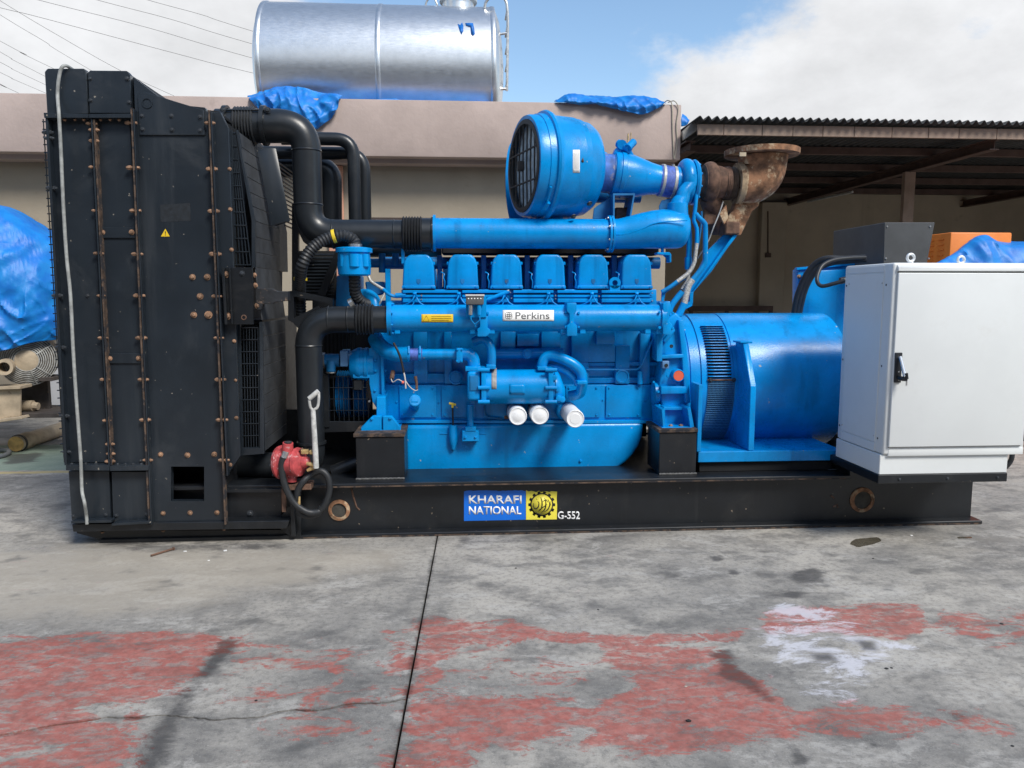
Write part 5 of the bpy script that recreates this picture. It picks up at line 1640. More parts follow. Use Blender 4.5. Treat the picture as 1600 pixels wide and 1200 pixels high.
# clamp blocks
for x0, x1 in ((733, 0), (887, 0)):
    pass
cl = obj('clamp_block', MB().pprism([(886, 473), (901, 473), (901, 487), (897, 490), (897, 505), (902, 509), (902, 525), (886, 525), (886, 509), (890, 505), (890, 490), (886, 487)], Ym - 0.105, Ym + 0.03, 0.004, 2), BLUE, man)
bolts(man, [(884, 488), (904, 489), (884, 511), (904, 511)], Ym - 0.08, B_BLUE, 1.0)
cl = obj('clamp_block', MB().pprism([(750, 494), (762, 494), (762, 512), (766, 515), (766, 520), (760, 526), (746, 526), (746, 514), (750, 511)], Ym - 0.105, Ym + 0.03, 0.004, 2), BLUE, man)
bolts(man, [(764, 516), (762, 489)], Ym - 0.09, B_BLUE, 1.0)
for x in (620, 738, 768, 880, 910, 1012, 1030):
    obj('manifold_foot', MB().pbox(x - 4, 512, x + 5, 522, Ym - 0.05, Ym + 0.1, 0.004), BLUE, man)
for k, x in enumerate((1041, 1041, 1041)):
    pass
obj('end_cap', MB().pprism([(1036, 474), (1047, 470), (1050, 487), (1046, 492), (1046, 503), (1051, 508), (1050, 524), (1036, 523)], Ym - 0.09, Ym + 0.06, 0.006, 2), BLUE, man)
bolts(man, [(1030, 488), (1030, 512), (1051, 489), (1051, 513)], Ym - 0.085, B_BLUE, 1.1)


def man_surf(lift):
    return lambda x, y: on_cyl(x, y, MO, MR + lift)


def curved_label(px0, py0, px1, py1, lift, nx_=14, ny_=6):
    s = man_surf(lift)
    return MB().grid([[s(px0 + (px1 - px0) * i / nx_, py0 + (py1 - py0) * j / ny_) for i in range(nx_ + 1)] for j in range(ny_ + 1)])


obj('name_plate', curved_label(785.5, 484.5, 865.5, 501.5, 0.0012), LABELW, man, solid=0.0008)
obj('plate_lettering', text_mb('Perkins', 805.5, 487.8, 858.5, 498.4, 0, surf=man_surf(0.0024), offset=0.004), INKGREY, man, solid=0.0006)
lg = man_surf(0.0024)
lc = (795, 493)
for ox, oy in ((-1.6, -1.6), (1.6, -1.6), (1.6, 1.6), (-1.6, 1.6)):
    ring = [lg(lc[0] + ox + 3.6 * math.cos(2 * math.pi * k / 20), lc[1] + oy + 3.6 * math.sin(2 * math.pi * k / 20)) for k in range(21)]
    obj('plate_emblem', MB().tube(ring, 0.0016, 5, cap=False), INKGREY, man)
obj('warning_label', curved_label(658.5, 491, 708, 503.5, 0.0012), LABELY, man, solid=0.0008)
tr = [lg(666, 493.2), lg(670.6, 501.6), lg(661.4, 501.6), lg(666, 493.2)]
obj('label_mark', MB().tube(tr, 0.0013, 5), mat('brown_ink', (0.10, 0.05, 0.01), 0.6, var=0), man)
for k in range(3):
    y = 494.2 + k * 3.1
    obj('label_line', MB().tube([lg(674 + j * (31 - 4 * (k == 2)) / 8, y) for j in range(9)], 0.0011, 4), mat('brown_ink', (0.10, 0.05, 0.01), 0.6), man)
# sensor box on the clamp
sb = obj('sensor_bracket', MB().pbox(728, 462, 760, 496, Ym - 0.115, Ym - 0.106, 0.001), BLUE, gen)
bx = obj('sensor_box', MB().pbox(728, 461.5, 756, 476, Ym - 0.16, Ym - 0.116, 0.006, 2), mat('grey_sensor_plastic', (0.10, 0.10, 0.10), 0.5), sb)
obj('sensor_lid', MB().pbox(727, 460, 757, 463, Ym - 0.166, Ym - 0.116, 0.002), mat('pale_sensor_top', (0.5, 0.5, 0.5), 0.5), sb)
for k in range(5):
    obj('indicator', MB().lathe(W(732 + k * 4.8, 466.5, Ym - 0.160), (0, -1, 0), [(0, 0.004), (0.003, 0.004), (0.004, 0.001)], 10), LABELW, sb)
for x in (735.5, 748.5):
    obj('connector', MB().tube([W(x, 477, Ym - 0.14), W(x, 492, Ym - 0.14)], [0.014, 0.012], 10), STEEL if x < 740 else BLUE, sb)
    obj('connector_cable', MB().tube(catmull([W(x, 492, Ym - 0.14), W(x + 1, 500, Ym - 0.14), W(742, 507, Ym - 0.13), W(743, 511, Ym - 0.12)], 6), 0.004, 6), BLUE, sb)

# ---------------------------------------------------------------- upper charge-air pipe
Yc = 0.38
CR = 0.094
ca = W(681, 364.3, Yc)
CO = Vector((ca.x, Yc, ca.z))
Lc = W(952, 366, Yc).x - ca.x
chg = obj('charge_air_pipe', MB().lathe(CO, (1, 0, 0), [(0, CR), (Lc, CR)], 40), BLUE, gen)


def cflange(px, r, th, nb=8):
    x = W(px, 365, Yc).x
    obj('flange', MB().lathe((x, Yc, CO.z), (1, 0, 0), [(0, CR * 0.8), (0, r), (th, r), (th, CR * 0.8)], 36, cap=False), BLUE, chg)
    for k in range(nb):
        a_ = 2 * math.pi * (k + 0.5) / nb
        inst('bolt', B_STEEL, chg, Vector((x - 0.001, Yc - math.sin(a_) * r * 0.9, CO.z + math.cos(a_) * r * 0.9)), rot_to((-1, 0, 0)), 1.0)


cflange(677, 0.113, 0.016)
cflange(949, 0.116, 0.014)
cflange(953.5, 0.116, 0.014)
# plenum at the turbocharger end
pl = [(955, 366, 23), (968, 365.5, 23.5), (985, 363.5, 25.5), (1002, 361, 27.5), (1020, 359, 29.5), (1036, 358, 30.5), (1050, 358.5, 30), (1060, 359.5, 29), (1067, 360.5, 26.5), (1072, 361, 22), (1075, 361.5, 14), (1076, 361.5, 2)]
pts = [W(x, y, Yc) for x, y, r in pl]
obj('plenum', MB().tube(pts, [M(r, p) for (x, y, r), p in zip(pl, pts)], 36), BLUE, chg, angle=60)
sm_ = [(958, 366.0), (975, 366.0), (990, 362), (1005, 357), (1020, 350), (1040, 346.5), (1074, 344.5)]
obj('casting_seam', MB().tube(catmull([W(x, y, Yc - 0.094 - max(0, (x - 975)) * 0.0005) for x, y in sm_], 6), 0.0035, 6), BLUE, chg)
zcol = [W(1058.5, y, Yc).z for y in (341, 336, 318)]
xcol = W(1058.5, 330, Yc).x
obj('inlet_collar', MB().lathe((xcol, Yc, zcol[0]), (0, 0, 1), [(-0.04, 0.070), (0.0, 0.070), (0.004, 0.074), (0.018, 0.074), (0.020, 0.068), (zcol[2] - zcol[0], 0.064), (zcol[2] - zcol[0] + 0.004, 0.055)], 32), BLUE, chg)
p = W(1035, 388, Yc)
obj('stay', MB().tube([W(1035, 386, Yc - 0.02), W(1035, 396, Yc - 0.02)], 0.010, 10).pprism([(1027, 394), (1046, 394), (1049, 397), (1049, 410), (1046, 410), (1046, 399), (1027, 397)], Yc - 0.06, Yc + 0.02, 0.002).pprism([(1035, 398), (1046, 398), (1046, 408)], Yc - 0.02, Yc - 0.012), BLUE, chg)

# ---------------------------------------------------------------- turbocharger
YT = 0.50
tb = W(1070, 285, YT)
tz = tb.z


def TX(px):
    return W(px, 285, YT).x


mb = MB()
Rm, rm = 0.106, 0.044
maj = [Vector((TX(1071), YT + math.sin(a_) * Rm, tz + math.cos(a_) * Rm)) for a_ in [2 * math.pi * k / 40 for k in range(41)]]
mb.tube(maj, rm, 20, cap=False)
mb.lathe((TX(1053), YT, tz), (1, 0, 0), [(0, 0.098), (0.05, 0.100), (0.09, 0.10)], 32)
tur = obj('turbocharger', mb, BLUE, gen, angle=60)
q0 = Vector((TX(1072), YT - Rm, tz - 0.02))
npts = [q0 + Vector((0, 0, 0.05)), q0, W(1069, 300, Yc), W(1066, 310, Yc), W(1061, 318, Yc), W(1059, 326, Yc)]
npts = catmull(npts, 6)
obj('volute_outlet', MB().tube(npts, [0.042 + 0.024 * max(0, (i / len(npts) - 0.35) / 0.65) ** 1.5 for i in range(len(npts))], 24), BLUE, tur, angle=60)
obj('back_plate', MB().lathe((TX(1080), YT, tz), (1, 0, 0), [(0, 0.05), (0, 0.140), (0.014, 0.145), (0.028, 0.135), (0.03, 0.05)], 40), BLUE, tur)
for k in range(10):
    a_ = 2 * math.pi * k / 10
    inst('bolt', B_BLUE, tur, Vector((TX(1080) + 0.028, YT - math.sin(a_) * 0.125, tz + math.cos(a_) * 0.125)), rot_to((1, 0, 0)), 0.8)
obj('bearing_housing', MB().lathe((TX(1087), YT, tz), (1, 0, 0), [(0, 0.07), (0.02, 0.062), (0.05, 0.08), (0.055, 0.10), (0.07, 0.105), (0.075, 0.09), (0.09, 0.09)], 32), RUSTDK, tur)
for k, px_ in enumerate((1099, 1103)):
    obj('band_clamp', MB().lathe((TX(px_), YT, tz), (1, 0, 0), [(-0.006, 0.10), (-0.004, 0.113), (0.006, 0.113), (0.008, 0.10)], 32, cap=False), GALV if k else RUSTDK, tur)
maj = [Vector((TX(1108), YT + math.sin(a_) * 0.085, tz + math.cos(a_) * 0.085)) for a_ in [2 * math.pi * k / 40 for k in range(41)]]
th_ = obj('turbine_housing', MB().tube(maj, 0.048, 20, cap=False).lathe((TX(1108), YT, tz), (1, 0, 0), [(0, 0.10), (0.05, 0.108), (0.09, 0.100), (0.11, 0.105), (0.125, 0.105)], 32), RUSTDK, tur, angle=60)
obj('turbine_inlet', MB().tube(catmull([Vector((TX(1108), YT, tz - 0.08)), W(1112, 318, YT + 0.05), W(1120, 338, YT + 0.1), W(1124, 360, YT + 0.14)], 6), [0.06, 0.062, 0.066, 0.07, 0.07, 0.07, 0.07, 0.07, 0.07, 0.07, 0.07, 0.07, 0.07, 0.07, 0.07, 0.07, 0.07, 0.07, 0.07], 18), RUSTDK, tur)
# inlet hose, cone, air valve
cy_ = lambda px: 270 + (px - 940) * 0.128 if px < 1050 else 285
def TP(px, y=None):
    return W(px, y if y is not None else cy_(px), YT - 0.02)


inl = obj('inlet_hose', MB().tube([TP(926, 268), TP(940), TP(957)], [0.122, 0.122, 0.122], 36), mat('faded_violet_hose', (0.05, 0.14, 0.42), 0.65, var=0.4, scale=14, wear=((0.28, 0.27, 0.33), 12, 0.5, 0.62)), gen)
obj('hose_clamp', MB().lathe(TP(955), TP(960) - TP(955), [(0, 0.123), (0.002, 0.127), (0.016, 0.127), (0.018, 0.123)], 36, cap=False), BLUE_OLD, inl)
cone = [(957, 0.135), (960, 0.142), (965, 0.142), (966, 0.148), (972, 0.148), (973, 0.140), (985, 0.136), (1000, 0.120), (1015, 0.102), (1028, 0.092), (1034, 0.092)]
obj('inlet_cone', MB().tube([TP(x) for x, r in cone], [r for x, r in cone], 36), BLUE, inl)
hs = [(1029, 0.094), (1031, 0.099), (1050, 0.099), (1054, 0.095)]
obj('turbo_hose', MB().tube([TP(x) for x, r in hs], [r for x, r in hs], 32), PURPLE, inl)
for x in (1033.5, 1051):
    obj('hose_clamp', MB().lathe(TP(x), (1, 0, -0.1), [(-0.010, 0.099), (-0.008, 0.103), (0.008, 0.103), (0.010, 0.099)], 32, cap=False), GALV, inl)
    obj('clamp_screw', MB().tube([TP(x, 264) + Vector((0, -0.02, 0.0)), TP(x, 258) + Vector((0, -0.02, 0))], 0.009, 8), GALV, inl)
mb = MB().pprism([(958, 243), (962, 232), (972, 222), (980, 222), (986, 232), (992, 243)], YT - 0.06, YT + 0.02, 0.01, 2)
mb.tube([W(972, 226, YT - 0.08), W(972, 226, YT + 0.03)], 0.030, 14).tube([W(981, 231, YT - 0.10), W(990, 222, YT - 0.06)], 0.024, 12).tube([W(966, 224, YT - 0.02), W(984, 233, YT - 0.09)], 0.026, 12)
av = obj('air_valve', mb, BLUE, inl)
obj('valve_spring', MB().tube([W(981, 222, YT - 0.02), W(981.5, 209, YT - 0.02)], 0.005, 8).tube([W(985, 222, YT), W(986, 207, YT)], 0.0035, 6), BRASS, inl)
# hollow support below the inlet
mb = MB()
for poly in ([(958, 302), (992, 302), (992, 305), (958, 305)], [(958, 305), (960.5, 305), (960.5, 340), (958, 340)], [(989.5, 305), (992, 305), (986, 340), (983.5, 340)]):
    mb.pprism(poly, YT - 0.14, YT + 0.10)
obj('support_box', mb, BLUE_OLD, inl)
obj('support_web', MB().pprism([(928, 326), (934, 321), (957, 306), (957, 342), (926, 342)], YT - 0.04, YT - 0.03, 0.002), BLUE_OLD, inl)
obj('support_post', MB().pbox(962, 324, 985, 345, YT - 0.02, YT + 0.10, 0.006), RUSTDK, inl)
obj('support_plate', MB().pprism([(1030, 322), (1034, 313), (1052, 309), (1054, 312), (1048, 332), (1030, 334)], YT - 0.05, YT - 0.04, 0.002), BLUE_OLD, inl)
obj('balance_pipe', MB().tube([W(924, 303, YT + 0.3), W(1000, 303, YT + 0.3)], 0.06, 20), BLUE_OLD, gen)

# ---------------------------------------------------------------- exhaust elbow
ex = MB()
YX = YT
epx = [(1136, 287, 24.5), (1139, 287, 24.5)]
bel = bellows(W(1129, 287, YX), W(1147, 287, YX), 0.092, 0.106, 7)
exo = obj('exhaust_bellows', bel, mat('sooty_bellows', (0.15, 0.115, 0.09), 0.7, metal=0.3, var=0.4, scale=30), gen)
flp = W(1149, 287, YX)
obj('exhaust_flange', MB().lathe(flp, (1, 0, 0), [(0, 0.08), (0, 0.132), (0.022, 0.136), (0.03, 0.136), (0.034, 0.128), (0.05, 0.124), (0.05, 0.08)], 40), mat('flaking_cream_rust', (0.33, 0.24, 0.15), 0.85, var=0.4, scale=14, wear=((0.13, 0.07, 0.04), 16, 0.5, 0.62), bump=0.002, bscale=60), exo)
epts = [(1158, 287.5, 30), (1168, 287, 31.5), (1178, 283, 33.5), (1186, 275, 35), (1190, 265, 36), (1191.5, 255, 36.5), (1192, 245, 38)]
ep = [W(x, y, YX) for x, y, r in epts]
ep = catmull(ep, 4)
er = np.interp(np.linspace(0, 6, len(ep)), range(7), [M(r, ep[0]) for x, y, r in epts]).tolist()
obj('exhaust_elbow', MB().tube(ep, er, 36), RUST, exo, angle=60)
fp = W(1190, 243.5, YX)
obj('outlet_flange', MB().lathe((fp.x, YX, fp.z), (0, 0, 1), [(0, 0.13), (0, 0.236), (0.034, 0.238), (0.034, 0.13), (-0.1, 0.12)], 56, cap=False), RUST, exo)
obj('flange_tag', MB().pbox(1156, 238, 1166, 244, YX - 0.232, YX - 0.222), mat('pale_paint_mark', (0.5, 0.42, 0.3), 0.8), exo)
obj('elbow_foot', MB().pprism([(1168, 318), (1190, 306), (1186, 322), (1176, 330), (1158, 368), (1132, 366), (1136, 340), (1148, 324), (1150, 315)], YX - 0.02, YX + 0.06, 0.01, 2), RUST, exo)
obj('elbow_foot', MB().pprism([(1124, 334), (1135, 320), (1138, 340), (1132, 351), (1128, 344)], YX - 0.06, YX - 0.04, 0.003), RUST, exo)
obj('foot_block', MB().pbox(1134, 346, 1156, 366, YX - 0.05, YX + 0.10, 0.006), RUSTDK, exo)
obj('heat_bracket', MB().pprism([(1100, 322), (1122, 318), (1118, 350), (1100, 352)], YX + 0.02, YX + 0.04, 0.004), RUSTDK, exo)
obj('steel_cable', MB().tube(catmull([W(1130, 315, YX - 0.1), W(1124, 333, YX - 0.1), W(1115, 355, YX - 0.1), W(1106, 378, YX - 0.08), W(1090, 404, YX - 0.05)], 6), 0.004, 6), GALV, exo)
# blue strut that carries it
obj('exhaust_strut', MB().pprism([(1150, 369), (1132, 366), (1106, 392), (1088, 430), (1068, 462), (1066, 486), (1082, 478), (1084, 456), (1112, 424)], YX + 0.02, YX + 0.05, 0.004), BLUE, gen)
obj('exhaust_strut', MB().pprism([(1080, 460), (1084, 456), (1152, 368), (1147, 366)], YX - 0.03, YX + 0.02, 0.003), BLUE, gen)
# oil and coolant lines by the turbocharger
Yo = 0.40


def line(px, r, m=BLUE, Y=Yo, name='oil_line'):
    return obj(name, MB().tube(catmull([W(x, y, Y) for x, y in px], 6), r, 12), m, tur)


line([(1090, 268), (1089, 285), (1087, 318), (1085, 336), (1084, 344), (1087, 352), (1089, 360), (1088.5, 380)], 0.013)
line([(1088.5, 380), (1086, 402), (1084, 412), (1076, 426), (1058, 440)], 0.0135, BRAID)
line([(1058, 440), (1046, 449), (1034, 456)], 0.013)
line([(1087, 334), (1092, 340), (1100, 348), (1102, 356), (1102, 395), (1101, 411), (1092, 425), (1082, 437)], 0.0165)
line([(1082, 437), (1076, 446), (1072, 460), (1069, 474)], 0.022, BRAID)
line([(1069, 474), (1064, 485), (1060, 493)], 0.024)
line([(1076, 352), (1077, 372), (1076, 405), (1075.5, 420)], 0.018, BLUE, Yo + 0.05)
line([(1075.5, 402), (1075.5, 421)], 0.024, BLUE, Yo + 0.05)
line([(1076, 421), (1074, 438), (1066, 452)], 0.013, BRAID, Yo + 0.03)
line([(1066, 456), (1056, 468), (1048, 480), (1045, 492)], 0.020)
line([(1096, 330), (1096, 345), (1093, 370), (1088, 395), (1080, 420)], 0.007, BLUE_OLD, Yo + 0.08)
obj('stay_plate', MB().pprism([(1034, 454), (1068, 432), (1072, 436), (1040, 458), (1036, 478), (1033, 478)], Yo + 0.02, Yo + 0.03, 0.002), BLUE, tur)
obj('stay_plate', MB().pprism([(1078, 456), (1083, 456), (1083, 474), (1068, 480), (1068, 476), (1078, 471)], Yo + 0.02, Yo + 0.08, 0.002), BLUE, tur)

# ---------------------------------------------------------------- air filters
GRILLE = mat('sooty_grille_steel', (0.022, 0.02, 0.02), 0.6, var=0.3, scale=40, wear=((0.16, 0.1, 0.07), 30, 0.58, 0.7))


def air_filter(o, grp):
    ax = Vector((math.cos(rad(15)), math.sin(rad(15 if grp == 0 else -15)), 0.0))
    prof = [(0.0, 0.283), (0.0, 0.306), (0.018, 0.312), (0.06, 0.314), (0.062, 0.320), (0.10, 0.324), (0.104, 0.340), (0.118, 0.346), (0.136, 0.340), (0.142, 0.322), (0.16, 0.318), (0.30, 0.314), (0.302, 0.310), (0.34, 0.306), (0.345, 0.300), (0.40, 0.290), (0.44, 0.262), (0.475, 0.20), (0.49, 0.14), (0.50, 0.122), (0.55, 0.12)]
    f_ = obj('air_filter', MB().lathe(o, ax, prof, 56, cap=False), BLUE, gen, angle=40)
    N = Vector((0, 0, 1))
    B = ax.cross(N)
    obj('grille_rim', MB().lathe(o, ax, [(0.0, 0.284), (-0.006, 0.282), (-0.008, 0.256), (0.004, 0.252), (0.03, 0.256)], 48, cap=False), GRILLE, f_)
    obj('filter_paper', MB().lathe(o, ax, [(0.045, 0.283), (0.045, 0.001)], 40, cap=False), PAPERF, f_)
    for k in range(-3, 4):
        x = k * 0.068
        h = math.sqrt(max(0, 0.262 ** 2 - x * x))
        obj('grille_bar', MB().tube([o + ax * 0.0 + B * x + N * h, o - ax * 0.004 + B * x, o + ax * 0.0 + B * x - N * h], 0.0055, 6), GRILLE, f_)
    for z in (-0.105, 0.085):
        h = math.sqrt(max(0, 0.262 ** 2 - z * z))
        obj('grille_bar', MB().tube([o - ax * 0.006 + N * z - B * h, o - ax * 0.006 + N * z + B * h], 0.0065, 6), GRILLE, f_)
    obj('wing_nut', MB().box(o - ax * 0.03 + Vector((-0.01, -0.02, -0.03)), o - ax * 0.006 + Vector((0.01, 0.02, 0.03)), 0.005), GRILLE, f_)
    return f_, ax


FO = W(818, 260, 0.42)
af, fax2 = air_filter(FO, 0)
# sticker and paint scar on its side
def on_filter(px, py, rr_):
    """hit of the pixel's ray with a tilted cylinder round the filter axis"""
    r = ray(px, py)
    d_ = r - fax2 * r.dot(fax2)
    c0 = (CAM - FO) - fax2 * (CAM - FO).dot(fax2)
    A, Bq, C = d_.dot(d_), 2 * d_.dot(c0), c0.dot(c0) - rr_ ** 2
    return CAM + r * ((-Bq - math.sqrt(max(0, Bq * Bq - 4 * A * C))) / (2 * A))


obj('paper_sticker', MB().grid([[on_filter(895 + 11 * i / 4, 234 + 36 * j / 6, 0.317) for i in range(5)] for j in range(7)]), LABELW, af, solid=0.001)
for k in range(4):
    obj('sticker_print', MB().tube([on_filter(897.5 + k * 2.0, y, 0.3185) for y in (239, 248, 257, 264)], 0.0013, 4), mat('faint_grey_ink', (0.45, 0.45, 0.48), 0.6, var=0), af)
obj('paint_scar', MB().add([on_filter(x, y, 0.3165) for x, y in ((908, 252), (911, 246), (912.5, 253), (910.5, 254))], [[0, 1, 2, 3]]), RUSTDK, af, solid=0.001)
obj('latch', MB().tube([on_filter(861, 292, 0.335), on_filter(856, 313, 0.338)], 0.008, 8).tube([on_filter(857, 316, 0.34), on_filter(851, 326, 0.34)], 0.014, 8), BLUE, af)
bolts(af, [(921, 318), (896, 338)], 0.30, B_DARK, 1.2, (0.3, -0.5, -0.8))
obj('filter_saddle', MB().pbox(855, 330, 880, 345, 0.42, 0.62, 0.005), BLUE, af)
af2, _ = air_filter(FO + Vector((0, 0.86, 0)), 1)

# ---------------------------------------------------------------- front gear case, water pump, mounting foot
Yg = 0.38
gc_ = obj('gear_case', MB().pprism([(576, 545), (584, 540), (598, 540), (600, 560), (601, 660), (594, 660), (590, 640), (582, 628), (577, 600)], Yg, 1.1, 0.006, 2).pprism([(594, 545), (599, 545), (602, 660), (597, 660)], Yg - 0.03, Yg, 0.003), BLUE, gen)
bolts(gc_, [(587, 563), (587, 579), (586, 610), (602, 579), (601, 611), (603, 632)], Yg - 0.002, B_BLUE, 1.1)
bolts(gc_, [(577, 627)], Yg, B_STEEL, 1.2)
wp = W(562, 566, Yg)
mb = MB().lathe((W(546, 566, Yg + 0.08).x, Yg + 0.08, wp.z - 0.02), (1, 0, 0), [(0, 0.05), (0.01, 0.085), (0.05, 0.105), (0.06, 0.108), (0.075, 0.108), (0.076, 0.104), (0.10, 0.104), (0.102, 0.108), (0.12, 0.108), (0.125, 0.10), (0.16, 0.10)], 36)
mb.pbox(551, 583, 580, 591, Yg, Yg + 0.16, 0.006, 2)
pump = obj('water_pump', mb, BLUE, gen)
obj('pump_flange', MB().pbox(531, 548, 543, 573, Yg + 0.0, Yg + 0.14, 0.004).pbox(542, 551, 551, 571, Yg + 0.02, Yg + 0.12, 0.006), mat('pale_blue_alloy', (0.09, 0.22, 0.42), 0.5, var=0.15), pump)
obj('pump_elbow', MB().tube([W(506, 563, Yg + 0.05), W(531, 563, Yg + 0.05)], 0.042, 18).tube([W(517, 563, Yg + 0.03), W(517, 580, Yg + 0.03)], 0.030, 16), BLUE_OLD, pump)
obj('hose_clip', MB().lathe(W(503, 563, Yg + 0.05), (1, 0, 0), [(0, 0.046), (0, 0.050), (0.022, 0.050), (0.022, 0.046)], 20, cap=False), STEEL, pump)
obj('pipe_end', MB().lathe(W(517, 581, Yg + 0.03), (0, 0, -1), [(0, 0.032), (0.006, 0.032)], 18), STEEL, pump)
obj('tensioner', MB().pbox(552, 593, 566, 610, Yg + 0.02, Yg + 0.1, 0.005), BLACK, pump)
# upper front: thermostat housing and brackets behind the breather
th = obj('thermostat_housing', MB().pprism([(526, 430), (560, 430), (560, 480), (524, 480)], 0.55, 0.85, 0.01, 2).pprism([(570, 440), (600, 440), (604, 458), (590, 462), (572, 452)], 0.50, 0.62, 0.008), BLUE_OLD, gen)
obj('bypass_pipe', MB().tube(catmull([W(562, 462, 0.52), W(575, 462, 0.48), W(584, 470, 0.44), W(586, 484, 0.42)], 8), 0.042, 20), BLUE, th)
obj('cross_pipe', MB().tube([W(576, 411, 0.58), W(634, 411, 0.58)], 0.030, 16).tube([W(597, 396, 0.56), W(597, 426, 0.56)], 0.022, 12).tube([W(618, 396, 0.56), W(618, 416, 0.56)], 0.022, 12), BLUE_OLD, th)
obj('post', MB().pbox(602, 420, 610, 482, 0.42, 0.47, 0.003).pbox(627, 388, 632, 412, 0.36, 0.40, 0.002), BLUE, th)
obj('braided_line', MB().tube(catmull([W(576, 432, 0.40), W(580, 440, 0.38), W(592, 448, 0.36), W(601, 453, 0.35)], 6), 0.010, 10), BRAID, th)
obj('fuel_line', MB().tube(catmull([W(599, 452, 0.35), W(608, 460, 0.33), W(618, 463, 0.33), W(632, 462, 0.33)], 6), 0.011, 10).tube([W(618, 462, 0.33), W(634, 461, 0.33)], 0.016, 8), BLUE, th)
obj('push_rod', MB().tube([W(603, 455, 0.44), W(590, 480, 0.40)], 0.007, 8), GALV, th)
# loose wiring below the manifold
wr = obj('loose_wire', MB().tube(catmull([W(615, 536, 0.22), W(620, 545, 0.2), W(626, 560, 0.2), W(631, 582, 0.2)], 6), 0.007, 8), INKBLACK, gen)
obj('bare_core', MB().tube(catmull([W(631, 582, 0.2), W(633, 592, 0.2), W(634, 607, 0.2)], 6), 0.0045, 8).tube(catmull([W(633, 594, 0.2), W(640, 604, 0.2), W(648, 610, 0.2), W(653, 609, 0.2)], 6), 0.003, 6).tube(catmull([W(630, 597, 0.21), W(622, 593, 0.22), W(614, 597, 0.24), W(611, 592, 0.26)], 6), 0.003, 6), mat('grubby_white_wire', (0.55, 0.53, 0.5), 0.6), wr)
obj('wire_joint', MB().tube([W(628, 597, 0.2), W(631, 598, 0.2)], 0.009, 8), REDCAP, wr)
obj('wire_plug', MB().tube([W(649, 588, 0.24), W(651, 600, 0.24), W(651, 608, 0.22)], [0.010, 0.008, 0.008], 8), RUSTDK, wr)
obj('wire_plug', MB().tube([W(612, 592, 0.3), W(614, 580, 0.34)], 0.014, 8), RUSTDK, wr)
# mounting foot
mb = MB()
mb.pprism([(564, 678), (564, 668), (582, 650), (596, 650), (596, 680), (564, 680)], 0.20, 0.24, 0.004).pprism([(598, 650), (612, 650), (626, 668), (626, 680), (598, 680)], 0.20, 0.24, 0.004)
mb.pprism([(588, 620), (602, 620), (603, 674), (588, 674)], 0.24, 0.46, 0.004)
mb.pbox(566, 672, 624, 679, 0.20, 0.46)
ft = obj('mounting_foot', mb, BLUE, gen)
bolts(ft, [(581, 654), (610, 653)], 0.20, B_BLUE, 1.3)
# ---------------------------------------------------------------- oil cooler and its pipes
Yq = 0.30
oa, ob_ = W(757, 604.5, Yq), W(864, 604.5, Yq)
OR_ = M(27, oa)
OO = Vector((oa.x, Yq, oa.z))
Lo = ob_.x - oa.x
oc = obj('oil_cooler', MB().lathe(OO, (1, 0, 0), [(0, OR_ * 0.6), (0, OR_), (Lo, OR_), (Lo, OR_ * 0.6)], 40), BLUE, gen)
for x in (756, 861):
    xx = W(x, 604, Yq).x
    obj('cooler_flange', MB().pprism([(x - 4, 575), (x + 4, 575), (x + 4, 632), (x - 4, 632)], Yq - 0.115, Yq + 0.1, 0.006, 2), BLUE, oc)
    for y in (578, 606, 628):
        obj('flange_lug', MB().tube([W(x - 9, y, Yq - 0.115), W(x + 9, y, Yq - 0.115)], 0.013, 10), BLUE, oc)
obj('cooler_end', MB().pbox(730, 580, 751, 627, Yq - 0.10, Yq + 0.09, 0.022, 4), BLUE, oc)
obj('end_recess', MB().pbox(734, 587, 748, 611, Yq - 0.106, Yq - 0.098, 0.004), BLUE_OLD, oc)
obj('cooler_end', MB().tube([W(865, 604, Yq), W(872, 604, Yq), W(878, 603, Yq), (W(880.5, 602, Yq))], [OR_ * 0.98, OR_ * 0.94, OR_ * 0.75, OR_ * 0.3], 32), BLUE, oc, angle=60)
for x, y in ((871, 607), (873, 622), (866, 590), (879, 624)):
    obj('cooler_boss', MB().lathe(W(x, y, Yq - 0.105), (0, -1, 0), [(-0.02, 0.02), (0.008, 0.018), (0.010, 0.012)], 12), BLUE, oc)
obj('rating_plate', MB().grid([[on_cyl(796 + 24 * i / 6, 600 + 16 * j / 4, OO, OR_ + 0.002) for i in range(7)] for j in range(5)]), BLUE, oc, solid=0.002)
obj('bare_patch', MB().grid([[on_cyl(768 + 8 * i / 3, 575 + 33 * j / 6, OO, OR_ + 0.001) for i in range(4)] for j in range(7)]), mat('bare_grey_primer', (0.30, 0.29, 0.28), 0.6, var=0.2, scale=30), oc, solid=0.001)
# pipes
def pipe(px, rpx, name='oil_pipe', m=BLUE, n=8, parent=oc, seg=20):
    pts = [W(x, y, Y) for x, y, Y in px]
    return obj(name, MB().tube(catmull(pts, n), M(rpx, pts[0]), seg), m, parent)


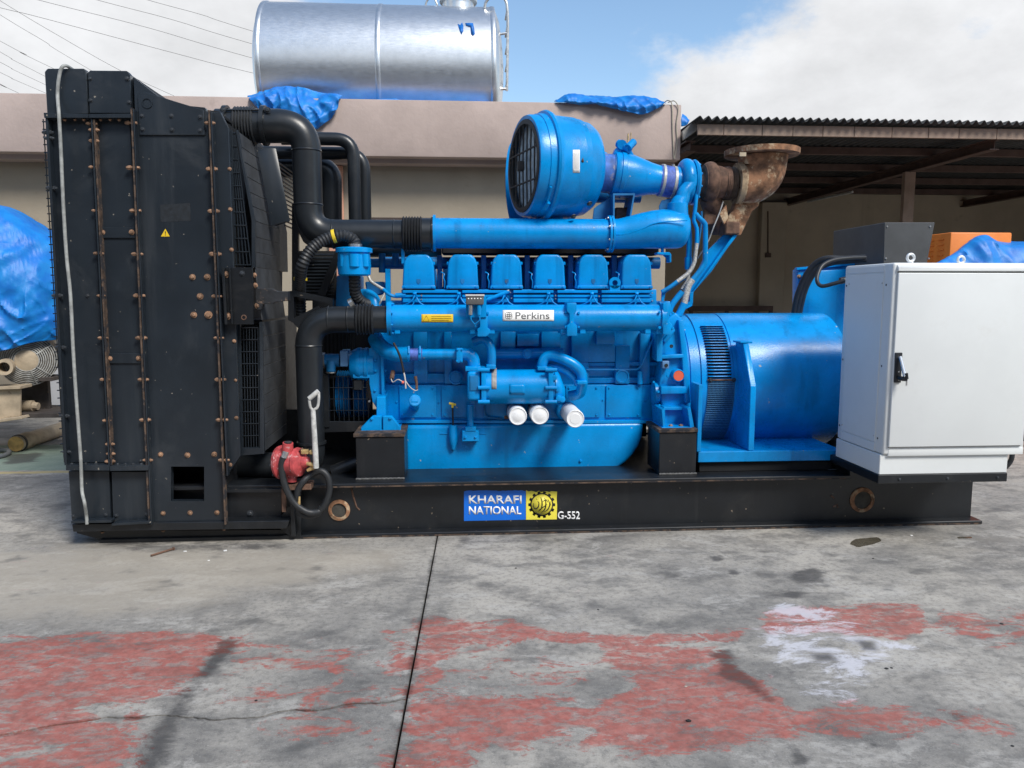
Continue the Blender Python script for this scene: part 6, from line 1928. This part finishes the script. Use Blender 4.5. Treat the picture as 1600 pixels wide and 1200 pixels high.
pipe([(586, 528, 0.42), (592, 538, 0.38), (604, 548, 0.34), (620, 553, 0.30), (640, 553.5, 0.28)], 12, 'water_pipe')
pipe([(636, 553.5, 0.28), (660, 553.5, 0.28)], 9.5, 'rubber_sleeve', PURPLE, 1)
for x in (638.5, 656):
    p = W(x, 553.5, 0.28)
    obj('hose_clamp', MB().lathe(p, (1, 0, 0), [(-0.010, M(9.6, p)), (-0.008, M(10.6, p)), (0.008, M(10.6, p)), (0.010, M(9.6, p))], 28, cap=False), BLUE, oc)
    obj('clamp_screw', MB().tube([W(x, 541, 0.25), W(x, 552, 0.23)], 0.005, 8), BLUE, oc)
pipe([(656, 553.5, 0.28), (690, 553.5, 0.28), (716, 553.5, 0.28)], 8.6, 'water_pipe', n=4)
obj('pipe_flange', MB().pbox(713, 544, 723, 567, 0.21, 0.35, 0.005, 2), BLUE, oc)
bolts(oc, [(715, 546), (722, 546), (714, 564), (721, 564)], 0.21, B_BLUE, 0.8)
pipe([(722, 553, 0.28), (732, 554, 0.28), (739, 561, 0.28), (741, 576, 0.28)], 10, 'water_pipe')
obj('pipe_flange', MB().pbox(727, 573, 752, 580, 0.21, 0.36, 0.005, 2), BLUE, oc)
pipe([(740, 534, 0.34), (752, 530, 0.32), (763, 535, 0.30), (768, 550, 0.29), (768, 575, 0.29)], 6.8, 'water_pipe')
obj('pipe_flange', MB().pbox(760, 570, 775, 577, 0.22, 0.35, 0.005, 2), BLUE, oc)
pipe([(770, 552.5, 0.42), (800, 552.5, 0.42), (880, 552, 0.42)], 8.2, 'gallery_pipe', n=3)
obj('gallery_plug', MB().lathe(W(823.5, 552.5, 0.385), (0, -1, 0), [(-0.02, 0.033), (0.012, 0.033), (0.016, 0.028)], 24).lathe(W(823.5, 552.5, 0.369), (0, -1, 0), [(0, 0.018), (0.012, 0.018)], 6), BLUE, oc)
pipe([(847, 580, 0.30), (847.5, 568, 0.30), (853, 558, 0.30), (864, 556, 0.29), (880, 561, 0.27), (896, 569, 0.26), (907, 580, 0.26), (910, 594, 0.27), (909, 606, 0.30), (905, 615, 0.33), (890, 619, 0.36)], 8.2)
pipe([(856, 572, 0.33), (868, 574, 0.31), (884, 580, 0.29), (896, 590, 0.29), (902, 600, 0.31)], 5.2)
obj('pipe_flange', MB().pbox(840, 573, 856, 579, 0.23, 0.37, 0.005, 2).pbox(902, 595, 918, 601, 0.20, 0.34, 0.006, 2), BLUE, oc)
pipe([(874, 632, 0.40), (875, 646, 0.40), (878, 650, 0.42)], 6)
# small pipe work on the crankcase
obj('fuel_return', MB().tube(fillet([W(916, 577.5, 0.44), W(996, 577.5, 0.43), W(1002, 572, 0.42), W(1020, 531, 0.40)], 0.03, 6), 0.007, 8), BLUE, eng)
obj('breather_stub', MB().tube([W(1000, 600, 0.42), W(1000, 580, 0.42)], 0.018, 12), BLUE, eng)
obj('drain_cock', MB().tube([W(789, 652, 0.38), W(798, 652, 0.36)], 0.012, 10), RUSTDK, eng)
obj('small_line', MB().tube(fillet([W(757, 634, 0.42), W(757, 648, 0.42), W(762, 652, 0.42), W(785, 655, 0.42)], 0.02, 5), 0.006, 8), BLUE_OLD, eng)
# white spin-on filters
for x, y, y1_, Y_ in ((809.2, 650.5, 0.40, 0.20), (843.6, 649.5, 0.40, 0.20), (899, 654.5, 0.40, 0.10)):
    p = W(x, y, Y_)
    R_ = M(14.4, p)
    f_ = obj('oil_filter', MB().lathe(p, (0, 1, 0), [(0.0, R_ * 0.90), (0.002, R_ * 0.955), (0.010, R_), (y1_ - Y_, R_)], 36, cap=False).lathe(p, (0, 1, 0), [(0.0, R_ * 0.90), (0.004, R_ * 0.86), (0.004, R_ * 0.6), (0.002, R_ * 0.55), (0.002, 0.001)], 36, cap=False), FILTERW, gen)
    obj('filter_head', MB().lathe((p.x, y1_, p.z), (0, 1, 0), [(0, R_ * 0.7), (0.002, R_ * 1.05), (0.08, R_ * 1.05)], 24), BLUE_OLD, f_)

# ---------------------------------------------------------------- flywheel housing and alternator
def AX(px):
    return W(px, 560, 0.5).x


AC = Vector((0, 0.85, 0))
ztop = W(1200, 489.5, 0.82).z
AR = 0.475
AC.z = ztop - AR * 0.998
x0, x1 = AX(1056), AX(1068)
mb = MB().lathe((x0, AC.y, AC.z), (1, 0, 0), [(0, 0.2), (0, 0.455), (x1 - x0, 0.462), (x1 - x0 + 0.001, 0.2)], 56)
fh = obj('flywheel_housing', mb, BLUE, gen)
Yk = 0.34
obj('housing_casting', MB().pprism([(1026, 520), (1040, 500), (1056, 488), (1066, 498), (1072, 540), (1078, 590), (1080, 640), (1036, 645), (1030, 600), (1036, 566), (1026, 564)], Yk, 1.3, 0.012, 3), BLUE, fh)
for poly, d_ in (([(1026, 518), (1036, 510), (1044, 520), (1036, 526), (1035, 565), (1026, 565)], 0.05), ([(1034, 555), (1068, 553), (1069, 559), (1034, 561)], 0.045), ([(1060, 500), (1068, 500), (1075, 560), (1079, 630), (1071, 630), (1066, 560)], 0.04),
                 ([(1033, 604), (1072, 604), (1074, 615), (1033, 616)], 0.05), ([(1036, 532), (1052, 512), (1056, 516), (1040, 536)], 0.03)):
    obj('cast_rib', MB().pprism(poly, Yk - d_, Yk + 0.02, 0.006, 2), BLUE, fh)
p = W(1060.5, 587, Yk - 0.045)
obj('plug_boss', MB().lathe(p, (0, -1, 0), [(-0.05, 0.044), (0.0, 0.040), (0.004, 0.036), (-0.004, 0.034), (-0.004, 0.02)], 28), BLUE, fh)
obj('red_plug', MB().lathe(p, (0, -1, 0), [(-0.002, 0.034), (0.001, 0.033), (0.001, 0.001)], 28), REDCAP, fh)
obj('sensor_boss', MB().pbox(1035, 564, 1046, 576, Yk - 0.05, Yk, 0.006, 2), mat('pale_blue_alloy', (0.09, 0.22, 0.42), 0.5), fh)
for x, y in ((1049, 541), (1041, 571)):
    p = W(x, y, Yk - 0.052)
    obj('bolt_hole', MB().lathe(p, (0, -1, 0), [(0.001, 0.012), (0.001, 0.001)], 14, cap=False), INKBLACK, fh)
bolts(fh, [(1043, 588), (1021, 597), (1028, 612), (1030, 633)], Yk - 0.03, B_BLUE, 1.1)
obj('starter_cap', MB().lathe(W(1018, 614, Yk + 0.06), (1, 0, 0), [(0, 0.05), (0.01, 0.075), (0.04, 0.075), (0.05, 0.06)], 28), BLUE, fh)
# mount foot: open casting
mb = MB()
mb.pprism([(1037, 636), (1078, 636), (1078, 641), (1037, 641)], 0.26, 0.6, 0.003).pprism([(1034, 668), (1084, 668), (1084, 674), (1036, 674)], 0.14, 0.46, 0.003)
mb.pprism([(1074, 638), (1079, 636), (1085, 668), (1084, 674), (1078, 668)], 0.16, 0.42, 0.003).pprism([(1034, 640), (1039, 638), (1040, 670), (1036, 674)], 0.16, 0.42, 0.003)
mb.pbox(1038, 640, 1078, 670, 0.30, 0.34)
mf = obj('mounting_foot', mb, BLUE, gen)
bolts(mf, [(1048, 666), (1064, 666)], 0.20, B_RUST, 1.3, (0, -0.2, 1))
# alternator barrel
xa, xb, xc_, xd = AX(1066), AX(1088), AX(1137), W(1284, 490, 0.84).x
prof = [(0, 0.3), (0, 0.452), (0.03, 0.456), (0.031, 0.464), (xb - xa, 0.466), (xb - xa + 0.002, 0.471), (xc_ - xa, 0.473), (xc_ - xa + 0.001, 0.468), (xc_ - xa + 0.006, 0.468), (xc_ - xa + 0.007, AR), (xd - xa - 0.012, AR), (xd - xa, AR - 0.012), (xd - xa, 0.2)]
alt = obj('alternator', MB().lathe((xa, AC.y, AC.z), (1, 0, 0), prof, 96, cap=False), BLUE, gen, angle=25)
# louvre slots and mesh wrapped on the adapter
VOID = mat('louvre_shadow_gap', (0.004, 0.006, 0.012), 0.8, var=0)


def alt_pt(x, ang, r):
    """ang: 0 faces the camera, positive is up"""
    return Vector((x, AC.y - math.cos(ang) * r, AC.z + math.sin(ang) * r))


def ang_of(py, Y_=0.42):
    best, bd = 0, 1e9
    for k in range(-80, 90):
        q_ = alt_pt(AX(1115), rad(k), 0.472)
        d_ = q_ - CAM
        y_ = 600 - FPX * d_.dot(c_up) / d_.dot(c_fwd)
        if abs(y_ - py) < bd and k < 70:
            best, bd = rad(k), abs(y_ - py)
    return best


a_hi, a_mid, a_lo = ang_of(513), ang_of(590), ang_of(692)
xs_a, xs_b = AX(1098), AX(1134)
ns = 19
for k in range(ns):
    a_ = a_hi + (a_mid - a_hi) * k / (ns - 1)
    dxk = 0.0
    rows = [[alt_pt(xs_a + (xs_b - xs_a) * i / 4 + dxk, a_ + rad(v), 0.4735) for i in range(5)] for v in (-0.75, 0.75)]
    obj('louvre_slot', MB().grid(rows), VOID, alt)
    rows = [[alt_pt(xs_a + (xs_b - xs_a) * i / 4 + dxk, a_ + rad(v), r_) for i in range(5)] for v, r_ in ((1.35, 0.4725), (0.95, 0.485), (0.4, 0.487))]
    obj('louvre_lip', MB().grid(rows), BLUE, alt, solid=0.002)
# mesh screen
a_top = ang_of(596)
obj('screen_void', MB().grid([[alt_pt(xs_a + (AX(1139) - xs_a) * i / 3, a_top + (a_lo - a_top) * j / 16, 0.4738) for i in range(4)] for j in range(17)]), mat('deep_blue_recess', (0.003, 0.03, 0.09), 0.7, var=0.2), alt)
mb = MB()
for k in range(21):
    x = xs_a + (AX(1139) - xs_a) * k / 20
    mb.tube([alt_pt(x, a_top + (a_lo - a_top) * j / 14, 0.4765) for j in range(15)], 0.0014, 4)
for k in range(40):
    a_ = a_top + (a_lo - a_top) * k / 39
    mb.tube([alt_pt(xs_a, a_, 0.4775), alt_pt(AX(1139), a_, 0.4775)], 0.0014, 4)
obj('mesh_screen', mb, mat('screen_wire', (0.05, 0.22, 0.42), 0.5, var=0.2), alt, kind='stuff')
obj('screen_strap', MB().tube([alt_pt(xs_a - 0.005, ang_of(594), 0.479), alt_pt(AX(1140), ang_of(594), 0.479)], 0.006, 8), RUSTDK, alt)
for x in (1101, 1137):
    inst('bolt', B_DARK, alt, alt_pt(AX(x), ang_of(594), 0.482), rot_to((0, -1, 0.1)), 0.9)
obj('strap_seam', MB().lathe((xb, AC.y, AC.z), (1, 0, 0), [(0.0, 0.47), (0.003, 0.4745), (0.006, 0.47)], 96, cap=False), BLUE_OLD, alt)
# feet
zf = W(1200, 721, 0.14).z
zf2 = W(1200, 712, 0.14).z
xf0, xf1 = W(1091, 715, 0.14).x, W(1316, 715, 0.14).x
obj('alternator_foot', MB().box((xf0, 0.14, zf), (xf1, 0.155, zf2 + 0.03), 0.003).box((xf0, 0.156, zf2 + 0.012), (xf1, 0.62, zf2 + 0.03), 0.003), BLUE, alt)
obj('foot_riser', MB().box((xf0 + 0.05, 0.60, zf2 + 0.031), (xf1, 0.615, zf2 + 0.16), 0.003), BLUE, alt)
obj('support_post', MB().box((W(1090, 660, 0.14).x, 0.138, zf2 + 0.031), (W(1096.5, 660, 0.14).x, 0.30, W(1093, 601, 0.14).z), 0.003), BLUE, alt)
zz = W(1170, 537, 0.30).z
px0 = W(1167, 640, 0.20).x
mb = MB().prism([Vector((px0, 0.150, zf2 + 0.031)), Vector((px0, 0.150, W(1170, 604, 0.15).z)), Vector((px0, 0.30, zz)), Vector((px0, 0.44, zz)), Vector((px0, 0.50, zf2 + 0.031))], (0.036, 0, 0), 0.003)
obj('support_gusset', mb, BLUE, alt)
mb = MB().prism([Vector((px0 - 0.02, 0.298, zz + 0.002)), Vector((px0 + 0.06, 0.298, zz + 0.002)), Vector((px0 + 0.06, 0.44, zz + 0.002)), Vector((px0 - 0.02, 0.44, zz + 0.002))], (0, 0, 0.012), 0.003)
obj('gusset_top', mb, BLUE, alt)
obj('alternator_base', MB().box((xf0 + 0.02, 0.17, zr1), (xf1 - 0.05, 1.5, zf - 0.002)), DARKIN, alt)
obj('alternator_foot', MB().box((xf0, 1.4, zf), (xf1, 1.56, zf2 + 0.03), 0.003), BLUE, alt)
# terminal box behind the cabinet
tb_ = obj('terminal_box', MB().pprism([(1247, 421), (1330, 413), (1420, 413), (1420, 540), (1246, 540)], 1.02, 1.12, 0.006, 2).pprism([(1245, 418), (1340, 410), (1340, 414), (1245, 422)], 1.00, 1.04, 0.002), BLUE, gen)
obj('end_shield', MB().pprism([(1262, 424), (1330, 420), (1330, 640), (1236, 520), (1240, 492), (1250, 460)], 0.93, 1.00, 0.006, 2), BLUE, tb_)
bolts(tb_, [(1248.5, 432)], 1.01, B_RUST, 1.0)
# breaker housing on top
bb = MB()
f0, f1 = W(1382, 347.5, 0.62), W(1461, 347.5, 0.62)
bb.prism([W(1382, 347.5, 0.62), W(1461, 347.5, 0.62), W(1446, 425, 0.62), W(1379.5, 425, 0.62)], (0, 0.72, 0), 0.004)
bbx = obj('breaker_housing', bb, BOXDARK, gen)
bolts(bbx, [(1386, 354), (1453, 354), (1384, 404), (1451, 404)], 0.62, B_STEEL, 0.9)
# cables
CB = mat('black_cable_sheath', (0.020, 0.022, 0.026), 0.45, var=0.2, scale=30)
for k, px in enumerate(([(1236, 520), (1243, 472), (1254, 440), (1270, 415), (1290, 404), (1320, 404), (1352, 402)], [(1240, 520), (1248, 474), (1258, 442), (1274, 419), (1296, 407), (1325, 405), (1352, 403.5)], [(1244, 520), (1252.5, 474), (1262, 444), (1278, 421), (1300, 411), (1326, 408), (1354, 406)],
                        [(1320, 438), (1300, 444), (1284, 447), (1277, 440), (1278, 428), (1286, 414), (1304, 406), (1330, 403), (1352, 402)])):
    o = obj('power_cable', MB().tube(catmull([W(x, y, (0.90 - 0.30 * (i / 6)) if k < 3 else (0.34 + 0.25 * i / 8)) for i, (x, y) in enumerate(px)], 8), 0.019 if k < 3 else 0.013, 12), CB, bbx)
obj('cable_gland', MB().tube([W(1313, 439, 0.45), W(1322, 437, 0.45)], 0.022, 12), CB, bbx)

# ---------------------------------------------------------------- control cabinet
YCf = W(0, 0, 0).y - 0.44
YCb = YCf + 0.53
fx0 = W(1388, 560, YCf).x
fx1 = fx0 + 0.83
zt0 = W(1470, 410.5, YCf).z
zb0 = W(1470, 741, YCf).z
cab = MB()
cab.box((fx0, YCf, zb0 + 0.115), (fx1, YCb, zt0), 0.014, 3)
co_ = obj('control_cabinet', cab, WHITEP, gen)
obj('cabinet_plinth', MB().box((fx0 - 0.008, YCf + 0.014, zb0), (fx1 - 0.080, YCb - 0.01, zb0 + 0.114), 0.003), WHITEP, co_)
obj('plinth_cover', MB().box((fx0 + 0.03, YCf - 0.003, zb0 + 0.108), (fx1 - 0.004, YCf + 0.013, zb0 + 0.150), 0.004, 2), WHITEP, co_)
obj('cabinet_bearer', MB().box((fx0 - 0.012, YCf + 0.012, zb0 - 0.052), (fx1 - 0.076, YCb + 0.3, zb0 - 0.002), 0.003), BLACK, co_)
for x in (1405, 1480, 1558):
    p = W(x, 752, YCf + 0.012)
    inst('bolt', B_DARK, co_, Vector((p.x, YCf + 0.012, zb0 - 0.028)), FRONT, 0.6)
dx0, dx1 = fx0 + 0.022, fx1 - 0.020
door = obj('door', MB().box((dx0, YCf - 0.017, zb0 + 0.162), (dx1, YCf - 0.002, zt0 - 0.055), 0.005, 3), WHITEP, co_)
obj('door_gasket', MB().box((dx0 + 0.004, YCf - 0.0025, zb0 + 0.158), (dx1 - 0.004, YCf + 0.001, zt0 - 0.050)), RUBBER, co_)
obj('top_hood', MB().prism([Vector((fx0 + 0.020, YCf - 0.018, zt0 - 0.046)), Vector((fx0 + 0.020, YCf - 0.018, zt0 - 0.026)), Vector((fx0 + 0.020, YCf + 0.010, zt0 - 0.001)), Vector((fx0 + 0.020, YCf + 0.010, zt0 - 0.046))], (fx1 - fx0 - 0.03, 0, 0), 0.002), WHITEP, co_)
# side panel seen from the left
sp0 = obj('side_cover', MB().box((fx0 - 0.004, YCf + 0.085, zb0 + 0.175), (fx0 + 0.001, YCb - 0.055, zt0 - 0.055), 0.002), WHITEP, co_)
obj('side_kick_plate', MB().box((fx0 - 0.004, YCf + 0.085, zb0 + 0.119), (fx0 + 0.001, YCb - 0.055, zb0 + 0.168), 0.002), WHITEP, co_)
obj('side_head_plate', MB().box((fx0 - 0.004, YCf + 0.085, zt0 - 0.048), (fx0 + 0.001, YCb - 0.02, zt0 - 0.012), 0.002), WHITEP, co_)
for y in (YCf + 0.062, YCb - 0.028):
    for z in (zb0 + 0.20, (zb0 + zt0) / 2 + 0.02, zt0 - 0.12):
        obj('frame_hole', MB().lathe((fx0 - 0.0005, y, z), (-1, 0, 0), [(0, 0.006), (0.0008, 0.006), (0.001, 0.001)], 14), INKBLACK, co_)
for y in (YCf + 0.095, YCb - 0.068):
    for z in (zb0 + 0.21, zt0 - 0.11):
        inst('bolt', B_STEEL, co_, Vector((fx0 - 0.004, y, z)), rot_to((-1, 0, 0)), 0.5)
for x, Y_ in ((1423, YCf + 0.07), (1502, YCf + 0.30)):
    p = W(x, 401, Y_)
    ring = [Vector((p.x + 0.020 * math.cos(a_), Y_, zt0 + 0.030 + 0.020 * math.sin(a_))) for a_ in [2 * math.pi * k / 24 for k in range(25)]]
    obj('eye_bolt', MB().tube(ring, 0.0075, 10, cap=False).lathe((p.x, Y_, zt0), (0, 0, 1), [(-0.002, 0.016), (0.006, 0.016), (0.012, 0.008)], 14), mat('zinc_plated', (0.75, 0.77, 0.78), 0.35, metal=0.5, var=0.1), co_)
# handle
Yd_ = YCf - 0.017
hb = obj('handle_plate', MB().pprism([(1399.5, 551), (1410.5, 551), (1408, 598), (1397.5, 598)], Yd_ - 0.010, Yd_ - 0.0005, 0.003, 2), mat('black_zinc_alloy', (0.012, 0.014, 0.018), 0.35, var=0.1), co_)
ha, hb2 = W(1406.5, 557, Yd_ - 0.02), W(1414, 588, Yd_ - 0.055)
obj('handle_lever', MB().tube([ha, ha.lerp(hb2, 0.5), hb2], [0.008, 0.009, 0.010], 12), mat('bright_chrome', (0.8, 0.8, 0.8), 0.2, metal=0.9, var=0.05), co_)
obj('handle_pivot', MB().tube([W(1404, 590, Yd_ - 0.01), W(1411, 592, Yd_ - 0.045), W(1418, 593, Yd_ - 0.06)], [0.012, 0.013, 0.010], 12).tube([W(1416, 583, Yd_ - 0.06), W(1417, 592, Yd_ - 0.06)], 0.009, 10), MATS['black_zinc_alloy'], co_)
obj('key', MB().box(W(1415.8, 594, Yd_ - 0.062), W(1417.2, 602.5, Yd_ - 0.06)), STEEL, co_)
for y in (581, 594):
    inst('bolt', B_STEEL, co_, W(1404, y, Yd_ - 0.010), FRONT, 0.45)
# bearers under the cabinet
obj('cabinet_arm', MB().box((fx0 + 0.05, 0.0, zr1 - 0.001), (fx0 + 0.11, 0.5, zb0 - 0.053)).box((fx1 - 0.12, 0.0, zr1 - 0.001), (fx1 - 0.06, 0.5, zb0 - 0.053)), BLACK, co_)
# loose dark cable tail at the right edge
obj('power_cable', MB().tube(catmull([Vector((fx1 - 0.01, YCf + 0.16, zb0 + 0.16)), Vector((fx1 + 0.03, YCf + 0.14, zb0 + 0.13)), Vector((fx1 + 0.03, YCf + 0.13, zb0 + 0.05)), Vector((fx1 - 0.01, YCf + 0.14, zb0 - 0.01)), Vector((fx1 - 0.06, YCf + 0.16, zb0 - 0.03))], 6), 0.014, 10), CB, co_)

# ---------------------------------------------------------------- wing hand pump with hose
YP_ = -0.06
pc = W(458, 722, YP_)
hp_ax = Vector((1, -0.35, 0.08)).normalized()
s_ = M(1, pc)
o0 = pc - hp_ax * 24 * s_
hp = obj('hand_pump', MB().lathe(o0, hp_ax, [(0, 14 * s_), (1 * s_, 26 * s_), (5 * s_, 27 * s_), (6 * s_, 24 * s_), (8 * s_, 22 * s_), (30 * s_, 21 * s_), (32 * s_, 23 * s_), (36 * s_, 22 * s_), (38 * s_, 16 * s_), (42 * s_, 10 * s_), (50 * s_, 8 * s_), (52 * s_, 4 * s_)], 32).tube([W(449, 706, YP_ - 0.02), W(450, 692, YP_ - 0.03)], [0.035, 0.030], 16).tube([W(456, 740, YP_), W(456, 752, YP_)], 0.03, 14), REDP, gen)
obj('pump_lug', MB().tube([W(470, 701, YP_ - 0.03), W(474, 706, YP_ - 0.03)], 0.012, 8), RUSTDK, hp)
obj('pump_cap', MB().lathe(W(450, 692, YP_ - 0.03), (0, 0, 1), [(0, 0.022), (0.008, 0.022), (0.010, 0.012)], 8), mat('dark_cap', (0.04, 0.04, 0.045), 0.5), hp)
for k in range(8):
    a_ = 2 * math.pi * k / 8
    N = Vector((0, 0, 1))
    B = hp_ax.cross(N)
    inst('bolt', B_DARK, hp, o0 + hp_ax * (-0.002) + (N * math.cos(a_) + B * math.sin(a_)) * 23 * s_, rot_to(-hp_ax), 0.7)
mb = MB().tube([W(494, 731, YP_ - 0.07), W(492.5, 700, YP_ - 0.08), W(489, 640, YP_ - 0.08)], [0.016, 0.016, 0.014], 12)
lev = obj('lever', mb, mat('worn_white_handle', (0.50, 0.50, 0.48), 0.55, var=0.25, scale=25, wear=((0.3, 0.24, 0.18), 30, 0.62, 0.74)), hp)
obj('lever_grip', MB().tube(catmull([W(489, 641, YP_ - 0.08), W(485, 636, YP_ - 0.08), W(483, 624, YP_ - 0.08)], 5), 0.008, 10).tube(catmull([W(489, 641, YP_ - 0.08), W(496, 636, YP_ - 0.08), W(498, 624, YP_ - 0.08), W(498, 613, YP_ - 0.08)], 5), 0.008, 10).tube([W(483, 623, YP_ - 0.08), W(497.5, 611, YP_ - 0.08)], 0.014, 14), MATS['worn_white_handle'], hp)
obj('pump_shaft', MB().tube([W(470, 722, YP_ - 0.03), W(496, 728, YP_ - 0.07)], 0.012, 10).pbox(470, 703, 482, 710, YP_ - 0.05, YP_ - 0.02, 0.003).pbox(483, 704, 490, 710, YP_ - 0.07, YP_ - 0.03, 0.003), BRASS, hp)
obj('lever_clamp', MB().pprism([(478, 734), (488, 728), (493, 730), (491, 734), (480, 738)], YP_ - 0.06, YP_ - 0.03, 0.004), BRASS, hp)
obj('pump_stand', MB().pbox(440, 757, 486, 766, YP_ - 0.02, YP_ + 0.08, 0.003).pbox(440, 764, 446, 800, YP_, YP_ + 0.02), RUSTDK, hp)
hose = [(443, 714), (440, 728), (443, 750), (450, 770), (460, 786), (474, 797), (486, 801), (500, 798), (510, 783), (515, 763), (512, 745), (502, 736), (488, 740), (474, 752), (465, 768), (464, 784), (468, 800), (480, 806), (496, 803), (503, 792)]
obj('pump_hose', MB().tube(catmull([W(x, y, YP_ - 0.06 + 0.05 * (i / 19) + (0.03 if 6 < i < 13 else 0)) for i, (x, y) in enumerate(hose)], 7), 0.019, 14), RUBBER, hp)
obj('hose_ferrule', MB().tube([W(444, 716, YP_ - 0.06), W(447, 706, YP_ - 0.05)], [0.020, 0.022], 14), STEEL, hp)
obj('hose_tip', MB().tube([W(468, 776, YP_ - 0.05), W(467, 788, YP_ - 0.05)], [0.005, 0.009], 8), BRASS, hp)

# ---------------------------------------------------------------- grey cable over the radiator
cab_px = [(118, 112), (111, 107), (104, 103), (98, 104), (94, 112), (91, 130), (90, 150), (92, 178), (95, 230), (99, 320), (104, 400), (110, 460), (114, 540), (119, 620), (126, 715), (128, 765), (132, 785), (135, 805), (136, 819)]
o = obj('loose_cable', MB().tube(catmull([W(x, y, (0.04 if i == 0 else -0.01 if i == 1 else -0.06 if i == 2 else YR - 0.025 - (0.045 if 6 < i < 17 else 0.0) - (0.03 if 15 < i else 0))) for i, (x, y) in enumerate(cab_px)], 8), 0.009, 10), CABLEGREY,
        label='thin grey cable hanging down the front corner of the black radiator', cat='cable')
